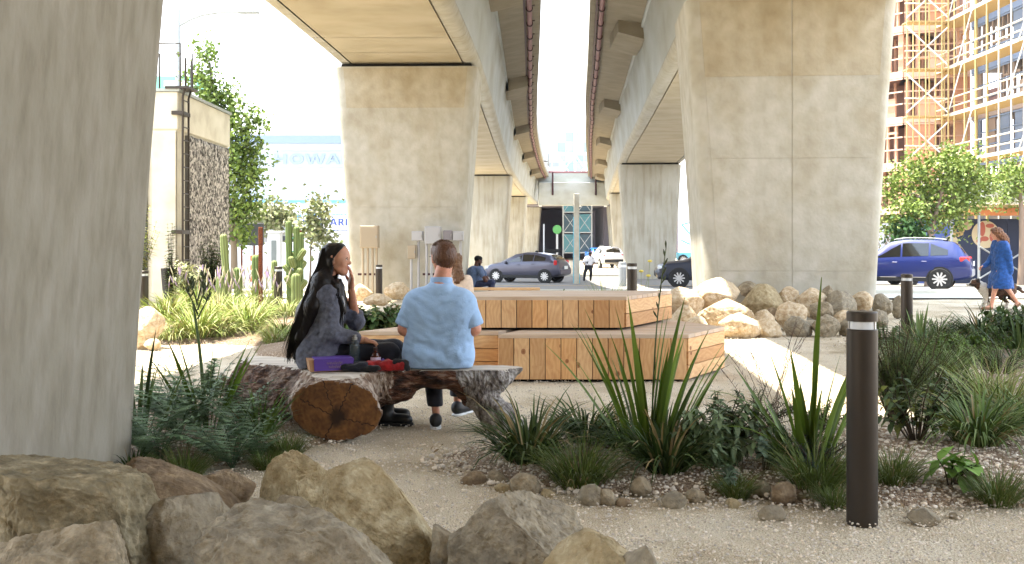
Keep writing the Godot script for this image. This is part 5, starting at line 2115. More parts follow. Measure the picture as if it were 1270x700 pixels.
	part("aerial", an, M.black, t)
	return t


func gloss(c: Color, metal := 0.25) -> StandardMaterial3D:
	var m := flat(c, 0.35, metal)
	m.clearcoat_enabled = true
	m.clearcoat = 0.5
	m.clearcoat_roughness = 0.06
	return m


func vehicles() -> void:
	M.car_glass = flat(Color(0.06, 0.07, 0.075), 0.05)
	(M.car_glass as StandardMaterial3D).metallic_specular = 0.8
	var suv := [
		[-2.27, 0.45, 0.6, 0.7, 0.6, 0.5], [-2.16, 0.32, 0.74, 0.86, 0.82, 0.68], [-1.9, 0.28, 0.88, 0.98, 0.9, 0.76], [-1.15, 0.28, 0.99, 1.06, 0.92, 0.8], [-0.9, 0.28, 1.01, 1.14, 0.92, 0.77],
		[-0.2, 0.28, 1.02, 1.58, 0.92, 0.66], [0.25, 0.28, 1.03, 1.66, 0.92, 0.65], [1.1, 0.28, 1.07, 1.65, 0.92, 0.64], [1.7, 0.3, 1.11, 1.57, 0.9, 0.62], [1.86, 0.33, 1.12, 1.48, 0.89, 0.62], [2.1, 0.38, 1.04, 1.14, 0.87, 0.7], [2.22, 0.42, 0.9, 1.0, 0.84, 0.7], [2.27, 0.46, 0.7, 0.8, 0.78, 0.64]]
	var sx := {"handles": [-0.05, 0.85], "mirror": -0.75, "tail": [2.02, 1.0, 0.72, 0.32, 0.17], "rear": [1.78, 2.06], "front": [-0.24, -0.88], "bumper": flat(rgb(0.55, 0.55, 0.57), 0.5), "plate": 0.86, "aerial": 1.45, "roof_rail": true}
	var swin := [[-0.62, 0.12, 0.25, 0.86], [0.18, 0.98, 0.88, 0.88], [1.04, 1.56, 0.86, 0.5]]
	var p := on_ground(1166, 32.4)
	var turn := -0.47
	var back := Basis(Vector3.UP, turn) * Vector3(1.32, 0, 0.82)
	car("parked_car", "shiny blue car seen from its left rear, beside the right pier", "car", p - back + Vector3(0, 0.014, 0), turn, suv, gloss(rgb(0.0, 0.10, 0.36), 0.0), swin, [-1.36, 1.32], 0.36, sx)
	var hatch := [
		[-2.0, 0.4, 0.55, 0.66, 0.55, 0.45], [-1.9, 0.26, 0.68, 0.78, 0.76, 0.6], [-1.6, 0.22, 0.82, 0.9, 0.83, 0.7], [-1.1, 0.22, 0.9, 1.0, 0.85, 0.7], [-0.35, 0.22, 0.94, 1.36, 0.85, 0.6], [0.15, 0.22, 0.96, 1.45, 0.85, 0.59], [0.9, 0.22, 1.0, 1.42, 0.85, 0.58],
		[1.45, 0.24, 1.03, 1.33, 0.84, 0.57], [1.75, 0.3, 1.0, 1.12, 0.82, 0.62], [1.9, 0.36, 0.86, 0.96, 0.8, 0.66], [1.98, 0.42, 0.66, 0.78, 0.74, 0.62]]
	var hx := {"handles": [-0.1, 0.65], "mirror": -0.75, "tail": [1.74, 0.95, 0.7, 0.16, 0.24], "rear": [1.36, 1.78], "front": [-0.36, -1.05], "bumper": flat(rgb(0.30, 0.29, 0.34), 0.4), "plate": 0.72, "aerial": 0.5}
	var hwin := [[-0.75, 0.02, 0.2, 0.86], [0.08, 0.62, 0.9, 0.86], [0.68, 1.25, 0.84, 0.6]]
	p = on_ground(676, 47)
	turn = -0.42
	back = Basis(Vector3.UP, turn) * Vector3(1.24, 0, 0.76)
	car("parked_car", "grey hatchback seen from its left rear, right of the man sitting alone", "car", p - back + Vector3(0, 0.014, 0), turn, hatch, gloss(rgb(0.30, 0.30, 0.36), 0.5), hwin, [-1.28, 1.24], 0.31, hx)
	p = on_ground(884, 39.5)
	var dx := sx.duplicate()
	dx.bumper = M.black
	car("parked_car", "dark grey car with its nose showing left of the right pier", "car", p + Vector3(0, 0.014, 0), -0.12, suv, gloss(rgb(0.19, 0.21, 0.27), 0.4), swin, [-1.36, 1.32], 0.36, dx)
	p = on_ground(752, 78)
	car("parked_car", "white car seen from behind at the underpass", "car", p + Vector3(0, 0.014, 0), -1.4, suv, gloss(rgb(0.82, 0.82, 0.83), 0.0), swin, [-1.36, 1.32], 0.36, dx)
	p = on_ground(1085, 43.5)
	car("parked_car", "silver car half hidden behind the blue car", "car", p + Vector3(0, 0.014, 0), 0.05, hatch, gloss(rgb(0.7, 0.71, 0.73), 0.3), hwin, [-1.28, 1.24], 0.31, hx)
	p = on_ground(738.5, 105)
	car("parked_car", "bright blue car far off in the underpass", "car", p + Vector3(0, 0.014, 0), -1.45, hatch, gloss(rgb(0.12, 0.42, 0.75), 0.2), hwin, [-1.28, 1.24], 0.31, hx)


# Head bones about a centre, facing f: about 0.23 m from chin to crown
func head_bones(c: Vector3, b: Basis, k := 1.0) -> Array:
	var l := [
		[Vector3(0, 0.032, -0.036), Vector3(0, 0.036, 0.014), 0.078, 0.074, 0.02],
		[Vector3(0, -0.005, 0.025), Vector3(0, -0.062, 0.042), 0.064, 0.043, 0.03],
		[Vector3(0, -0.088, 0.062), Vector3(0, -0.09, 0.06), 0.021, 0.02, 0.025],
		[Vector3(0.047, -0.045, -0.002), Vector3(0.02, -0.088, 0.05), 0.022, 0.018, 0.025],
		[Vector3(-0.047, -0.045, -0.002), Vector3(-0.02, -0.088, 0.05), 0.022, 0.018, 0.025],
		[Vector3(-0.03, 0.024, 0.074), Vector3(0.03, 0.024, 0.074), 0.013, 0.013, 0.02],
		[Vector3(0, 0.014, 0.086), Vector3(0, -0.022, 0.106), 0.0075, 0.0125, 0.012],
		[Vector3(-0.01, -0.026, 0.094), Vector3(0.01, -0.026, 0.094), 0.0085, 0.0085, 0.008],
		[Vector3(-0.017, -0.051, 0.086), Vector3(0.017, -0.051, 0.086), 0.0075, 0.0075, 0.008],
		[Vector3(-0.014, -0.0625, 0.084), Vector3(0.014, -0.0625, 0.084), 0.0085, 0.0085, 0.007],
		[Vector3(0.042, -0.014, 0.052), Vector3(0.045, -0.012, 0.03), 0.022, 0.024, 0.03],
		[Vector3(-0.042, -0.014, 0.052), Vector3(-0.045, -0.012, 0.03), 0.022, 0.024, 0.03],
		[Vector3(0.077, 0.02, -0.014), Vector3(0.075, -0.022, -0.004), 0.014, 0.009, 0.008],
		[Vector3(-0.077, 0.02, -0.014), Vector3(-0.075, -0.022, -0.004), 0.014, 0.009, 0.008],
	]
	var o := []
	for q in l:
		o.append([c + b * (q[0] * k), c + b * (q[1] * k), q[2] * k, q[3] * k, q[4] * k])
	return o


func facing(f: Vector3, up := Vector3.UP) -> Basis:
	var z := f.normalized()
	var x := up.cross(z).normalized()
	return Basis(x, z.cross(x), z)


# A hand: fingers towards d, the palm looking along n; side +1 puts the thumb towards n x d
func hand_bones(w: Vector3, d: Vector3, n: Vector3, side: float, curl: float, k := 1.0) -> Array:
	var y := d.normalized()
	var z := (n - y * n.dot(y)).normalized()
	var x := y.cross(z) * side
	var o := [[w - y * 0.03, w + y * 0.02 * k, 0.024 * k, 0.022 * k, 0.02]]
	for f in 4:
		var off: float = [-0.027, -0.009, 0.009, 0.026][f] * k
		var ln: float = [0.068, 0.078, 0.074, 0.058][f] * k
		var base = w + x * -off + y * [0.085, 0.09, 0.087, 0.08][f] * k
		o.append([w + x * -off * 0.6 + y * 0.015 * k, base, 0.015 * k, 0.0115 * k, 0.014])
		var a := 0.0
		var p = base
		for j in 3:
			a += curl * [0.5, 0.8, 0.6][j] * (1.0 + 0.12 * f)
			var dir := y * cos(a) + z * sin(a)
			var e = p + dir * ln * [0.45, 0.32, 0.25][j]
			o.append([p, e, [0.0095, 0.0085, 0.0078][j] * k, [0.0085, 0.0078, 0.0068][j] * k, 0.004])
			p = e
	var tb := w + x * 0.026 * k + y * 0.03 * k
	var t1 := tb + (x * 0.7 + y * 0.65 + z * 0.45).normalized() * 0.04 * k
	var t2 := t1 + (x * 0.3 + y * 0.85 + z * 0.45).normalized() * 0.032 * k
	o.append([w + y * 0.015 * k, tb, 0.017 * k, 0.015 * k, 0.012])
	o.append([tb, t1, 0.0135 * k, 0.011 * k, 0.008])
	o.append([t1, t2, 0.0105 * k, 0.0085 * k, 0.005])
	return o


func cloth(c: Color, k := 0.12, scale := 3.0, cm := 0.8) -> StandardMaterial3D:
	var n := noise(int(c.h * 1000) + 3, 0.02, 5)
	var t := ntex(n, [[0.0, shade(c, 1.0 - k)], [0.5, c], [1.0, shade(c, 1.0 + k)]], 256)
	if not M.has("folds"):
		var f := noise(777, 0.006, 2)
		f.domain_warp_enabled = true
		f.domain_warp_amplitude = 40.0
		M.folds = ntex(f, [], 512)
	var m := tri(t, Vector3.ONE * scale, 0.92, M.folds, cm)
	m.rim_enabled = true
	m.rim = 0.25
	return m


func skin(c: Color) -> StandardMaterial3D:
	var t := ntex(noise(811, 0.03, 4), [[0.0, shade(c, 0.9)], [1.0, shade(c, 1.07)]], 128)
	var m := tri(t, Vector3.ONE * 5.0, 0.52)
	m.subsurf_scatter_enabled = true
	m.subsurf_scatter_strength = 0.12
	return m


func local(bones: Array, o: Vector3) -> Array:
	var r := []
	for b in bones:
		var q: Array = b.duplicate()
		q[0] = b[0] - o
		q[1] = b[1] - o
		r.append(q)
	return r


func eyes(t: Node3D, c0: Vector3, b: Basis, brow: Color) -> void:
	var c := c0 + b.z.normalized() * 0.0065
	for g in [-1.0, 1.0]:
		var m := MB.new()
		m.ball(c + b * Vector3(0.032 * g, 0.006, 0.0755), Vector3.ONE * 0.0125, 8, 12)
		var e := part("eye", m, flat(rgb(0.85, 0.83, 0.8), 0.2), t)
		m = MB.new()
		m.ball(c + b * Vector3(0.0335 * g, 0.006, 0.0835), Vector3.ONE * 0.0066, 6, 10)
		part("iris", m, flat(rgb(0.1, 0.06, 0.04), 0.15), e)
		m = MB.new()
		m.tube([c + b * Vector3(0.014 * g, 0.028, 0.087), c + b * Vector3(0.032 * g, 0.033, 0.084), c + b * Vector3(0.048 * g, 0.026, 0.072)], [0.003, 0.0048, 0.003], 6)
		part("eyebrow", m, flat(brow, 0.9), t)
		m = MB.new()
		m.tube([c + b * Vector3(0.019 * g, 0.008, 0.086), c + b * Vector3(0.033 * g, 0.017, 0.0875), c + b * Vector3(0.047 * g, 0.007, 0.078)], [0.003, 0.0045, 0.003], 6)
		part("eyelid", m, flat(shade(brow, 0.7), 0.8), t)


func slim(bones: Array, by: float) -> Array:
	var r := []
	for b in bones:
		var q: Array = b.duplicate()
		q[2] = maxf(b[2] - by, 0.01)
		q[3] = maxf(b[3] - by, 0.01)
		r.append(q)
	return r


func people() -> void:
	seated_man()
	seated_woman()
	lone_man()
	other_people()
	dog()


func seated_man() -> void:
	var o := Vector3(-0.515, 0, -6.97)
	var t := thing("person", "seated man in a pale blue short sleeved shirt, seen from behind, brown hair", "person", o)
	var hb := facing(Vector3(-0.42, -0.05, -1.0))
	var hc := Vector3(0.033, 1.193, 0.0)
	var z := Vector3.BACK
	var torso := [
		[Vector3(-0.12, 0.905, 0.06), Vector3(0.15, 0.905, 0.06), 0.07, 0.07, 0.06],
		[Vector3(0.015, 0.965, 0.05), Vector3(-0.11, 0.905, 0.055), 0.062, 0.06, 0.05],
		[Vector3(0.015, 0.965, 0.05), Vector3(0.14, 0.905, 0.055), 0.062, 0.06, 0.05],
		[Vector3(-0.1, 0.83, 0.05), Vector3(0.125, 0.83, 0.05), 0.128, 0.128, 0.1, z, 1.12],
		[Vector3(-0.085, 0.68, 0.03), Vector3(0.1, 0.68, 0.03), 0.135, 0.135, 0.12, z, 1.1],
		[Vector3(-0.1, 0.545, 0.01), Vector3(0.1, 0.545, 0.01), 0.137, 0.137, 0.1, z, 1.1],
		[Vector3(-0.085, 0.49, 0.0), Vector3(0.085, 0.49, 0.0), 0.13, 0.13, 0.08, z, 1.05],
		[Vector3(0.015, 0.98, 0.05), Vector3(0.03, 1.05, 0.02), 0.075, 0.062, 0.05],
	]
	var arms := [
		[Vector3(-0.165, 0.88, 0.05), Vector3(-0.232, 0.705, 0.05), 0.058, 0.047, 0.04],
		[Vector3(0.19, 0.88, 0.05), Vector3(0.252, 0.705, 0.05), 0.058, 0.047, 0.04],
	]
	var fore := [
		[Vector3(-0.232, 0.705, 0.05), Vector3(-0.13, 0.745, -0.19), 0.044, 0.03, 0.03],
		[Vector3(0.252, 0.705, 0.05), Vector3(0.15, 0.745, -0.19), 0.044, 0.03, 0.03],
	]
	var legs := [
		[Vector3(-0.09, 0.51, -0.02), Vector3(-0.08, 0.5, -0.33), 0.088, 0.062, 0.05],
		[Vector3(0.09, 0.51, -0.02), Vector3(0.12, 0.5, -0.42), 0.088, 0.062, 0.05],
		[Vector3(-0.08, 0.49, -0.33), Vector3(-0.018, 0.09, -0.02), 0.06, 0.036, 0.04],
		[Vector3(0.12, 0.49, -0.42), Vector3(0.1, 0.1, -0.55), 0.06, 0.036, 0.04],
	]
	var body := flesh(slim(torso, 0.02) + slim(arms, 0.004) + fore + slim(legs, 0.01) + [[hc + hb * Vector3(0, -0.05, -0.03), Vector3(0.012, 0.99, 0.05), 0.056, 0.062, 0.03]], 0.012)
	body.add(flesh(head_bones(hc, Basis(hb.x, hb.y, hb.z * 0.9)), 0.0045), Transform3D.IDENTITY)
	body.add(flesh(hand_bones(Vector3(-0.13, 0.745, -0.19), Vector3(0.5, 0.2, -0.8), Vector3(0.8, 0.1, 0.5), -1.0, 0.9), 0.004), Transform3D.IDENTITY)
	body.add(flesh(hand_bones(Vector3(0.15, 0.745, -0.19), Vector3(-0.5, 0.2, -0.8), Vector3(-0.8, 0.1, 0.5), 1.0, 0.9), 0.004), Transform3D.IDENTITY)
	part("body", body, skin(rgb(0.78, 0.55, 0.45)), t)
	eyes(t, hc, Basis(hb.x, hb.y, hb.z * 0.9), rgb(0.2, 0.12, 0.08))
	# shirt
	var fold := noise(500, 5.0, 3)
	var sleeves := []
	for b in arms:
		sleeves.append([b[0], b[0].lerp(b[1], 0.93), 0.076, 0.079, 0.05])
	var tails := [[Vector3(-0.1, 0.5, 0.02), Vector3(0.1, 0.5, 0.02), 0.137, 0.137, 0.06, z, 1.1]]
	var cutm := func(p: Vector3, f: float) -> float: return maxf(maxf(f, 0.437 - p.y), p.y - 1.04 - 0.3 * (0.05 - p.z))
	var sm := flesh(torso.slice(0, 7) + tails + [[arms[0][0], arms[0][0].lerp(arms[0][1], 0.25), 0.074, 0.07, 0.05], [arms[1][0], arms[1][0].lerp(arms[1][1], 0.25), 0.074, 0.07, 0.05]] + [[Vector3(0.015, 0.97, 0.055), Vector3(0.025, 1.03, 0.04), 0.082, 0.072, 0.04]], 0.0105, cutm)
	for k in 2:
		var a: Vector3 = arms[k][0]
		var u: Vector3 = (arms[k][1] - a).normalized()
		sm.add(flesh([sleeves[k]], 0.0105, func(p: Vector3, f: float) -> float: return maxf(f, (p - a).dot(u) - 0.17)), Transform3D.IDENTITY)
	for i in sm.v.size():
		var p := sm.v[i]
		var w := 0.011 * fold.get_noise_3d(p.x * 1.2 + p.y * 0.8, p.y * 2.6 - absf(p.x) * 1.2, p.z) + 0.007 * sin(p.y * 42.0 + p.x * 16.0 + 5.0 * fold.get_noise_3d(p.x, p.y, 3.0)) * clampf(1.0 - absf(p.y - 0.56) * 5.5, 0.0, 1.0)
		sm.v[i] += Vector3(p.x * 0.5, 0, 1.0).normalized() * w
	part("shirt", sm, cloth(rgb(0.61, 0.735, 0.88), 0.03, 2.2, 0.6), t)
	var col := MB.new()
	var ring := []
	for j in 4:
		var row := []
		for k in 20:
			var a := TAU * k / 20.0
			var r: float = [0.071, 0.077, 0.079, 0.073][j]
			row.append(Vector3(0.022 + cos(a) * r, [1.015, 1.02, 1.05, 1.062][j] - 0.02 * sin(-a) * (1.0 if sin(a) < 0 else 0.3), 0.035 + sin(a) * r * 0.95))
		row.reverse()
		ring.append(row)
	col.loft(ring, true, false)
	part("collar", col, cloth(rgb(0.595, 0.72, 0.87), 0.04, 2.2, 0.3), t)
	var seam := MB.new()
	var sp := []
	for k in 9:
		var x := lerpf(-0.15, 0.18, k / 8.0)
		sp.append(Vector3(x, 0.905 + 0.012 * cos((x - 0.015) * 8.0), 0.165 - 0.9 * (x - 0.015) * (x - 0.015)))
	# trousers, shoes
	part("trousers", flesh([[Vector3(-0.085, 0.5, 0.0), Vector3(0.085, 0.5, 0.0), 0.125, 0.125, 0.05], [legs[0][0], legs[0][1], 0.095, 0.073, 0.05], [legs[1][0], legs[1][1], 0.095, 0.073, 0.05], [legs[2][0], legs[2][0].lerp(legs[2][1], 0.84), 0.074, 0.056, 0.04], [legs[3][0], legs[3][0].lerp(legs[3][1], 0.84), 0.074, 0.056, 0.04]], 0.012, func(p, f): return maxf(f, 0.15 - p.y)), cloth(rgb(0.135, 0.14, 0.18), 0.15, 3.0), t)
	for q in [[Vector3(-0.018, 0.045, -0.02), -0.02], [Vector3(0.1, 0.045, -0.55), 0.1]]:
		var sh := flesh([[q[0] + Vector3(0, 0.012, 0.035), q[0] + Vector3(q[1], -0.004, -0.15), 0.042, 0.038, 0.03], [q[0] + Vector3(0, 0.03, 0.03), q[0] + Vector3(0, 0.02, -0.02), 0.038, 0.036, 0.02]], 0.008, func(p, f): return maxf(f, 0.012 - p.y))
		var sho := part("shoe", sh, flat(rgb(0.10, 0.10, 0.11), 0.6), t)
		part("sole", flesh([[q[0] + Vector3(0, -0.02, 0.035), q[0] + Vector3(q[1], -0.02, -0.15), 0.043, 0.04, 0.03]], 0.008, func(p, f): return maxf(maxf(f, p.y - 0.02), 0.0 - p.y)), M.white, sho)
	# hair
	var hr := hb
	hb = Basis(hb.x, hb.y, hb.z * 0.9)
	var hi := hb.inverse()
	var hn := noise(60, 60.0, 3)
	var hm := flesh([[hc + hb * Vector3(0, 0.036, -0.038), hc + hb * Vector3(0, 0.045, 0.022), 0.084, 0.081, 0.02], [hc + hb * Vector3(0, -0.01, -0.05), hc + hb * Vector3(0, -0.045, -0.045), 0.066, 0.05, 0.04], [hc + hb * Vector3(0.0, 0.105, 0.01), hc + hb * Vector3(-0.005, 0.112, 0.055), 0.024, 0.022, 0.03], [hc + hb * Vector3(0.06, 0.0, 0.0), hc + hb * Vector3(0.062, -0.02, 0.008), 0.02, 0.014, 0.02], [hc + hb * Vector3(-0.06, 0.0, 0.0), hc + hb * Vector3(-0.062, -0.02, 0.008), 0.02, 0.014, 0.02]], 0.0045, func(p: Vector3, f: float) -> float:
		var q := hi * (p - hc)
		var g := maxf(f, q.z - 0.075 + maxf(0.0, 0.07 - q.y) * 0.75)
		return maxf(g, -0.072 - q.y))
	for i in hm.v.size():
		var p := hm.v[i]
		hm.v[i] += (p - hc).normalized() * (0.004 * hn.get_noise_3d(p.x * 1.5, p.y * 0.6, p.z * 1.5) + 0.002 * rng.randf())
	part("hair", hm, hair_mat(rgb(0.42, 0.27, 0.16), rgb(0.27, 0.165, 0.095)), t)
	var sh2 := MB.new()
	for k in 900:
		var a := rng.randf() * TAU
		var e := rng.randf_range(-0.75, 1.3)
		var dir := hr * Vector3(cos(e) * cos(a), sin(e), cos(e) * sin(a))
		if (dir * hr).z > 0.35 and (dir * hr).y < 0.6:
			continue
		var b := hc + hb * (Vector3(0, 0.034, -0.018)) + dir * 0.0875
		if ((b - hc) * hr).y < -0.05:
			continue
		var fl2 := (hr * Vector3(0.15 * rng.randfn(), -1.0 if (dir * hr).y < 0.55 else 0.1, 0.5 if (dir * hr).y > 0.55 else -0.1) + dir * 0.35).normalized()
		sh2.strip([b - dir * 0.004, b + fl2 * 0.012, b + fl2 * 0.022 + dir * 0.002], [0.0016, 0.0014, 0.0004], dir.cross(fl2))
	part("strands", sh2, flat(rgb(0.30, 0.195, 0.12), 0.5), t)
	# arms of spectacles
	var gl := MB.new()
	gl.tube([hc + hb * Vector3(0.082, 0.018, 0.0), hc + hb * Vector3(0.078, 0.016, 0.085)], [0.0022], 6)
	part("glasses_arm", gl, M.black, t)


func hair_mat(a: Color, b: Color) -> StandardMaterial3D:
	var t := ntex(noise(int(a.r * 999), 0.03, 4), [[0.0, b], [0.5, a.lerp(b, 0.5)], [1.0, a]], 256)
	var m := tri(t, Vector3(9.0, 0.9, 9.0), 0.5, t, 1.0)
	return m


func seated_woman() -> void:
	var o := Vector3(-1.33, 0, -7.06)
	var t := thing("person", "seated woman with very long dark hair, grey blue shirt, hand at her mouth", "person", o)
	var hb := facing(Vector3(1.0, -0.03, 0.12))
	var hc := Vector3(0.088, 1.185, 0.0)
	var x := Vector3.RIGHT
	var torso := [
		[Vector3(0.03, 0.95, -0.13), Vector3(0.03, 0.95, 0.12), 0.062, 0.062, 0.06],
		[Vector3(0.03, 0.85, -0.08), Vector3(0.03, 0.85, 0.08), 0.098, 0.098, 0.08],
		[Vector3(0.0, 0.7, -0.06), Vector3(0.0, 0.7, 0.06), 0.098, 0.098, 0.1],
		[Vector3(-0.02, 0.56, -0.08), Vector3(-0.02, 0.56, 0.08), 0.125, 0.125, 0.1],
		[Vector3(-0.02, 0.51, -0.09), Vector3(-0.02, 0.51, 0.09), 0.125, 0.125, 0.06],
	]
	var sn := Vector3(0.055, 0.945, 0.13)
	var en := Vector3(0.085, 0.675, 0.2)
	var wn := Vector3(0.29, 0.625, 0.1)
	var sf := Vector3(0.055, 0.95, -0.14)
	var ef := Vector3(0.195, 0.73, -0.17)
	var wf := Vector3(0.178, 0.985, -0.06)
	var arms := [[sn, en, 0.05, 0.04, 0.04], [en, wn, 0.038, 0.025, 0.03], [sf, ef, 0.05, 0.04, 0.04], [ef, wf, 0.038, 0.024, 0.03]]
	var kn := Vector3(0.46, 0.52, 0.06)
	var kf := Vector3(0.47, 0.52, -0.18)
	var an := Vector3(0.44, 0.1, -0.06)
	var af := Vector3(0.40, 0.1, -0.3)
	var legs := [[Vector3(0.02, 0.525, 0.085), kn, 0.088, 0.06, 0.05], [Vector3(0.02, 0.525, -0.085), kf, 0.088, 0.06, 0.05], [kn, an, 0.058, 0.036, 0.04], [kf, af, 0.058, 0.036, 0.04]]
	var body := flesh(slim(torso, 0.012) + arms + slim(legs, 0.01) + [[hc + hb * Vector3(0, -0.05, -0.03), Vector3(0.03, 0.97, 0.0), 0.046, 0.052, 0.03]], 0.012)
	hb = Basis(hb.x * 0.98, hb.y, hb.z * 0.88)
	var hi := hb.inverse()
	body.add(flesh(head_bones(hc, hb, 1.0), 0.004), Transform3D.IDENTITY)
	body.add(flesh(hand_bones(wf, Vector3(0.10, 1.0, 0.32), Vector3(-0.8, 0.1, 0.4), -1.0, 0.28, 0.95), 0.0035), Transform3D.IDENTITY)
	body.add(flesh(hand_bones(wn, Vector3(1.0, -0.25, -0.1), Vector3(0.1, -1.0, 0.0), 1.0, 0.7, 0.92), 0.004), Transform3D.IDENTITY)
	part("body", body, skin(rgb(0.74, 0.53, 0.42)), t)
	eyes(t, hc, hb, rgb(0.07, 0.05, 0.045))
	var lips := flesh([[hc + hb * Vector3(-0.013, -0.0495, 0.09), hc + hb * Vector3(0.013, -0.0495, 0.09), 0.0066, 0.0066, 0.004], [hc + hb * Vector3(-0.011, -0.061, 0.088), hc + hb * Vector3(0.011, -0.061, 0.088), 0.0076, 0.0076, 0.004]], 0.0025)
	part("lips", lips, flat(rgb(0.52, 0.27, 0.24), 0.45), t)
	var fold := noise(501, 6.0, 3)
	var sh := [[Vector3(-0.02, 0.5, -0.1), Vector3(-0.02, 0.5, 0.1), 0.14, 0.14, 0.06]]
	for b in torso:
		sh.append([b[0], b[1], b[2] + 0.014, b[3] + 0.014, b[4]])
	sh.append([sn, en, 0.058, 0.056, 0.05])
	sh.append([en, en.lerp(wn, 0.72), 0.058, 0.05, 0.04])
	sh.append([sf, ef, 0.066, 0.06, 0.05])
	sh.append([ef, ef.lerp(wf, 0.22), 0.06, 0.062, 0.03])
	var sm := flesh(sh, 0.0105, func(p: Vector3, f: float) -> float:
		var g := maxf(f, 0.425 - p.y + 0.45 * maxf(0.0, p.x + 0.12))
		g = maxf(g, (p - ef).dot((wf - ef).normalized()) - 0.075 if p.z < -0.1 and p.x > 0.12 else -1.0)
		return maxf(g, p.y - 1.035))
	for i in sm.v.size():
		var p := sm.v[i]
		sm.v[i] += Vector3(0.3, 0, 1.0 if p.z > -0.05 else -1.0).normalized() * (0.014 * fold.get_noise_3d(p.x * 2.2 - p.y * 1.5, p.y * 1.3 + p.x, p.z) + 0.004 * sin(p.y * 50.0 + p.x * 40.0 + 4.0 * fold.get_noise_3dv(p)))
	part("shirt", sm, cloth(rgb(0.33, 0.34, 0.39), 0.22, 5.0, 0.5), t)
	part("trousers", flesh([[Vector3(-0.01, 0.515, -0.09), Vector3(-0.01, 0.515, 0.09), 0.118, 0.118, 0.05], [legs[0][0], kn, 0.1, 0.078, 0.05], [legs[1][0], kf, 0.1, 0.078, 0.05], [kn, kn.lerp(an, 0.72), 0.078, 0.075, 0.04], [kf, kf.lerp(af, 0.72), 0.078, 0.075, 0.04]], 0.012, func(p, f): return maxf(f, 0.215 - p.y)), cloth(rgb(0.085, 0.09, 0.13), 0.2, 3.0), t)
	var fr := MB.new()
	for k in 26:
		var a := TAU * k / 26.0
		var c := kn.lerp(an, 0.73)
		var p := c + Vector3(cos(a) * 0.068, 0.0, sin(a) * 0.068)
		fr.bar(Vector3(p.x, 0.222, p.z), Vector3(p.x + rng.randf_range(-0.008, 0.008), 0.222 - rng.randf_range(0.01, 0.045), p.z), 0.003, 0.003)
	part("frayed_hem", fr, flat(rgb(0.12, 0.12, 0.16), 0.9), t)
	for q in [an, af]:
		var bt := flesh([[Vector3(q.x, 0.2, q.z), Vector3(q.x - 0.01, 0.06, q.z), 0.05, 0.05, 0.04], [Vector3(q.x - 0.02, 0.045, q.z), Vector3(q.x + 0.14, 0.042, q.z + 0.03), 0.045, 0.042, 0.03]], 0.008, func(p, f): return maxf(maxf(f, 0.022 - p.y), p.y - 0.2))
		var bo := part("boot", bt, flat(rgb(0.055, 0.055, 0.06), 0.45), t)
		part("sole", flesh([[Vector3(q.x - 0.025, 0.012, q.z), Vector3(q.x + 0.145, 0.012, q.z + 0.03), 0.047, 0.045, 0.03]], 0.008, func(p, f): return maxf(maxf(f, p.y - 0.024), -p.y)), M.rubber, bo)
		var lc := MB.new()
		for k in 5:
			lc.tube([Vector3(q.x + 0.035 - k * 0.002, 0.075 + 0.02 * k, q.z + 0.03), Vector3(q.x + 0.048 - k * 0.003, 0.085 + 0.02 * k, q.z - 0.02)], [0.003], 5)
		part("laces", lc, M.black, bo)
	# hair falling to the seat
	var hn := noise(61, 40.0, 3)
	var hair := [
		[hc + hb * Vector3(0, 0.032, -0.038), hc + hb * Vector3(0, 0.04, 0.01), 0.087, 0.08, 0.02],
		[hc + hb * Vector3(0.02, -0.01, -0.06), Vector3(-0.02, 0.98, 0.02), 0.078, 0.088, 0.05],
		[Vector3(0.0, 1.0, 0.05), Vector3(-0.085, 0.82, 0.06), 0.082, 0.075, 0.05],
		[Vector3(-0.02, 1.02, -0.05), Vector3(-0.12, 0.8, -0.03), 0.082, 0.085, 0.05],
		[Vector3(-0.085, 0.83, 0.06), Vector3(-0.185, 0.6, 0.06), 0.07, 0.045, 0.05],
		[Vector3(-0.12, 0.8, -0.03), Vector3(-0.19, 0.58, -0.02), 0.08, 0.045, 0.05],
		[Vector3(-0.18, 0.62, 0.03), Vector3(-0.2, 0.5, 0.03), 0.045, 0.02, 0.04],
		[hc + hb * Vector3(0.068, -0.02, -0.045), Vector3(0.085, 1.0, 0.115), 0.034, 0.036, 0.03],
		[Vector3(0.1, 1.0, 0.115), Vector3(0.125, 0.84, 0.115), 0.034, 0.028, 0.03],
		[Vector3(0.125, 0.84, 0.115), Vector3(0.12, 0.74, 0.12), 0.027, 0.012, 0.03],
		[hc + hb * Vector3(0.05, -0.02, -0.04), Vector3(0.0, 1.02, 0.11), 0.05, 0.055, 0.05],
		[Vector3(0.0, 1.03, 0.11), Vector3(-0.05, 0.86, 0.155), 0.055, 0.055, 0.05],
		[Vector3(-0.05, 0.87, 0.155), Vector3(-0.14, 0.64, 0.15), 0.055, 0.042, 0.05],
		[Vector3(-0.14, 0.65, 0.15), Vector3(-0.18, 0.5, 0.13), 0.04, 0.014, 0.04],
		[hc + hb * Vector3(-0.075, -0.02, -0.012), Vector3(0.13, 0.84, -0.1), 0.028, 0.03, 0.03],
		[Vector3(0.1, 0.98, 0.0), Vector3(0.13, 0.82, 0.02), 0.04, 0.03, 0.03],
	]
	var hm := flesh(hair, 0.0055, func(p: Vector3, f: float) -> float:
		var q := hi * (p - hc)
		if q.z > 0.0 and q.y > -0.13:
			return maxf(f, minf(q.z - 0.06 + maxf(0.0, 0.085 - q.y) * 0.8, 0.05)) if absf(q.x) < 0.11 else f
		return f)
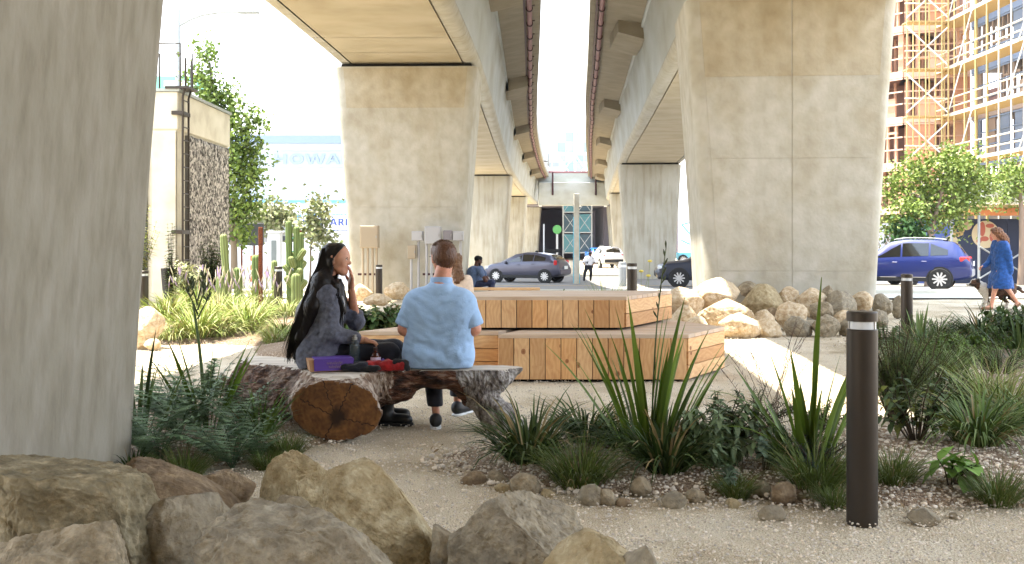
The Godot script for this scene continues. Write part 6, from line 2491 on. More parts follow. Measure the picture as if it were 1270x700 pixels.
	for i in hm.v.size():
		var p := hm.v[i]
		var q := Vector3(p.x + 0.4 * (p.y - 1.0) * (1.0 if p.x < 0.05 else 0.0), 0, p.z)
		hm.v[i] += (Vector3(0, 0, 1.0 if p.z > 0 else -1.0) * 0.6 + Vector3(-0.4, 0, 0)) * (0.007 * hn.get_noise_3d(q.x * 1.6, p.y * 0.1, q.z * 1.6))
	var hmat := flat(rgb(0.085, 0.066, 0.06), 0.42)
	hmat.metallic_specular = 0.35
	var ho := part("hair", hm, hmat, t)
	var st := MB.new()
	for k in 260:
		var back := k % 3 != 0
		var y0 := rng.randf_range(-0.02, 0.085)
		var a0 := rng.randf_range(-0.9, 0.9)
		var jx := rng.randfn() * 0.016
		var jz := rng.randf_range(-0.02, 0.03)
		var p := []
		var rr := 0.087 + rng.randf() * 0.004
		if back:
			p = [hc + Vector3(-0.018, 0.02, 0) + Vector3(-cos(a0) * rr * 0.86, y0 * 0.75, sin(a0 + 0.4) * rr * 0.95), Vector3(-0.045 + jx, 1.05, 0.085 + jz), Vector3(-0.1 + jx, 0.86, 0.17 + jz * 0.8), Vector3(-0.17 + jx * 1.6, 0.66, 0.165 + jz), Vector3(-0.2 + jx * 2.0, rng.randf_range(0.46, 0.56), 0.13 + jz)]
		else:
			p = [hc + hb * Vector3(0.07, 0.05 + y0 * 0.4, -0.04 + jx), hc + hb * Vector3(0.1, -0.02, -0.05 + jx), Vector3(0.085 + jx, 0.99, 0.148 + jz * 0.3), Vector3(0.125 + jx, 0.86, 0.145 + jz * 0.3), Vector3(0.12 + jx * 1.5, rng.randf_range(0.7, 0.8), 0.13 + jz * 0.3)]
		var q := []
		for i in 13:
			var u := i / 12.0 * 4.0
			var n := mini(int(u), 3)
			q.append((p[n] as Vector3).cubic_interpolate(p[n + 1], p[maxi(n - 1, 0)], p[mini(n + 2, 4)], u - n))
		var wd := []
		for i in 13:
			wd.append(0.0032 * (1.0 - 0.75 * i / 12.0))
		st.strip(q, wd, Vector3(1, 0.2, 0))
	part("strands", st, hmat, ho)
	var ep := MB.new()
	ep.ball(hc + hb * Vector3(0.079, -0.012, 0.008), Vector3(0.007, 0.009, 0.007), 6, 8)
	ep.tube([hc + hb * Vector3(0.08, -0.014, 0.01), hc + hb * Vector3(0.08, -0.04, 0.014)], [0.0035], 6)
	part("earphone", ep, M.white, t)
	var cd := MB.new()
	cd.tube([Vector3(0.14, 0.93, 0.08), Vector3(0.158, 0.88, 0.1), Vector3(0.152, 0.82, 0.105), Vector3(0.15, 0.76, 0.11)], [0.004], 6)
	part("drawcord", cd, M.white, t)


func lone_man() -> void:
	var p := spot(590, 358, 25.0)
	var o := Vector3(p.x, land(25.0) + 0.03, p.z)
	var t := thing("person", "man sitting alone by the tan pier in a slate blue t-shirt and navy trousers", "person", o)
	var sy := 0.22
	var hb := facing(Vector3(0.9, -0.25, -0.45))
	var hc := Vector3(0.07, sy + 0.68, 0.0)
	var torso := [
		[Vector3(-0.08, sy + 0.47, 0.13), Vector3(0.1, sy + 0.47, -0.12), 0.075, 0.075, 0.06],
		[Vector3(-0.08, sy + 0.36, 0.08), Vector3(0.05, sy + 0.36, -0.08), 0.13, 0.13, 0.1],
		[Vector3(-0.1, sy + 0.2, 0.06), Vector3(0.0, sy + 0.2, -0.06), 0.13, 0.13, 0.1],
		[Vector3(-0.1, sy + 0.09, 0.07), Vector3(0.0, sy + 0.09, -0.07), 0.14, 0.14, 0.08],
	]
	var ar := [[Vector3(0.08, sy + 0.46, 0.17), Vector3(0.24, sy + 0.22, 0.2), 0.055, 0.045, 0.04], [Vector3(0.24, sy + 0.22, 0.2), Vector3(0.34, sy + 0.1, 0.06), 0.043, 0.032, 0.03], [Vector3(0.12, sy + 0.46, -0.15), Vector3(0.28, sy + 0.22, -0.2), 0.055, 0.045, 0.04], [Vector3(0.28, sy + 0.22, -0.2), Vector3(0.36, sy + 0.1, -0.02), 0.043, 0.032, 0.03]]
	var lg := [[Vector3(-0.04, sy + 0.08, 0.09), Vector3(0.4, sy + 0.14, 0.14), 0.1, 0.075, 0.05], [Vector3(-0.04, sy + 0.08, -0.09), Vector3(0.42, sy + 0.14, -0.14), 0.1, 0.075, 0.05], [Vector3(0.4, sy + 0.13, 0.14), Vector3(0.36, 0.08, 0.14), 0.07, 0.045, 0.04], [Vector3(0.42, sy + 0.13, -0.14), Vector3(0.4, 0.08, -0.14), 0.07, 0.045, 0.04]]
	var body := flesh(slim(torso, 0.015) + ar + slim(lg, 0.015) + [[hc + hb * Vector3(0, -0.05, -0.03), Vector3(0.0, sy + 0.5, 0.0), 0.055, 0.06, 0.03]], 0.02)
	body.add(flesh(head_bones(hc, hb), 0.009), Transform3D.IDENTITY)
	body.add(flesh(hand_bones(Vector3(0.34, sy + 0.1, 0.06), Vector3(0.4, -0.5, -0.5), Vector3(-0.5, -0.5, 0), 1.0, 0.6), 0.006), Transform3D.IDENTITY)
	body.add(flesh(hand_bones(Vector3(0.36, sy + 0.1, -0.02), Vector3(0.4, -0.5, 0.4), Vector3(-0.5, -0.5, 0), -1.0, 0.6), 0.006), Transform3D.IDENTITY)
	part("body", body, skin(rgb(0.34, 0.21, 0.15)), t)
	var sl := []
	for b in torso:
		sl.append([b[0], b[1], b[2] + 0.012, b[3] + 0.012, b[4]])
	for k in [0, 2]:
		sl.append([ar[k][0], ar[k][0].lerp(ar[k][1], 0.55), 0.075, 0.072, 0.05])
	part("t_shirt", ragged(flesh(sl, 0.018, func(q, f): return maxf(f, q.y - sy - 0.57)), noise(9, 7.0, 2), 0.012), cloth(rgb(0.33, 0.40, 0.53), 0.1, 3.0), t)
	part("trousers", flesh([[Vector3(-0.08, sy + 0.08, 0.06), Vector3(-0.04, sy + 0.08, -0.06), 0.13, 0.13, 0.05]] + lg, 0.02, func(q, f): return maxf(f, 0.09 - q.y)), cloth(rgb(0.14, 0.17, 0.29), 0.15, 3.0), t)
	for q in [Vector3(0.37, 0.045, 0.14), Vector3(0.41, 0.045, -0.14)]:
		part("shoe", flesh([[q + Vector3(-0.05, 0.01, 0), q + Vector3(0.15, -0.005, 0.02), 0.045, 0.04, 0.03]], 0.014, func(w, f): return maxf(f, -w.y)), M.black, t)
	part("hair", ragged(flesh([[hc + hb * Vector3(0, 0.042, -0.04), hc + hb * Vector3(0, 0.046, 0.016), 0.082, 0.079, 0.02]], 0.009, func(q: Vector3, f: float) -> float:
		var w := (q - hc) * hb
		return maxf(maxf(f, w.z - 0.07 + maxf(0.0, 0.06 - w.y) * 0.8), -0.03 - w.y)), noise(12, 60.0, 2), 0.006), flat(rgb(0.05, 0.042, 0.04), 0.9), t)
	part("beard", flesh([[hc + hb * Vector3(0.045, -0.06, 0.01), hc + hb * Vector3(0.015, -0.098, 0.056), 0.022, 0.022, 0.02], [hc + hb * Vector3(-0.045, -0.06, 0.01), hc + hb * Vector3(-0.015, -0.098, 0.056), 0.022, 0.022, 0.02]], 0.009), flat(rgb(0.06, 0.05, 0.045), 0.9), t)
	# the platform's guest whose hair shows behind the blue shirted man
	p = spot(567, 328, 13.2)
	o = Vector3(p.x, floor_at(p.x, p.z), p.z)
	t = thing("person", "person with light brown hair and a cream top, mostly hidden behind the blue shirted man", "person", o)
	sy = 0.36 - o.y * 0.5
	hb = facing(Vector3(-0.5, -0.2, -0.8))
	hc = Vector3(-0.03, p.y - o.y + 0.02, 0)
	var ty := hc.y - 0.68
	torso = [
		[Vector3(-0.12, ty + 0.46, 0.02), Vector3(0.1, ty + 0.46, 0.02), 0.065, 0.065, 0.06],
		[Vector3(-0.08, ty + 0.34, 0.02), Vector3(0.08, ty + 0.34, 0.02), 0.105, 0.105, 0.1],
		[Vector3(-0.06, ty + 0.2, 0.02), Vector3(0.06, ty + 0.2, 0.02), 0.1, 0.1, 0.1],
		[Vector3(-0.08, ty + 0.06, 0.0), Vector3(0.08, ty + 0.06, 0.0), 0.13, 0.13, 0.08],
	]
	lg = [[Vector3(-0.09, ty + 0.07, -0.02), Vector3(-0.1, ty + 0.12, -0.42), 0.085, 0.065, 0.05], [Vector3(0.09, ty + 0.07, -0.02), Vector3(0.1, ty + 0.12, -0.42), 0.085, 0.065, 0.05], [Vector3(-0.1, ty + 0.12, -0.42), Vector3(-0.1, 0.07, -0.4), 0.06, 0.04, 0.04], [Vector3(0.1, ty + 0.12, -0.42), Vector3(0.1, 0.07, -0.4), 0.06, 0.04, 0.04]]
	ar = [[Vector3(-0.16, ty + 0.45, 0.02), Vector3(-0.2, ty + 0.2, -0.04), 0.045, 0.038, 0.04], [Vector3(-0.2, ty + 0.2, -0.04), Vector3(-0.1, ty + 0.16, -0.25), 0.035, 0.026, 0.03], [Vector3(0.14, ty + 0.45, 0.02), Vector3(0.18, ty + 0.2, -0.04), 0.045, 0.038, 0.04], [Vector3(0.18, ty + 0.2, -0.04), Vector3(0.08, ty + 0.16, -0.25), 0.035, 0.026, 0.03]]
	body = flesh(slim(torso, 0.012) + ar + lg + [[hc + hb * Vector3(0, -0.05, -0.03), Vector3(0, ty + 0.48, 0.02), 0.045, 0.05, 0.03]], 0.018)
	body.add(flesh(head_bones(hc, hb, 0.94), 0.008), Transform3D.IDENTITY)
	part("body", body, skin(rgb(0.82, 0.62, 0.52)), t)
	sl = []
	for b in torso.slice(0, 3) + [ar[0], ar[2]]:
		sl.append([b[0], b[1], b[2] + 0.014, b[3] + 0.014, b[4]])
	part("top", flesh(sl, 0.018, func(q, f): return maxf(f, q.y - ty - 0.52)), cloth(rgb(0.84, 0.76, 0.68), 0.06, 3.0), t)
	part("trousers", flesh([[torso[3][0], torso[3][1], 0.138, 0.138, 0.05], [lg[0][0], lg[0][1], 0.095, 0.075, 0.04], [lg[1][0], lg[1][1], 0.095, 0.075, 0.04], [lg[2][0], lg[2][1], 0.07, 0.055, 0.04], [lg[3][0], lg[3][1], 0.07, 0.055, 0.04]], 0.02), cloth(rgb(0.3, 0.33, 0.4), 0.1, 3.0), t)
	part("hair", ragged(flesh([[hc + hb * Vector3(0, 0.04, -0.03), hc + hb * Vector3(0, 0.045, 0.005), 0.088, 0.084, 0.02], [hc + Vector3(0.03, -0.02, 0.07), hc + Vector3(0.09, -0.2, 0.1), 0.06, 0.04, 0.05], [hc + Vector3(0.0, -0.02, 0.07), hc + Vector3(0.03, -0.24, 0.11), 0.06, 0.045, 0.05]], 0.009), noise(13, 30.0, 2), 0.015), hair_mat(rgb(0.50, 0.36, 0.23), rgb(0.33, 0.22, 0.13)), t)
	for g in [-1, 1]:
		part("shoe", flesh([[Vector3(0.1 * g, 0.05, -0.38), Vector3(0.1 * g, 0.04, -0.55), 0.045, 0.04, 0.03]], 0.014, func(w, f): return maxf(f, -w.y)), M.black, t)
	var bn := thing("timber_bench", "small low bench hidden behind the platform, under the person in the cream top", "bench", o)
	part("seat", boxed(Vector3(0, ty - 0.09, 0.0), Vector3(1.0, 0.05, 0.34), 0.01), M.cedar_1, bn)
	for x in [-0.4, 0.4]:
		part("leg", boxed(Vector3(x, (ty - 0.11) * 0.5, 0), Vector3(0.08, ty - 0.11, 0.3), 0.01), M.cedar_2, bn)


func other_people() -> void:
	# the walking woman
	var p := on_ground(1240, 19.6)
	var o := Vector3(p.x, land(19.6) + 0.0, p.z)
	var t := thing("person", "walking woman in a loose blue dress with fair tipped hair, a dog beside her", "person", o)
	var hb := facing(Vector3(-0.95, -0.35, -0.3))
	var hc := Vector3(-0.07, 1.49, 0.0)
	var torso := [
		[Vector3(0.0, 1.29, -0.13), Vector3(0.02, 1.29, 0.13), 0.062, 0.062, 0.06],
		[Vector3(0.01, 1.16, -0.07), Vector3(0.01, 1.16, 0.07), 0.1, 0.1, 0.1],
		[Vector3(0.02, 1.0, -0.05), Vector3(0.02, 1.0, 0.05), 0.095, 0.095, 0.1],
		[Vector3(0.03, 0.84, -0.07), Vector3(0.03, 0.84, 0.07), 0.115, 0.115, 0.1],
	]
	var lg := [[Vector3(0.0, 0.82, 0.08), Vector3(-0.12, 0.44, 0.08), 0.085, 0.055, 0.05], [Vector3(-0.12, 0.44, 0.08), Vector3(-0.2, 0.07, 0.07), 0.053, 0.034, 0.04], [Vector3(0.06, 0.82, -0.08), Vector3(0.17, 0.45, -0.08), 0.085, 0.055, 0.05], [Vector3(0.17, 0.45, -0.08), Vector3(0.4, 0.13, -0.08), 0.053, 0.034, 0.04], [Vector3(-0.2, 0.06, 0.07), Vector3(-0.33, 0.03, 0.07), 0.038, 0.028, 0.03], [Vector3(0.4, 0.12, -0.08), Vector3(0.33, 0.03, -0.08), 0.036, 0.028, 0.03]]
	var ar := [[Vector3(0.03, 1.27, 0.16), Vector3(0.1, 1.0, 0.2), 0.045, 0.038, 0.04], [Vector3(0.1, 1.0, 0.2), Vector3(0.12, 0.74, 0.2), 0.036, 0.026, 0.03], [Vector3(0.0, 1.27, -0.16), Vector3(-0.06, 1.0, -0.2), 0.045, 0.038, 0.04], [Vector3(-0.06, 1.0, -0.2), Vector3(-0.22, 0.85, -0.18), 0.036, 0.026, 0.03]]
	var body := flesh(slim(torso, 0.015) + lg + ar + [[hc + hb * Vector3(0, -0.05, -0.03), Vector3(0.01, 1.31, 0.0), 0.045, 0.05, 0.03]], 0.016)
	body.add(flesh(head_bones(hc, hb, 0.95), 0.007), Transform3D.IDENTITY)
	body.add(flesh(hand_bones(Vector3(0.12, 0.74, 0.2), Vector3(-0.1, -1, 0), Vector3(-0.4, 0, -0.9), 1.0, 0.5, 0.95), 0.005), Transform3D.IDENTITY)
	body.add(flesh(hand_bones(Vector3(-0.22, 0.85, -0.18), Vector3(-1, -0.4, 0), Vector3(0, -0.6, 0.5), 1.0, 0.9, 0.95), 0.005), Transform3D.IDENTITY)
	part("body", body, skin(rgb(0.80, 0.58, 0.48)), t)
	var dr := [[Vector3(0.02, 0.62, -0.1), Vector3(0.02, 0.62, 0.1), 0.165, 0.165, 0.12], [Vector3(0.02, 0.44, -0.11), Vector3(0.02, 0.44, 0.11), 0.19, 0.19, 0.1]]
	for b in torso:
		dr.append([b[0], b[1], b[2] + 0.025, b[3] + 0.025, b[4]])
	for b in ar:
		dr.append([b[0], b[1], b[2] + 0.022, b[3] + 0.026, b[4]])
	part("dress", ragged(flesh(dr, 0.015, func(q, f): return maxf(maxf(f, 0.42 - q.y), q.y - 1.36)), noise(15, 5.0, 2), 0.022), cloth(rgb(0.12, 0.30, 0.56), 0.2, 3.0), t)
	part("hair", ragged(flesh([[hc + hb * Vector3(0, 0.035, -0.035), hc + hb * Vector3(0, 0.04, 0.012), 0.09, 0.084, 0.02], [hc + Vector3(0.05, -0.0, 0.02), hc + Vector3(0.15, -0.1, 0.03), 0.09, 0.075, 0.06], [hc + Vector3(0.14, -0.08, 0.03), hc + Vector3(0.2, -0.16, 0.03), 0.07, 0.05, 0.05], [hc + hb * Vector3(-0.06, 0.0, 0.02), hc + Vector3(-0.04, -0.12, 0.07), 0.045, 0.03, 0.04]], 0.008, func(q: Vector3, f: float) -> float:
		var w := (q - hc) * hb
		return maxf(f, w.z - 0.07 + maxf(0.0, 0.06 - w.y) * 0.5)), noise(16, 22.0, 3), 0.022), hair_mat(rgb(0.62, 0.42, 0.26), rgb(0.24, 0.14, 0.09)), t)
	for q in [[Vector3(-0.2, 0.035, 0.07), Vector3(-0.36, 0.025, 0.07)], [Vector3(0.42, 0.11, -0.08), Vector3(0.33, 0.025, -0.08)]]:
		part("shoe", flesh([[q[0], q[1], 0.042, 0.034, 0.03]], 0.012, func(w, f): return maxf(f, -w.y)), flat(rgb(0.5, 0.36, 0.26), 0.7), t)
	var fl := MB.new()
	for k in 22:
		fl.ball(Vector3(0.3 + 0.11 * rng.randfn(), 0.78 + 0.06 * rng.randfn(), 0.28 + 0.05 * rng.randfn()), Vector3.ONE * rng.randf_range(0.02, 0.035), 4, 6)
	# the far person in a patterned shirt
	p = on_ground(728, 50)
	o = Vector3(p.x, land(50) + 0.015, p.z)
	t = thing("person", "far person in a white patterned shirt and dark trousers leaning by the square post", "person", o)
	hb = facing(Vector3(-0.6, -0.3, 0.8))
	hc = Vector3(0.16, 1.36, 0.1)
	torso = [[Vector3(0.0, 1.16, 0.0), Vector3(0.28, 1.18, 0.06), 0.08, 0.08, 0.06], [Vector3(0.02, 1.03, 0.0), Vector3(0.22, 1.03, 0.0), 0.12, 0.12, 0.1], [Vector3(0.02, 0.85, -0.02), Vector3(0.18, 0.85, -0.02), 0.12, 0.12, 0.1], [Vector3(0.02, 0.74, -0.02), Vector3(0.16, 0.74, -0.02), 0.13, 0.13, 0.08]]
	lg = [[Vector3(0.0, 0.7, 0), Vector3(-0.12, 0.4, 0.1), 0.09, 0.065, 0.05], [Vector3(-0.12, 0.4, 0.1), Vector3(-0.14, 0.06, 0.0), 0.062, 0.045, 0.04], [Vector3(0.18, 0.7, 0), Vector3(0.2, 0.4, 0.08), 0.09, 0.065, 0.05], [Vector3(0.2, 0.4, 0.08), Vector3(0.18, 0.06, 0.0), 0.062, 0.045, 0.04]]
	ar = [[Vector3(-0.04, 1.14, 0.02), Vector3(-0.2, 0.95, 0.08), 0.05, 0.042, 0.04], [Vector3(-0.2, 0.95, 0.08), Vector3(-0.1, 0.78, 0.2), 0.04, 0.03, 0.03], [Vector3(0.32, 1.16, 0.06), Vector3(0.42, 0.95, 0.1), 0.05, 0.042, 0.04], [Vector3(0.42, 0.95, 0.1), Vector3(0.26, 0.82, 0.22), 0.04, 0.03, 0.03]]
	body = flesh(torso + lg + ar + [[hc + hb * Vector3(0, -0.05, -0.03), Vector3(0.14, 1.2, 0.03), 0.05, 0.055, 0.03]], 0.025)
	body.add(flesh(head_bones(hc, hb), 0.012), Transform3D.IDENTITY)
	part("body", body, skin(rgb(0.35, 0.22, 0.16)), t)
	sl_part(t, torso.slice(0, 3) + [ar[0], ar[2]], 0.02, "shirt", tri(ntex(noise(18, 0.05, 2, FastNoiseLite.TYPE_CELLULAR), [[0.0, rgb(0.85, 0.85, 0.86)], [0.6, rgb(0.82, 0.82, 0.84)], [0.66, rgb(0.12, 0.12, 0.14)], [1.0, rgb(0.1, 0.1, 0.12)]], 128), Vector3.ONE * 1.2, 0.9))
	sl_part(t, lg + [torso[3]], 0.012, "trousers", flat(rgb(0.12, 0.12, 0.14), 0.9))
	part("hair", flesh([[hc + hb * Vector3(0, 0.045, -0.035), hc + hb * Vector3(0, 0.05, 0.01), 0.085, 0.08, 0.02]], 0.014), flat(rgb(0.05, 0.04, 0.04), 0.9), t)


func sl_part(t: Node3D, bones: Array, by: float, called: String, m: Material) -> void:
	var r := []
	for b in bones:
		r.append([b[0], b[1], b[2] + by, b[3] + by, b[4]])
	part(called, flesh(r, 0.025), m, t)


func dog() -> void:
	var p := on_ground(1236, 19.95)
	var o := Vector3(p.x, land(20), p.z)
	var t := thing("dog", "brown dog with a white blaze and chest walking beside the woman in blue", "dog", o)
	var b := [
		[Vector3(-0.2, 0.36, 0), Vector3(-0.02, 0.37, 0), 0.13, 0.125, 0.06],
		[Vector3(-0.02, 0.37, 0), Vector3(0.22, 0.4, 0), 0.115, 0.11, 0.06],
		[Vector3(0.22, 0.4, 0), Vector3(0.3, 0.38, 0), 0.12, 0.1, 0.06],
		[Vector3(-0.27, 0.42, 0), Vector3(-0.4, 0.5, 0), 0.1, 0.075, 0.06],
		[Vector3(-0.4, 0.51, 0), Vector3(-0.44, 0.52, 0), 0.078, 0.07, 0.04],
		[Vector3(-0.48, 0.49, 0), Vector3(-0.56, 0.47, 0), 0.042, 0.03, 0.03],
		[Vector3(-0.39, 0.57, 0.06), Vector3(-0.36, 0.5, 0.085), 0.03, 0.014, 0.02],
		[Vector3(-0.39, 0.57, -0.06), Vector3(-0.36, 0.5, -0.085), 0.03, 0.014, 0.02],
		[Vector3(0.33, 0.45, 0), Vector3(0.46, 0.4, 0), 0.045, 0.035, 0.04],
		[Vector3(0.46, 0.4, 0), Vector3(0.54, 0.32, 0), 0.035, 0.02, 0.03],
	]
	for g in [[0.08, -0.05], [-0.08, 0.06]]:
		b.append([Vector3(-0.22, 0.3, g[0]), Vector3(-0.2 + g[1], 0.17, g[0]), 0.06, 0.036, 0.04])
		b.append([Vector3(-0.2 + g[1], 0.17, g[0]), Vector3(-0.22 + g[1] * 2.0, 0.04, g[0]), 0.034, 0.028, 0.02])
		b.append([Vector3(-0.22 + g[1] * 2.0, 0.03, g[0]), Vector3(-0.26 + g[1] * 2.0, 0.025, g[0]), 0.03, 0.026, 0.02])
		b.append([Vector3(0.27, 0.34, g[0]), Vector3(0.2 - g[1], 0.22, g[0]), 0.085, 0.05, 0.05])
		b.append([Vector3(0.2 - g[1], 0.22, g[0]), Vector3(0.32 - g[1], 0.13, g[0]), 0.045, 0.03, 0.03])
		b.append([Vector3(0.32 - g[1], 0.13, g[0]), Vector3(0.3 - g[1], 0.03, g[0]), 0.029, 0.026, 0.02])
		b.append([Vector3(0.3 - g[1], 0.028, g[0]), Vector3(0.26 - g[1], 0.025, g[0]), 0.03, 0.026, 0.02])
	var m := flesh(b, 0.013)
	ragged(m, noise(20, 26.0, 3), 0.022)
	var n := noise(21, 4.0, 3)
	for i in m.v.size():
		var q := m.v[i]
		var c := Color(0.09, 0.045, 0.025)
		if n.get_noise_3dv(q) > 0.12:
			c = Color(0.025, 0.018, 0.015)
		if (q.x < -0.22 and q.x > -0.36 and q.y < 0.56) or (absf(q.z) < 0.022 and q.x < -0.4) or q.y < 0.12:
			c = Color(0.6, 0.56, 0.5)
		m.c[i] = c
	part("body", m, M.tinted, t)
	var e := MB.new()
	e.ball(Vector3(-0.585, 0.478, 0), Vector3(0.016, 0.014, 0.018), 6, 8)
	part("nose", e, M.black, t)
	for g in [-1.0, 1.0]:
		e = MB.new()
		e.ball(Vector3(-0.48, 0.535, 0.045 * g), Vector3.ONE * 0.012, 6, 8)
		part("eye", e, M.black, t)


func bench_items() -> void:
	var y := 0.437
	# purple and kraft box
	var c := Vector3(-1.245, y, -6.78)
	var t := thing("takeaway_box", "purple and brown paper takeaway box beside the seated woman", "box", c, 0.32)
	var m := MB.new()
	m.prism([Vector2(-0.135, 0.07), Vector2(0.14, 0.07), Vector2(0.14, -0.08), Vector2(-0.135, -0.08)], 0.0, 0.072)
	for i in m.v.size():
		var q := m.v[i]
		if q.y > 0.05:
			m.v[i] = Vector3(q.x * 1.1, q.y + 0.008, q.z * 1.12)
	part("tray", m, flat(rgb(0.66, 0.50, 0.36), 0.85), t)
	var pu := flat(rgb(0.34, 0.23, 0.58), 0.6)
	part("sleeve", boxed(Vector3(0.02, 0.085, 0), Vector3(0.26, 0.008, 0.182), 0.002), pu, t)
	var fm := MB.new()
	fm.poly([Vector3(-0.11, 0.004, 0.0745), Vector3(0.145, 0.004, 0.0745), Vector3(0.155, 0.083, 0.0875), Vector3(-0.115, 0.083, 0.0875)], Vector3.BACK)
	part("front_flap", fm, pu, t)
	for r in 2:
		var sc := MB.new()
		var pts := []
		for k in 26:
			pts.append(Vector3(-0.03 + r * 0.015 + 0.0042 * k * (1.0 - 0.1 * r), 0.055 - 0.026 * r + 0.009 * sin(k * 1.9) * (1.0 if k % 7 else 1.7), 0.0855 - 0.0045 * r))
		sc.tube(pts, [0.0013], 5)
		part("print", sc, flat(rgb(0.66, 0.55, 0.56), 0.6), t)
	# glass bottle
	c = Vector3(-1.085, y, -6.86)
	t = thing("water_bottle", "dark glass water bottle with silver cap on the log", "bottle", c)
	m = MB.new()
	m.lathe([Vector2(0, 0), Vector2(0.034, 0), Vector2(0.037, 0.006), Vector2(0.037, 0.15), Vector2(0.03, 0.175), Vector2(0.017, 0.19), Vector2(0.017, 0.2), Vector2(0, 0.2)], 28)
	var gm := flat(Color(0.20, 0.27, 0.30, 0.42), 0.08)
	gm.transparency = BaseMaterial3D.TRANSPARENCY_ALPHA
	part("glass", m, gm, t)
	m = MB.new()
	m.lathe([Vector2(0, 0.004), Vector2(0.031, 0.004), Vector2(0.031, 0.085), Vector2(0, 0.085)], 24)
	part("drink", m, flat(rgb(0.16, 0.17, 0.08), 0.2), t)
	m = MB.new()
	m.lathe([Vector2(0, 0.198), Vector2(0.019, 0.198), Vector2(0.019, 0.215), Vector2(0.012, 0.218), Vector2(0.012, 0.232), Vector2(0, 0.232)], 24)
	part("cap", m, M.steel, t)
	# olive cup
	t = thing("paper_cup", "olive green tub held low beside the amber bottle", "tub", Vector3(-1.03, y, -6.98))
	m = MB.new()
	m.lathe([Vector2(0, 0), Vector2(0.034, 0), Vector2(0.042, 0.085), Vector2(0.039, 0.085), Vector2(0.033, 0.01), Vector2(0, 0.01)], 24)
	part("cup", m, flat(rgb(0.30, 0.32, 0.10), 0.7), t)
	m = MB.new()
	m.lathe([Vector2(0, 0.07), Vector2(0.037, 0.07), Vector2(0.03, 0.08), Vector2(0, 0.082)], 20)
	part("food", m, flat(rgb(0.25, 0.26, 0.08), 0.9), t)
	# amber bottle
	c = Vector3(-0.94, y, -6.86)
	t = thing("amber_bottle", "brown amber bottle with a pale pink label beside the red bag", "bottle", c)
	m = MB.new()
	m.lathe([Vector2(0, 0), Vector2(0.033, 0), Vector2(0.035, 0.006), Vector2(0.035, 0.085), Vector2(0.028, 0.103), Vector2(0.013, 0.112), Vector2(0.012, 0.125), Vector2(0, 0.125)], 28)
	part("glass", m, flat(rgb(0.24, 0.09, 0.05), 0.08), t)
	m = MB.new()
	m.lathe([Vector2(0, 0.122), Vector2(0.0155, 0.122), Vector2(0.0155, 0.145), Vector2(0, 0.145)], 20)
	part("cap", m, flat(rgb(0.16, 0.05, 0.045), 0.5), t)
	m = MB.new()
	m.lathe([Vector2(0.0354, 0.015), Vector2(0.0358, 0.015), Vector2(0.0358, 0.08), Vector2(0.0354, 0.08)], 28)
	var lb := part("label", m, flat(rgb(0.78, 0.72, 0.80), 0.6), t)
	m = MB.new()
	m.lathe([Vector2(0.036, 0.05), Vector2(0.0363, 0.05), Vector2(0.0363, 0.062), Vector2(0.036, 0.062)], 28)
	part("label_band", m, flat(rgb(0.7, 0.42, 0.5), 0.6), lb)
	t = thing("purple_pouch", "small purple pouch leaning right of the amber bottle", "pouch", Vector3(-0.885, y, -6.9))
	part("pouch", ragged(flesh([[Vector3(-0.02, 0.02, 0), Vector3(0.03, 0.015, 0), 0.025, 0.02, 0.02], [Vector3(-0.02, 0.03, 0), Vector3(-0.01, 0.06, 0), 0.022, 0.01, 0.02]], 0.006, func(p, f): return maxf(f, -p.y)), noise(30, 30.0, 2), 0.005), flat(rgb(0.32, 0.26, 0.55), 0.7), t)
	# navy pouch and red and black bag
	t = thing("folded_cloth", "dark navy folded cloth between the box and the red bag", "cloth", Vector3(-1.06, y, -6.74))
	part("cloth", ragged(flesh([[Vector3(-0.08, 0.02, 0), Vector3(0.07, 0.022, 0.0), 0.028, 0.03, 0.02], [Vector3(-0.05, 0.03, -0.03), Vector3(0.06, 0.035, -0.02), 0.025, 0.025, 0.02]], 0.007, func(p, f): return maxf(f, -p.y)), noise(31, 12.0, 2), 0.012), cloth(rgb(0.07, 0.08, 0.13), 0.2, 3.0), t)
	t = thing("red_bag", "crumpled red and black bag lying on the log's top", "bag", Vector3(-0.85, y, -6.76))
	part("lining", ragged(flesh([[Vector3(-0.13, 0.02, 0.0), Vector3(0.1, 0.03, -0.01), 0.026, 0.036, 0.03], [Vector3(-0.02, 0.035, -0.03), Vector3(0.08, 0.04, -0.03), 0.026, 0.03, 0.02], [Vector3(-0.12, 0.03, -0.03), Vector3(0.0, 0.035, -0.02), 0.025, 0.028, 0.03]], 0.006, func(p, f): return maxf(f, -p.y)), noise(32, 13.0, 2), 0.016), cloth(rgb(0.55, 0.06, 0.07), 0.2, 3.0), t)
	part("flap", ragged(flesh([[Vector3(-0.16, 0.012, 0.035), Vector3(-0.05, 0.018, 0.04), 0.016, 0.022, 0.02], [Vector3(0.06, 0.05, -0.01), Vector3(0.125, 0.055, -0.01), 0.026, 0.02, 0.02], [Vector3(0.11, 0.05, -0.01), Vector3(0.145, 0.012, 0.02), 0.02, 0.016, 0.02]], 0.006, func(p, f): return maxf(f, -p.y)), noise(33, 13.0, 2), 0.012), cloth(rgb(0.06, 0.055, 0.06), 0.2, 3.0), t)


func arc(base: Vector3, az: float, lean: float, droop: float, l: float, n := 5) -> Array:
	var p := [base]
	var a := lean
	var q := base
	for k in n:
		a += droop / n * (0.5 + float(k) / n)
		q += (Vector3(cos(az), 0, sin(az)) * sin(a) + Vector3.UP * cos(a)) * l / n
		p.append(q)
	return p


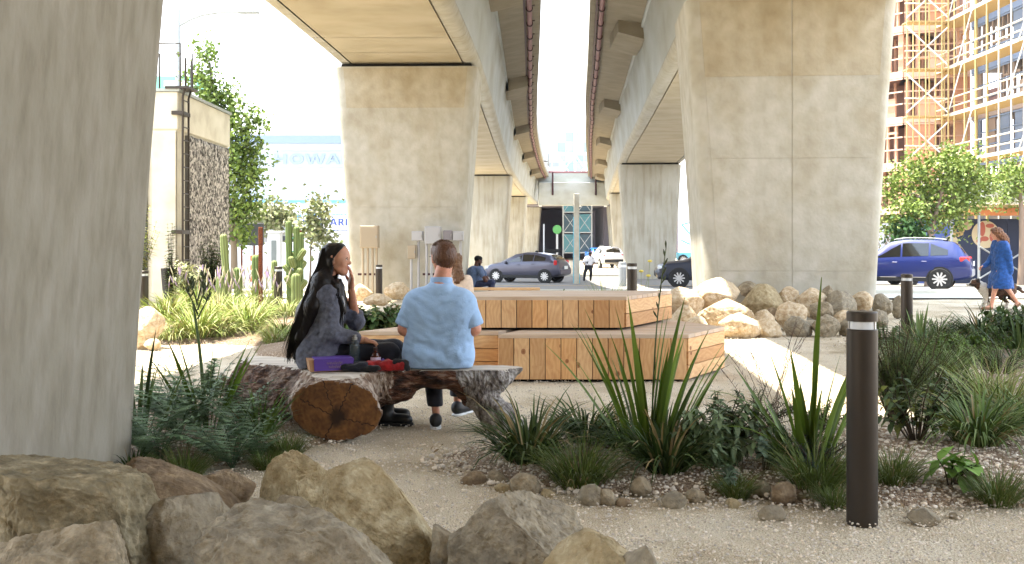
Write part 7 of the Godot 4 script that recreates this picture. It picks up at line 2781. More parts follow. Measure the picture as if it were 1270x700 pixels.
func leaf(m: MB, base: Vector3, d: Vector3, up: Vector3, l: float, w: float, curl := 0.5, fold := 0.25) -> void:
	var s := d.cross(up).normalized()
	var n := s.cross(d).normalized()
	var p := []
	for t in [0.0, 0.3, 0.65, 1.0]:
		p.append(base + d * l * t - n * l * curl * t * t)
	m.strip(p, [w * 0.12, w * 0.5, w * 0.42, w * 0.02], s, fold)


func pick_col(cs: Array) -> Color:
	var c: Color = cs[rng.randi() % cs.size()]
	return shade(c, rng.randf_range(0.75, 1.25))


func grass(n: int, l: float, w: float, spread: float, droop: float, cs: Array, stiff := 0.15) -> MB:
	var m := MB.new()
	for i in n:
		var az := rng.randf() * TAU
		var r := spread * sqrt(rng.randf()) * 0.5
		m.col = pick_col(cs) if rng.randf() > 0.07 else Color(0.30, 0.23, 0.11)
		var ll := l * rng.randf_range(0.6, 1.1)
		var p := arc(Vector3(cos(az) * r, -0.02, sin(az) * r), az + rng.randf_range(-0.5, 0.5), stiff + rng.randf() * 0.5, droop * rng.randf_range(0.5, 1.4), ll)
		var sd := Vector3(-sin(az), 0, cos(az)).rotated(Vector3.UP, rng.randf_range(-0.6, 0.6))
		m.strip(p, [w * 0.6, w, w * 0.95, w * 0.8, w * 0.5, w * 0.05], sd, 0.3 if w > 0.004 else 0.0)
	return m


func flax(n: int, l: float, w: float, spread: float, cs: Array, lean := 0.35) -> MB:
	var m := MB.new()
	for i in n:
		var az := PI * (i % 2) + rng.randf_range(-0.9, 0.9)
		var k := float(i) / n
		m.col = pick_col(cs)
		var p := arc(Vector3(cos(az) * spread * k, -0.02, sin(az) * spread * k), az, 0.04 + lean * k * rng.randf_range(0.7, 1.2), 0.25 * k + rng.randf() * 0.15, l * rng.randf_range(0.65, 1.05) * (1.0 - 0.15 * k), 7)
		m.strip(p, [w * 0.7, w * 0.9, w, w, w * 0.9, w * 0.7, w * 0.4, w * 0.03], Vector3(-sin(az), 0, cos(az)).rotated(Vector3.UP, rng.randf_range(-0.7, 0.7)), 0.35)
	return m


func stalk(m: MB, base: Vector3, az: float, lean: float, l: float, r: float, head: Color, pods := true) -> void:
	var p := arc(base, az, lean, 0.15, l, 6)
	m.tube(p, [r, r, r * 0.9, r * 0.8, r * 0.7, r * 0.6, r * 0.4], 6)
	if pods:
		m.col = head
		for k in 9:
			var q: Vector3 = p[6].lerp(p[4], k / 8.0)
			var a := rng.randf() * TAU
			var e := q + Vector3(cos(a) * 0.025, 0.045, sin(a) * 0.025)
			m.tube([q, q.lerp(e, 0.6), e], [r * 0.4, r * 1.1, r * 0.3], 5)


func frond(m: MB, p: Array, w: float, cs: Array) -> void:
	var n := p.size()
	m.col = shade(cs[0], 0.6)
	m.tube(p, [0.0035, 0.0028, 0.002], 4, false)
	var tot := 11
	var tone := rng.randf_range(0.75, 1.3)
	for k in range(2, tot + 1):
		var u := float(k) / tot * (n - 1)
		var i := mini(int(u), n - 2)
		var c: Vector3 = p[i].lerp(p[i + 1], u - i)
		var t: Vector3 = (p[i + 1] - p[i]).normalized()
		var s := t.cross(Vector3.UP).normalized()
		var ln := w * sin(PI * clampf(float(k) / tot * 0.86 + 0.14, 0, 1)) * 0.55 + 0.02
		for g in [-1.0, 1.0]:
			var d: Vector3 = (s * g + t * 0.6 - Vector3.UP * 0.25).normalized()
			m.col = shade(pick_col(cs), tone)
			for j in 5:
				var b := c + d * ln * (float(j) + 0.4) / 5.0
				for h in [-1.0, 1.0]:
					var d2: Vector3 = (d + d.cross(Vector3.UP).normalized() * h * 0.7 - Vector3.UP * 0.15).normalized()
					var sl := ln * 0.42 * (1.0 - 0.55 * j / 5.0)
					m.strip([b, b + d2 * sl * 0.55, b + d2 * sl], [0.002, sl * 0.15, 0.0008], d2.cross(Vector3.UP).normalized().lerp(Vector3.UP, 0.25))


func fern(n: int, l: float, w: float, cs: Array) -> MB:
	var m := MB.new()
	for i in n:
		var az := TAU * i / n + rng.randf_range(-0.4, 0.4)
		frond(m, arc(Vector3(0, 0, 0), az, rng.randf_range(0.1, 0.6), rng.randf_range(0.6, 1.3), l * rng.randf_range(0.6, 1.15), 6), w, cs)
	return m


# A leafy bush: stems fan from the base, leaves in clusters along them
func bush(parent: Node3D, r: Vector3, stems: int, per: int, l: float, w: float, cs: Array, mat: Material, droop := 0.3, whorl := 2, low := 0.25) -> void:
	var s := MB.new()
	var m := MB.new()
	for i in stems:
		var az := rng.randf() * TAU
		var q := sqrt(rng.randf())
		var tip := Vector3(cos(az) * r.x * q, r.y * (rng.randf_range(0.55, 1.0) - 0.28 * q * q), sin(az) * r.z * q)
		var mid := Vector3(tip.x * 0.45, tip.y * 0.6, tip.z * 0.45)
		s.col = Color(0.07, 0.05, 0.03)
		s.tube([Vector3(tip.x * 0.08, -0.03, tip.z * 0.08), mid, tip], [0.006 * (0.5 + r.y), 0.004, 0.002], 5, false)
		for k in per:
			var u := lerpf(low, 1.0, (k + 0.6) / per)
			var c := (Vector3(tip.x * 0.08, 0, tip.z * 0.08).lerp(mid, u * 1.7) if u < 0.588 else mid.lerp(tip, (u - 0.588) / 0.412))
			var t := (tip - mid).normalized()
			var a0 := rng.randf() * TAU
			for h in whorl:
				var a := a0 + TAU * h / whorl
				var x := t.cross(Vector3(0.3, 0.1, 1.0)).normalized()
				var d := (x * cos(a) + t.cross(x) * sin(a) + t * 0.55 - Vector3.UP * droop * rng.randf()).normalized()
				m.col = pick_col(cs)
				var z := l * rng.randf_range(0.65, 1.1) * (0.7 + 0.3 * (1.0 - u) if u > 0.9 else 1.0)
				leaf(m, c, d, Vector3.UP if absf(d.y) < 0.9 else Vector3.RIGHT, z, w * z / l, 0.15 + droop * 0.5 * rng.randf())
	part("stems", s, M.tinted, parent)
	part("foliage", m, mat, parent)


func plant(called: String, label: String, category: String, px: float, d: float, group := "") -> Node3D:
	var p := on_ground(px, d)
	return thing(called, label, category, Vector3(p.x, floor_at(p.x, p.z), p.z), 0.0, group)


func clump(label: String, px: float, d: float, mesh: ArrayMesh, mat: Material, turn: float, size: float, group: String, called := "grass_clump") -> void:
	var t := plant(called, label, "grass", px, d, group)
	t.rotation.y = turn
	t.scale = Vector3.ONE * size
	part("blades", mesh, mat, t)


func plants() -> void:
	var deep := [Color(0.045, 0.076, 0.019), Color(0.057, 0.093, 0.025), Color(0.078, 0.108, 0.032), Color(0.037, 0.065, 0.019)]
	var mid := [Color(0.091, 0.152, 0.032), Color(0.124, 0.189, 0.039), Color(0.082, 0.130, 0.028)]
	var lime := [Color(0.211, 0.267, 0.057), Color(0.162, 0.235, 0.049), Color(0.259, 0.300, 0.089), Color(0.308, 0.308, 0.146)]
	var silver := [Color(0.168, 0.224, 0.121), Color(0.219, 0.283, 0.172), Color(0.130, 0.185, 0.089)]
	var blue := [Color(0.133, 0.209, 0.108), Color(0.174, 0.258, 0.149), Color(0.099, 0.168, 0.074)]
	var g := "strappy grass clumps of the middle bed"
	var lir := grass(230, 0.42, 0.0062, 0.16, 1.5, deep, 0.1).mesh()
	var lir2 := grass(200, 0.38, 0.006, 0.15, 1.6, deep, 0.1).mesh()
	var fine := grass(420, 0.30, 0.0024, 0.2, 1.2, [Color(0.10, 0.14, 0.03), Color(0.085, 0.12, 0.03), Color(0.13, 0.165, 0.05)], 0.1).mesh()
	clump("dark strappy grass clump hiding the log's right foot", 655, 5.75, lir, M.blade, 0.3, 1.25, g)
	clump("dark strappy grass clump behind the fine grass, right of the log", 728, 6.25, lir2, M.blade, 1.9, 1.2, g)
	clump("fine bright green grass tuft in front of the middle bed", 720, 5.3, fine, M.blade, 0.0, 1.2, g, "grass_tuft")
	clump("dark strappy clump under the tall flax", 826, 5.45, lir, M.blade, 2.5, 1.2, g)
	clump("small strappy clump between the fine grass and the flax", 775, 6.0, lir2, M.blade, 4.0, 0.95, g)
	clump("small dark tuft below the sage shrub", 912, 5.05, fine, M.blade, 1.0, 0.6, g, "grass_tuft")
	clump("dark fine tuft at the foot of the right flax", 1012, 5.15, fine, M.blade, 2.0, 1.2, g, "grass_tuft")
	clump("tuft at the left foot of the nearest bollard", 1035, 4.9, fine, M.blade, 3.0, 0.6, g, "grass_tuft")
	clump("tuft just right of the nearest bollard", 1108, 5.2, fine, M.blade, 4.2, 0.9, g, "grass_tuft")
	clump("small arching tuft right of the broad leaved plant", 1238, 4.95, fine, M.blade, 5.0, 0.85, g, "grass_tuft")
	clump("dark strappy clump below the right flax", 985, 5.6, lir2, M.blade, 5.5, 1.0, g)
	# the flaxes
	var fx := [Color(0.108, 0.174, 0.023), Color(0.141, 0.214, 0.035), Color(0.086, 0.140, 0.020)]
	var t := plant("flax", "tall sword leaved flax rising before the platform's right end", "flax", 806, 5.75)
	part("blades", flax(30, 1.0, 0.021, 0.14, fx, 0.42), M.blade, t)
	var sm := MB.new()
	sm.col = Color(0.09, 0.11, 0.04)
	stalk(sm, Vector3(0.01, 0, 0), 0.2, 0.0, 1.22, 0.006, Color(0.05, 0.06, 0.02))
	part("seed_stalk", sm, M.tinted, t)
	t = plant("flax", "broad leaved flax with one very tall blade, left of the nearest bollard", "flax", 1003, 5.45)
	var fm := flax(17, 0.75, 0.025, 0.12, fx, 0.5)
	fm.col = fx[0]
	fm.strip(arc(Vector3(0.02, 0, 0), 0.2, 0.02, 0.06, 1.06, 8), [0.012, 0.015, 0.013, 0.014, 0.016, 0.016, 0.012, 0.007, 0.002], Vector3(1, 0, 0.4), 0.4)
	fm.strip(arc(Vector3(-0.03, 0, 0.02), PI + 0.1, 0.35, 1.35, 0.8, 8), [0.009, 0.011, 0.013, 0.013, 0.012, 0.011, 0.009, 0.006, 0.001], Vector3(0.2, 0, 1), 0.4)
	fm.strip(arc(Vector3(-0.03, 0, 0.03), PI - 0.1, 0.6, 1.2, 0.62, 8), [0.009, 0.011, 0.015, 0.016, 0.015, 0.012, 0.009, 0.006, 0.001], Vector3(0.2, 0, 1), 0.4)
	part("blades", fm, M.blade, t)
	t = plant("flax", "flax with a branched seed head beside the ferns in the left bed", "flax", 258, 6.6)
	part("blades", flax(13, 0.78, 0.016, 0.12, fx, 0.4), M.blade, t)
	sm = MB.new()
	sm.col = Color(0.09, 0.13, 0.05)
	stalk(sm, Vector3(-0.02, 0, 0), PI, 0.03, 0.86, 0.014, Color(0.09, 0.12, 0.05), false)
	for k in 5:
		stalk(sm, Vector3(-0.07, 0.74 + 0.03 * k, 0), PI * (k % 2) + 0.4, 0.5 - 0.06 * k, 0.17, 0.006, Color(0.07, 0.09, 0.04))
	part("seed_stalk", sm, M.tinted, t)
	t = plant("flax", "dark flax half hidden by the nearest pier's edge", "flax", 172, 6.2)
	part("blades", flax(15, 0.76, 0.016, 0.16, deep, 0.35), M.blade, t)
	t = plant("jade_plant", "pale green fleshy leaved stalks behind the flax in the left bed", "succulent", 256, 7.3)
	bush(t, Vector3(0.14, 0.42, 0.1), 6, 8, 0.075, 0.055, [Color(0.20, 0.27, 0.14), Color(0.16, 0.23, 0.11)], M.leaf_dull, 0.1, 3, 0.5)
	# ferns
	g = "silvery ferns of the left bed"
	var fa := fern(12, 0.56, 0.2, blue).mesh()
	var fb := fern(10, 0.5, 0.18, blue).mesh()
	for q in [[222, 6.25, 0.1, 1.0, "large lacy fern in the middle of the left bed"], [300, 6.2, 1.3, 0.95, "lacy fern nearest the log's left side"], [180, 5.9, 2.2, 0.95, "lacy fern at the nearest pier's edge"], [268, 5.85, 3.5, 0.85, "low lacy fern at the front of the left bed"], [205, 6.95, 4.4, 0.9, "lacy fern behind, near the dark flax"], [322, 5.95, 5.1, 0.6, "small lacy fern before the sawn log end"], [245, 6.55, 0.8, 1.0, "lacy fern under the flax with the branched seed head"], [288, 5.7, 2.8, 0.8, "lacy fern close behind the dark brown boulder"], [198, 5.75, 1.9, 0.8, "low lacy fern between the pier and the boulders"], [300, 6.75, 4.9, 0.85, "lacy fern before the log's left bark"]]:
		t = plant("fern", q[4], "fern", q[0], q[1], g)
		t.rotation.y = q[2]
		t.scale = Vector3.ONE * q[3]
		part("fronds", fa if int(q[0]) % 4 else fb, M.leaf, t)
	g = "grass tufts of the left bed"
	clump("broad bladed grass against the left end of the log", 322, 6.45, grass(60, 0.4, 0.009, 0.16, 0.8, mid, 0.15).mesh(), M.blade, 0.0, 1.0, g)
	clump("dark grass tuft at the left bed's front corner", 165, 5.5, lir2, M.blade, 0.6, 0.75, g)
	clump("fine tuft before the lacy ferns, facing the boulders", 228, 5.5, fine, M.blade, 2.6, 0.85, g, "grass_tuft")
	clump("fine tuft close to the sawn log end", 355, 6.05, fine, M.blade, 3.1, 0.75, g, "grass_tuft")
	clump("fine tuft behind the yellowish boulder", 330, 5.75, fine, M.blade, 1.1, 0.55, g, "grass_tuft")
	# sage
	t = plant("sage_shrub", "large soft leaved sage shrub left of the right flax", "shrub", 893, 5.55)
	bush(t, Vector3(0.3, 0.46, 0.22), 34, 7, 0.075, 0.036, silver, M.leaf_dull, 0.9, 4, 0.3)
	t = plant("sage_seedling", "small pale sage rosette in front of the large sage shrub", "shrub", 902, 5.15)
	bush(t, Vector3(0.07, 0.16, 0.06), 4, 3, 0.065, 0.035, [Color(0.14, 0.2, 0.13), Color(0.18, 0.24, 0.16)], M.leaf_dull, 0.3, 5, 0.6)
	t = plant("sage_seedling", "small sage shoots between the sage shrub and the right flax", "shrub", 948, 5.4)
	bush(t, Vector3(0.09, 0.24, 0.07), 5, 4, 0.065, 0.035, [Color(0.12, 0.17, 0.12), Color(0.14, 0.2, 0.14)], M.leaf_dull, 0.4, 5, 0.5)
	t = plant("rosemary", "dark narrow leaved shrub behind the sage shrub", "shrub", 935, 6.5)
	bush(t, Vector3(0.42, 0.36, 0.2), 26, 16, 0.045, 0.009, deep, M.leaf_dull, 0.2, 4, 0.3)
	t = plant("dark_shrub", "blackish fine leaved shrub at the right flax's base", "shrub", 1008, 5.35)
	bush(t, Vector3(0.24, 0.26, 0.16), 26, 14, 0.045, 0.006, [Color(0.03, 0.045, 0.035), Color(0.04, 0.06, 0.045)], M.leaf_dull, 0.4, 3, 0.2)
	# dry stalks
	t = plant("dry_stalks", "thin dry reddish stalks left of the right flax", "weed", 955, 6.3)
	sm = MB.new()
	for k in 16:
		sm.col = Color(0.10, 0.06, 0.04)
		var az := rng.randf() * TAU
		var p := arc(Vector3(rng.randfn() * 0.05, 0, rng.randfn() * 0.05), az, 0.1 + rng.randf() * 0.25, 0.4, rng.randf_range(0.4, 0.85), 6)
		sm.tube(p, [0.0022, 0.0015], 4, false)
		for j in 5:
			var b: Vector3 = p[4].lerp(p[6], j / 5.0)
			sm.tube([b, b + Vector3(rng.randfn() * 0.03, 0.03, rng.randfn() * 0.03)], [0.0016, 0.001], 4, false)
	part("stalks", sm, M.tinted, t)
	# right of the bollard
	t = plant("feathery_bush", "feathery dark green bush right of the nearest bollard", "bush", 1112, 7.2)
	bush(t, Vector3(0.36, 0.86, 0.28), 80, 30, 0.06, 0.005, [Color(0.08, 0.12, 0.035), Color(0.10, 0.14, 0.04), Color(0.065, 0.1, 0.035), Color(0.13, 0.15, 0.04)], M.leaf, 0.2, 4, 0.35)
	t = plant("round_leaved_shrub", "twiggy shrub with sparse round leaves below the feathery bush", "shrub", 1138, 6.2)
	bush(t, Vector3(0.3, 0.52, 0.2), 20, 6, 0.06, 0.045, [Color(0.09, 0.13, 0.05), Color(0.06, 0.09, 0.04), Color(0.15, 0.17, 0.04)], M.leaf, 0.9, 2, 0.4)
	g = "grasses of the right bed"
	var big := grass(300, 0.55, 0.006, 0.22, 1.7, [Color(0.10, 0.16, 0.045), Color(0.14, 0.21, 0.06), Color(0.07, 0.11, 0.035), Color(0.2, 0.26, 0.1)], 0.1).mesh()
	clump("large arching sunlit grass at the right edge", 1212, 6.1, big, M.blade, 0.4, 1.0, g)
	clump("pale sunlit grass just behind the large arching grass", 1245, 7.0, grass(260, 0.62, 0.004, 0.2, 1.0, lime, 0.08).mesh(), M.blade, 1.4, 1.0, g)
	clump("dark arching grass half cut by the right edge", 1282, 6.5, big, M.blade, 2.4, 0.9, g)
	t = plant("broad_leaved_plant", "bright green broad leaved plant before the arching grass", "plant", 1180, 5.15)
	bush(t, Vector3(0.15, 0.19, 0.1), 9, 2, 0.15, 0.088, [Color(0.17, 0.30, 0.06), Color(0.13, 0.25, 0.05), Color(0.2, 0.33, 0.08)], M.leaf, 0.7, 2, 0.6)
	# the right back bed
	g = "plants of the far right bed"
	var rs := [
		["feathery_bush", "dark green bush before the walking woman", 1205, 11.0, Vector3(0.5, 0.42, 0.35), 30, 12, 0.1, 0.02, deep, 0.3],
		["leafy_shrub", "dark leafy shrub at the right edge under the dog", 1258, 11.5, Vector3(0.55, 0.5, 0.4), 30, 9, 0.13, 0.06, deep, 0.3],
		["feathery_bush", "pale feathery bush at the right edge, above the grey ground", 1240, 9.6, Vector3(0.5, 0.4, 0.3), 40, 16, 0.06, 0.006, [Color(0.14, 0.21, 0.07), Color(0.18, 0.26, 0.09)], 0.4],
		["leafy_shrub", "low green shrub behind the feathery dark bush", 1165, 10.2, Vector3(0.45, 0.4, 0.35), 30, 10, 0.08, 0.03, mid, 0.3],
		["leafy_shrub", "low shrub left of the dark bollard by the blue car", 1098, 11.8, Vector3(0.4, 0.38, 0.3), 24, 9, 0.08, 0.03, deep, 0.3],
	]
	for q in rs:
		t = plant(q[0], q[1], "bush", q[2], q[3], g)
		bush(t, q[4], q[5], q[6], q[7], q[8], q[9], M.leaf, q[10], 3, 0.25)
	var more := [
		["feathery_bush", "tall feathery bush behind the nearest bollard's right side", 1150, 8.1, Vector3(0.42, 0.62, 0.3), 46, 22, 0.06, 0.006, mid, 0.25],
		["leafy_shrub", "dark shrub between the feathery bushes and the arching grass", 1175, 7.5, Vector3(0.34, 0.4, 0.25), 30, 10, 0.07, 0.022, deep, 0.3],
		["leafy_shrub", "mid green shrub filling the far right bed's middle", 1195, 10.6, Vector3(0.5, 0.36, 0.4), 34, 10, 0.09, 0.03, mid, 0.3],
		["feathery_bush", "yellow green feathery shrub left of the walking woman's path", 1165, 12.6, Vector3(0.5, 0.36, 0.3), 30, 14, 0.08, 0.01, [Color(0.18, 0.24, 0.08), Color(0.13, 0.19, 0.06)], 0.3],
		["leafy_shrub", "glossy dark shrub at the right edge, behind the pale feathery bush", 1275, 12.2, Vector3(0.5, 0.55, 0.4), 34, 9, 0.14, 0.05, deep, 0.3],
		["leafy_shrub", "low silvery shrub just right of the nearest bollard's top", 1100, 9.4, Vector3(0.34, 0.4, 0.3), 26, 10, 0.07, 0.02, silver, 0.3],
		["leafy_shrub", "low green shrub behind the right flax", 1020, 6.6, Vector3(0.26, 0.26, 0.2), 20, 10, 0.05, 0.012, mid, 0.3],
	]
	for q in more:
		t = plant(q[0], q[1], "bush", q[2], q[3], g)
		bush(t, q[4], q[5], q[6], q[7], q[8], q[9], M.leaf, q[10], 3, 0.25)
	clump("sunlit yellowish grass above the large arching grass", 1218, 7.8, grass(220, 0.5, 0.004, 0.25, 1.2, lime, 0.12).mesh(), M.blade, 2.2, 1.0, g)
	clump("spiky grass right of the dark bollard by the blue car", 1148, 11.0, lir, M.blade, 1.0, 1.3, g)
	clump("spiky dark leaves before the walking woman's feet", 1218, 12.0, lir, M.blade, 2.1, 1.5, g)
	clump("pale tuft in the middle of the far right bed", 1185, 9.2, grass(160, 0.4, 0.004, 0.15, 1.0, [Color(0.16, 0.23, 0.09), Color(0.22, 0.28, 0.13)], 0.1).mesh(), M.blade, 0.5, 1.0, g)
	clump("upright pale blades beside the dark bollard by the blue car", 1142, 12.2, flax(12, 0.5, 0.02, 0.15, [Color(0.15, 0.22, 0.08), Color(0.2, 0.27, 0.11)], 0.4).mesh(), M.blade, 0.5, 1.1, g)
	for q in [[1232, 12.6, "thin upright flax at the right edge near the woman's knees"], [1268, 10.6, "thin upright flax cut by the right edge"]]:
		t = plant("flax", q[2], "flax", q[0], q[1], g)
		part("blades", flax(14, 0.6, 0.02, 0.15, deep, 0.5), M.blade, t)
	# leafy shrub behind the platform's left wing
	t = plant("leafy_shrub", "dense dark green leafy shrub between the two seated people", "shrub", 462, 11.4)
	bush(t, Vector3(0.5, 0.62, 0.3), 60, 9, 0.1, 0.075, [Color(0.07, 0.12, 0.04), Color(0.09, 0.15, 0.045), Color(0.055, 0.1, 0.035), Color(0.14, 0.17, 0.06)], M.leaf, 0.6, 3, 0.2)
	t = plant("leafy_shrub", "second leafy shrub showing right of the dense one, with reddish leaves", "shrub", 505, 11.6)
	bush(t, Vector3(0.4, 0.6, 0.3), 34, 8, 0.09, 0.06, [Color(0.07, 0.12, 0.035), Color(0.2, 0.14, 0.07), Color(0.1, 0.15, 0.05)], M.leaf, 0.6, 3, 0.2)
	# behind the platform
	g = "low plants behind the platform"
	var bs := [
		[662, 17.5, Vector3(0.5, 0.35, 0.4), [Color(0.10, 0.15, 0.09), Color(0.13, 0.18, 0.12)], "low grey green shrub before the hatchback's wheel"],
		[700, 17.0, Vector3(0.5, 0.42, 0.4), mid, "low green shrub before the hatchback's tail"],
		[735, 16.5, Vector3(0.45, 0.4, 0.4), mid, "low green shrub below the far person in the patterned shirt"],
		[822, 16.6, Vector3(0.5, 0.5, 0.4), [Color(0.22, 0.28, 0.15), Color(0.26, 0.31, 0.18), Color(0.14, 0.19, 0.09)], "pale spurge shrub left of the pale rocks"],
		[848, 17.2, Vector3(0.4, 0.42, 0.4), [Color(0.18, 0.24, 0.12), Color(0.12, 0.17, 0.08)], "pale spurge shrub before the dark grey car"],
	]
	for q in bs:
		t = plant("low_shrub", q[4], "shrub", q[0], q[1], g)
		bush(t, q[2], 30, 10, 0.1, 0.03, q[3], M.leaf, 0.2, 4, 0.3)
	clump("yellowish grass beside the dark bollard behind the platform", 752, 16.0, grass(120, 0.75, 0.005, 0.2, 0.5, lime, 0.05).mesh(), M.blade, 0.0, 1.0, g)
	t = plant("yellow_flower", "thin stalk with yellow flower heads behind the platform", "flower", 797, 14.3, g)
	sm = MB.new()
	for k in 4:
		sm.col = Color(0.16, 0.2, 0.06)
		var p := arc(Vector3(0.04 * k - 0.06, 0, 0), k * 1.7, 0.08, 0.2, 0.85 + 0.07 * k, 5)
		sm.tube(p, [0.005, 0.003], 5)
		sm.col = Color(0.6, 0.5, 0.1)
		sm.ball(p[5], Vector3(0.035, 0.02, 0.035), 5, 8)
	part("stalks", sm, M.tinted, t)
	# the sunlit left back bed
	g = "lime grasses of the left back bed"
	var la := grass(230, 0.6, 0.008, 0.35, 1.5, lime, 0.15).mesh()
	var lb := grass(220, 0.52, 0.007, 0.4, 1.7, [Color(0.30, 0.33, 0.12), Color(0.36, 0.36, 0.17), Color(0.2, 0.27, 0.07)], 0.2).mesh()
	var where := ["in the front left corner, by the sandstone block", "in the front row, second from the sandstone block", "in the front row under the flax's seed head", "in the front row before the dark bollard", "in the front row nearest the woman's hair", "before the cream building's corner", "below the pebble panel's left side", "below the pebble panel's right side", "just left of the dark bollard among the cacti", "before the tall leaning cactus", "in the back row near the cream wall", "in the back row before the dark climber", "in the back row before the short cactus", "in the back row under the rusty stake", "right of the dark bollard among the cacti", "in the middle of the bed behind the flax blades", "in the middle of the bed before the climber", "low beside the path, left of the woman's waist"]
	var lp := [[212, 13.0], [243, 13.2], [272, 13.4], [308, 14.0], [352, 13.6], [205, 15.0], [236, 15.4], [268, 15.6], [318, 15.8], [290, 16.8], [215, 17.5], [246, 17.8], [276, 18.2], [322, 18.0], [356, 16.2], [258, 14.4], [290, 14.8], [340, 12.6]]
	for i in lp.size():
		clump("lime green grass clump " + where[i], lp[i][0], lp[i][1], la if i % 2 else lb, M.blade, i * 1.3, rng.randf_range(0.85, 1.15) if i < 17 else 0.6, g)
	g = "pale flower spikes of the left back bed"
	var sp := MB.new()
	for k in 26:
		sp.col = Color(0.28, 0.3, 0.14)
		var p := arc(Vector3(rng.randfn() * 0.16, 0, rng.randfn() * 0.16), rng.randf() * TAU, 0.12, 0.3, rng.randf_range(0.5, 0.85), 4)
		sp.tube(p, [0.004, 0.0025], 4, false)
		sp.col = [Color(0.5, 0.46, 0.3), Color(0.36, 0.26, 0.42), Color(0.55, 0.5, 0.38)][k % 3]
		sp.tube([p[3], p[3].lerp(p[4], 0.5), p[4]], [0.004, 0.012, 0.003], 5)
	var spm := sp.mesh()
	for q in [[222, 18.6, "purplish flower spikes by the cream wall"], [248, 19.2, "purplish flower spikes under the ladder"], [300, 17.2, "pale seed spikes before the tall leaning cactus"], [270, 16.6, "pale seed spikes in the middle of the lime grasses"], [330, 16.8, "pale seed spikes left of the dark bollard"]]:
		t = plant("flower_spikes", q[2], "flower", q[0], q[1], g)
		part("spikes", spm, M.tinted, t)
	# by the cream building
	var wall := [
		["climber", "dark climber growing up the pebble panel", 262, 20.7, Vector3(0.3, 1.75, 0.2), 60, 14, 0.09, 0.05, deep],
		["variegated_shrub", "pale variegated shrub before the tall black planter", 232, 18.8, Vector3(0.32, 1.15, 0.3), 26, 9, 0.12, 0.06, [Color(0.4, 0.42, 0.24), Color(0.3, 0.34, 0.16)]],
		["climber", "slender climber in the tall black planter", 212, 20.0, Vector3(0.14, 2.0, 0.12), 16, 18, 0.09, 0.05, [Color(0.06, 0.09, 0.03), Color(0.12, 0.16, 0.05)]],
		["yellow_green_tree", "yellow green feathery plant at the nearest pier's edge", 168, 17.0, Vector3(0.5, 2.3, 0.4), 36, 16, 0.14, 0.03, [Color(0.34, 0.36, 0.1), Color(0.24, 0.3, 0.07), Color(0.42, 0.4, 0.18)]],
	]
	for q in wall:
		t = plant(q[0], q[1], "plant", q[2], q[3])
		bush(t, q[4], q[5], q[6], q[7], q[8], q[9], M.leaf, 0.4, 3, 0.15)


func cactus(t: Node3D, called: String, base: Vector3, top: Vector3, r: float, ribs: int, c: Color) -> void:
	var m := MB.new()
	var rings := []
	var n := 9
	var ax := (top - base).normalized()
	var x := ax.cross(Vector3.BACK).normalized()
	var z := x.cross(ax)
	for i in n + 4:
		var u := minf(float(i) / n, 1.0)
		var cap = [1.0, 0.93, 0.7, 0.25][maxi(0, i - n)] if i >= n else 1.0
		var up: float = [0.0, 0.35, 0.75, 0.95][maxi(0, i - n)] * r if i >= n else 0.0
		var ring := []
		for k in ribs * 4:
			var a := TAU * k / (ribs * 4)
			var rr: float = r * (0.9 + 0.14 * cos(a * ribs)) * cap * (0.94 + 0.06 * sin(i * 1.9))
			ring.append(base.lerp(top, u) + ax * up + (x * cos(a) + z * sin(a)) * rr)
		rings.append(ring)
	for i in rings.size():
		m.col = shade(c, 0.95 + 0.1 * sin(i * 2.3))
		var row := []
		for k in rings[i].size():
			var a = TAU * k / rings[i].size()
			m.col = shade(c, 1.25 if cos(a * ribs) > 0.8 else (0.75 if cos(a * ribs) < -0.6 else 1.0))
			row.append(m.vert(rings[i][k]))
		if i:
			var w: int = row.size()
			for k in w:
				m.quad(row[k] - w, row[(k + 1) % w] - w, row[(k + 1) % w], row[k])
	m.poly(rings[-1], ax)
	part(called, m, M.tinted, t)


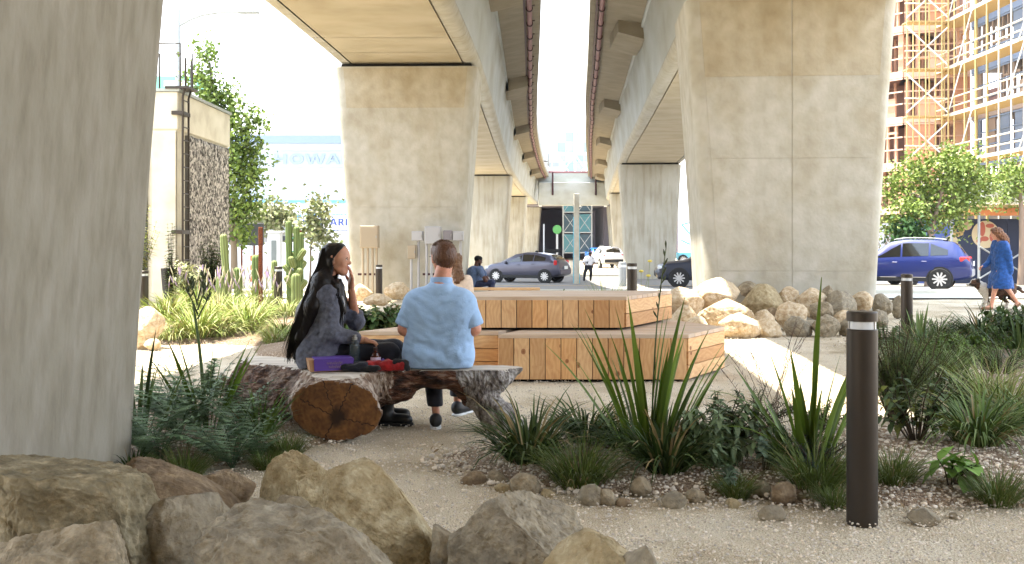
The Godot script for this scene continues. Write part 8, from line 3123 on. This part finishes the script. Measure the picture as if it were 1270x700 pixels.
func cacti() -> void:
	var gr := Color(0.15, 0.21, 0.07)
	var pale := Color(0.22, 0.27, 0.10)
	var g := "column cacti beside the pebble building"
	var l := [
		[284, 17.6, 277, 295, 0.07, 8, pale, "tall slim cactus leaning left at the pebble panel's edge"],
		[273, 17.4, 273, 347, 0.07, 9, gr, "short cactus at the foot of the tall leaning one"],
		[297, 17.6, 294, 337, 0.075, 9, gr, "knee high cactus right of the tall leaning one"],
		[319, 18.0, 318, 322, 0.095, 9, gr, "stout cactus left of the rusty stake"],
		[341, 18.6, 340, 327, 0.06, 8, pale, "thin pale cactus before the white meter cabinet"],
		[367, 17.0, 367, 345, 0.085, 9, pale, "pale front cactus of the tallest cactus cluster"],
	]
	for q in l:
		var t := plant("cactus", q[7], "cactus", q[0], q[1], g)
		var top := spot(q[2], q[3], q[1]) - t.position
		cactus(t, "stem", Vector3(0, -0.05, 0), Vector3(top.x, top.y, 0), q[4], q[5], q[6])
	var t := plant("cactus", "tallest cactus cluster with many lumpy arms, left of the woman", "cactus", 366, 18.2, g)
	for k in [[-0.1, 278, 0.062], [0.02, 285, 0.06], [0.09, 292, 0.055]]:
		var top := spot(366, k[1], 18.2).y - t.position.y
		cactus(t, "stem", Vector3(k[0], -0.05, 0.03 * k[0]), Vector3(k[0] * 1.2, top, 0), k[2], 8, gr)
	for k in 9:
		var a := k * 2.4
		var y := 0.35 + 0.07 * k
		cactus(t, "arm", Vector3(cos(a) * 0.06, y, sin(a) * 0.06), Vector3(cos(a) * 0.17, y + 0.13, sin(a) * 0.1 + 0.03), 0.065, 8, pale)
	# stakes
	t = plant("rusty_stake", "rusty brown steel stake among the cacti", "stake", 323, 17.5)
	part("stake", boxed(Vector3(0, 0.72, 0), Vector3(0.07, 1.5, 0.06), 0.008), M.rust, t)
	t = plant("rusty_stake", "thin rusty stake behind the tallest cactus cluster", "stake", 372, 18.6)
	part("stake", boxed(Vector3(0, 0.7, 0), Vector3(0.05, 1.5, 0.05), 0.008), M.rust, t)
	for y in [1.05, 1.3]:
		part("tie", boxed(Vector3(-0.05, y, 0.02), Vector3(0.26, 0.03, 0.14), 0.01), flat(rgb(0.2, 0.5, 0.4), 0.7), t)


# A tree from puffs given in pixels at distance d: [px, py, radius px, leaves]
func tree(called: String, label: String, px: float, d: float, puffs: Array, size: float, cs: Array, bark: Color, trunk_r: float, mat: Material) -> void:
	var p := on_ground(px, d)
	var t := thing(called, label, "tree", p)
	var s := FOC / d
	var tm := MB.new()
	tm.col = bark
	var lowest := 1e9
	var cen := []
	for q in puffs:
		var c: Vector3 = spot(q[0], q[1], d) - p
		c.z = rng.randf_range(-0.7, 0.7) * q[2] / s
		cen.append(c)
		lowest = minf(lowest, c.y - q[2] / s * 0.5)
	var fork := Vector3(0.05, maxf(lowest * 0.85, 0.5), 0)
	var topmost := Vector3.ZERO
	for c in cen:
		if c.y > topmost.y:
			topmost = c
	tm.tube([Vector3.ZERO, fork * 0.5 + Vector3(0.03, 0, 0.02), fork, fork.lerp(topmost, 0.5), topmost], [trunk_r * 1.2, trunk_r, trunk_r * 0.9, trunk_r * 0.5, trunk_r * 0.12], 8)
	part("trunk", tm, M.tinted, t)
	var lm := MB.new()
	lm.col = bark
	for c in cen:
		var st: Vector3 = fork.lerp(topmost, clampf((c.y - fork.y) / maxf(topmost.y - fork.y, 0.1) - 0.3, 0.0, 0.8))
		lm.tube([st, st.lerp(c, 0.5) + Vector3(0, 0.1, 0), c], [trunk_r * 0.4, trunk_r * 0.25, trunk_r * 0.08], 5, false)
	part("limbs", lm, M.tinted, t)
	var m := MB.new()
	for i in puffs.size():
		var r: float = puffs[i][2] / s
		var twigs := []
		for k in int(puffs[i][3] / 7.0):
			twigs.append(cen[i] + Vector3(rng.randfn(), rng.randfn() * 0.8, rng.randfn()) * r * 0.56)
		for w in twigs:
			var tone := rng.randf_range(0.7, 1.3)
			for k in 14:
				var b: Vector3 = w + Vector3(rng.randfn(), rng.randfn(), rng.randfn()) * size * 1.3
				var dd := Vector3(rng.randf_range(-1, 1), rng.randf_range(-0.9, 0.5), rng.randf_range(-1, 1)).normalized()
				m.col = shade(pick_col(cs), tone)
				var sz := size * rng.randf_range(0.6, 1.2)
				var sd := dd.cross(Vector3(rng.randfn(), rng.randfn() + 1.0, rng.randfn())).normalized()
				m.strip([b, b + dd * sz * 0.5, b + dd * sz - Vector3.UP * sz * 0.15], [sz * 0.1, sz * 0.4, sz * 0.05], sd, 0.3)
	part("crown", m, mat, t)


func trees() -> void:
	var bark := Color(0.2, 0.16, 0.12)
	var tm := [Color(0.13, 0.19, 0.04), Color(0.17, 0.24, 0.05), Color(0.09, 0.14, 0.03), Color(0.21, 0.27, 0.08)]
	tree("street_tree", "tall airy street tree rising behind the pebble building", 288, 29, [[256, 62, 13, 120], [249, 95, 17, 190], [262, 118, 19, 260], [285, 118, 12, 110], [274, 142, 22, 320], [258, 150, 18, 200], [303, 152, 16, 190], [318, 150, 9, 70], [290, 172, 22, 340], [309, 188, 16, 220], [294, 206, 20, 320], [313, 218, 12, 130], [295, 238, 20, 320], [305, 262, 13, 170], [290, 276, 16, 200], [298, 292, 10, 80]], 0.125, tm, bark, 0.11, M.leaf)
	var br := [Color(0.17, 0.23, 0.045), Color(0.22, 0.29, 0.07), Color(0.12, 0.175, 0.035), Color(0.27, 0.33, 0.11)]
	tree("street_tree", "broad bright green street tree behind the blue car", 1151, 40, [[1112, 232, 16, 220], [1120, 262, 20, 300], [1142, 212, 22, 380], [1146, 245, 24, 460], [1172, 205, 22, 400], [1180, 236, 26, 520], [1205, 214, 20, 340], [1210, 244, 22, 380], [1228, 228, 14, 190], [1160, 270, 18, 260], [1190, 268, 16, 190], [1106, 280, 10, 90]], 0.15, br, Color(0.25, 0.18, 0.13), 0.13, M.leaf)
	tree("street_tree", "second bright green tree at the right edge, before the scaffolding", 1266, 43, [[1250, 222, 15, 220], [1266, 214, 17, 240], [1262, 238, 16, 220], [1285, 225, 20, 240]], 0.15, br, Color(0.25, 0.18, 0.13), 0.12, M.leaf)
	tree("young_tree", "small dark green young tree left of the broad street tree", 1127, 39.5, [[1127, 283, 9, 150], [1127, 296, 12, 240], [1118, 302, 8, 90]], 0.2, [Color(0.04, 0.09, 0.03), Color(0.06, 0.12, 0.04)], bark, 0.05, M.leaf)
	var olive := [Color(0.28, 0.3, 0.16), Color(0.2, 0.24, 0.1), Color(0.35, 0.35, 0.22)]
	tree("young_tree", "pale olive coloured young tree over the dark grey board", 331, 34, [[312, 268, 10, 110], [326, 264, 13, 170], [342, 266, 13, 170], [334, 280, 10, 80], [352, 264, 8, 60]], 0.17, olive, bark, 0.05, M.leaf)
	tree("young_tree", "thin pale young tree before the blue lettered signboard", 383, 32, [[392, 262, 10, 110], [388, 280, 11, 120], [398, 292, 10, 90], [376, 284, 8, 60], [410, 298, 8, 50], [394, 250, 6, 40]], 0.16, olive, bark, 0.035, M.leaf)
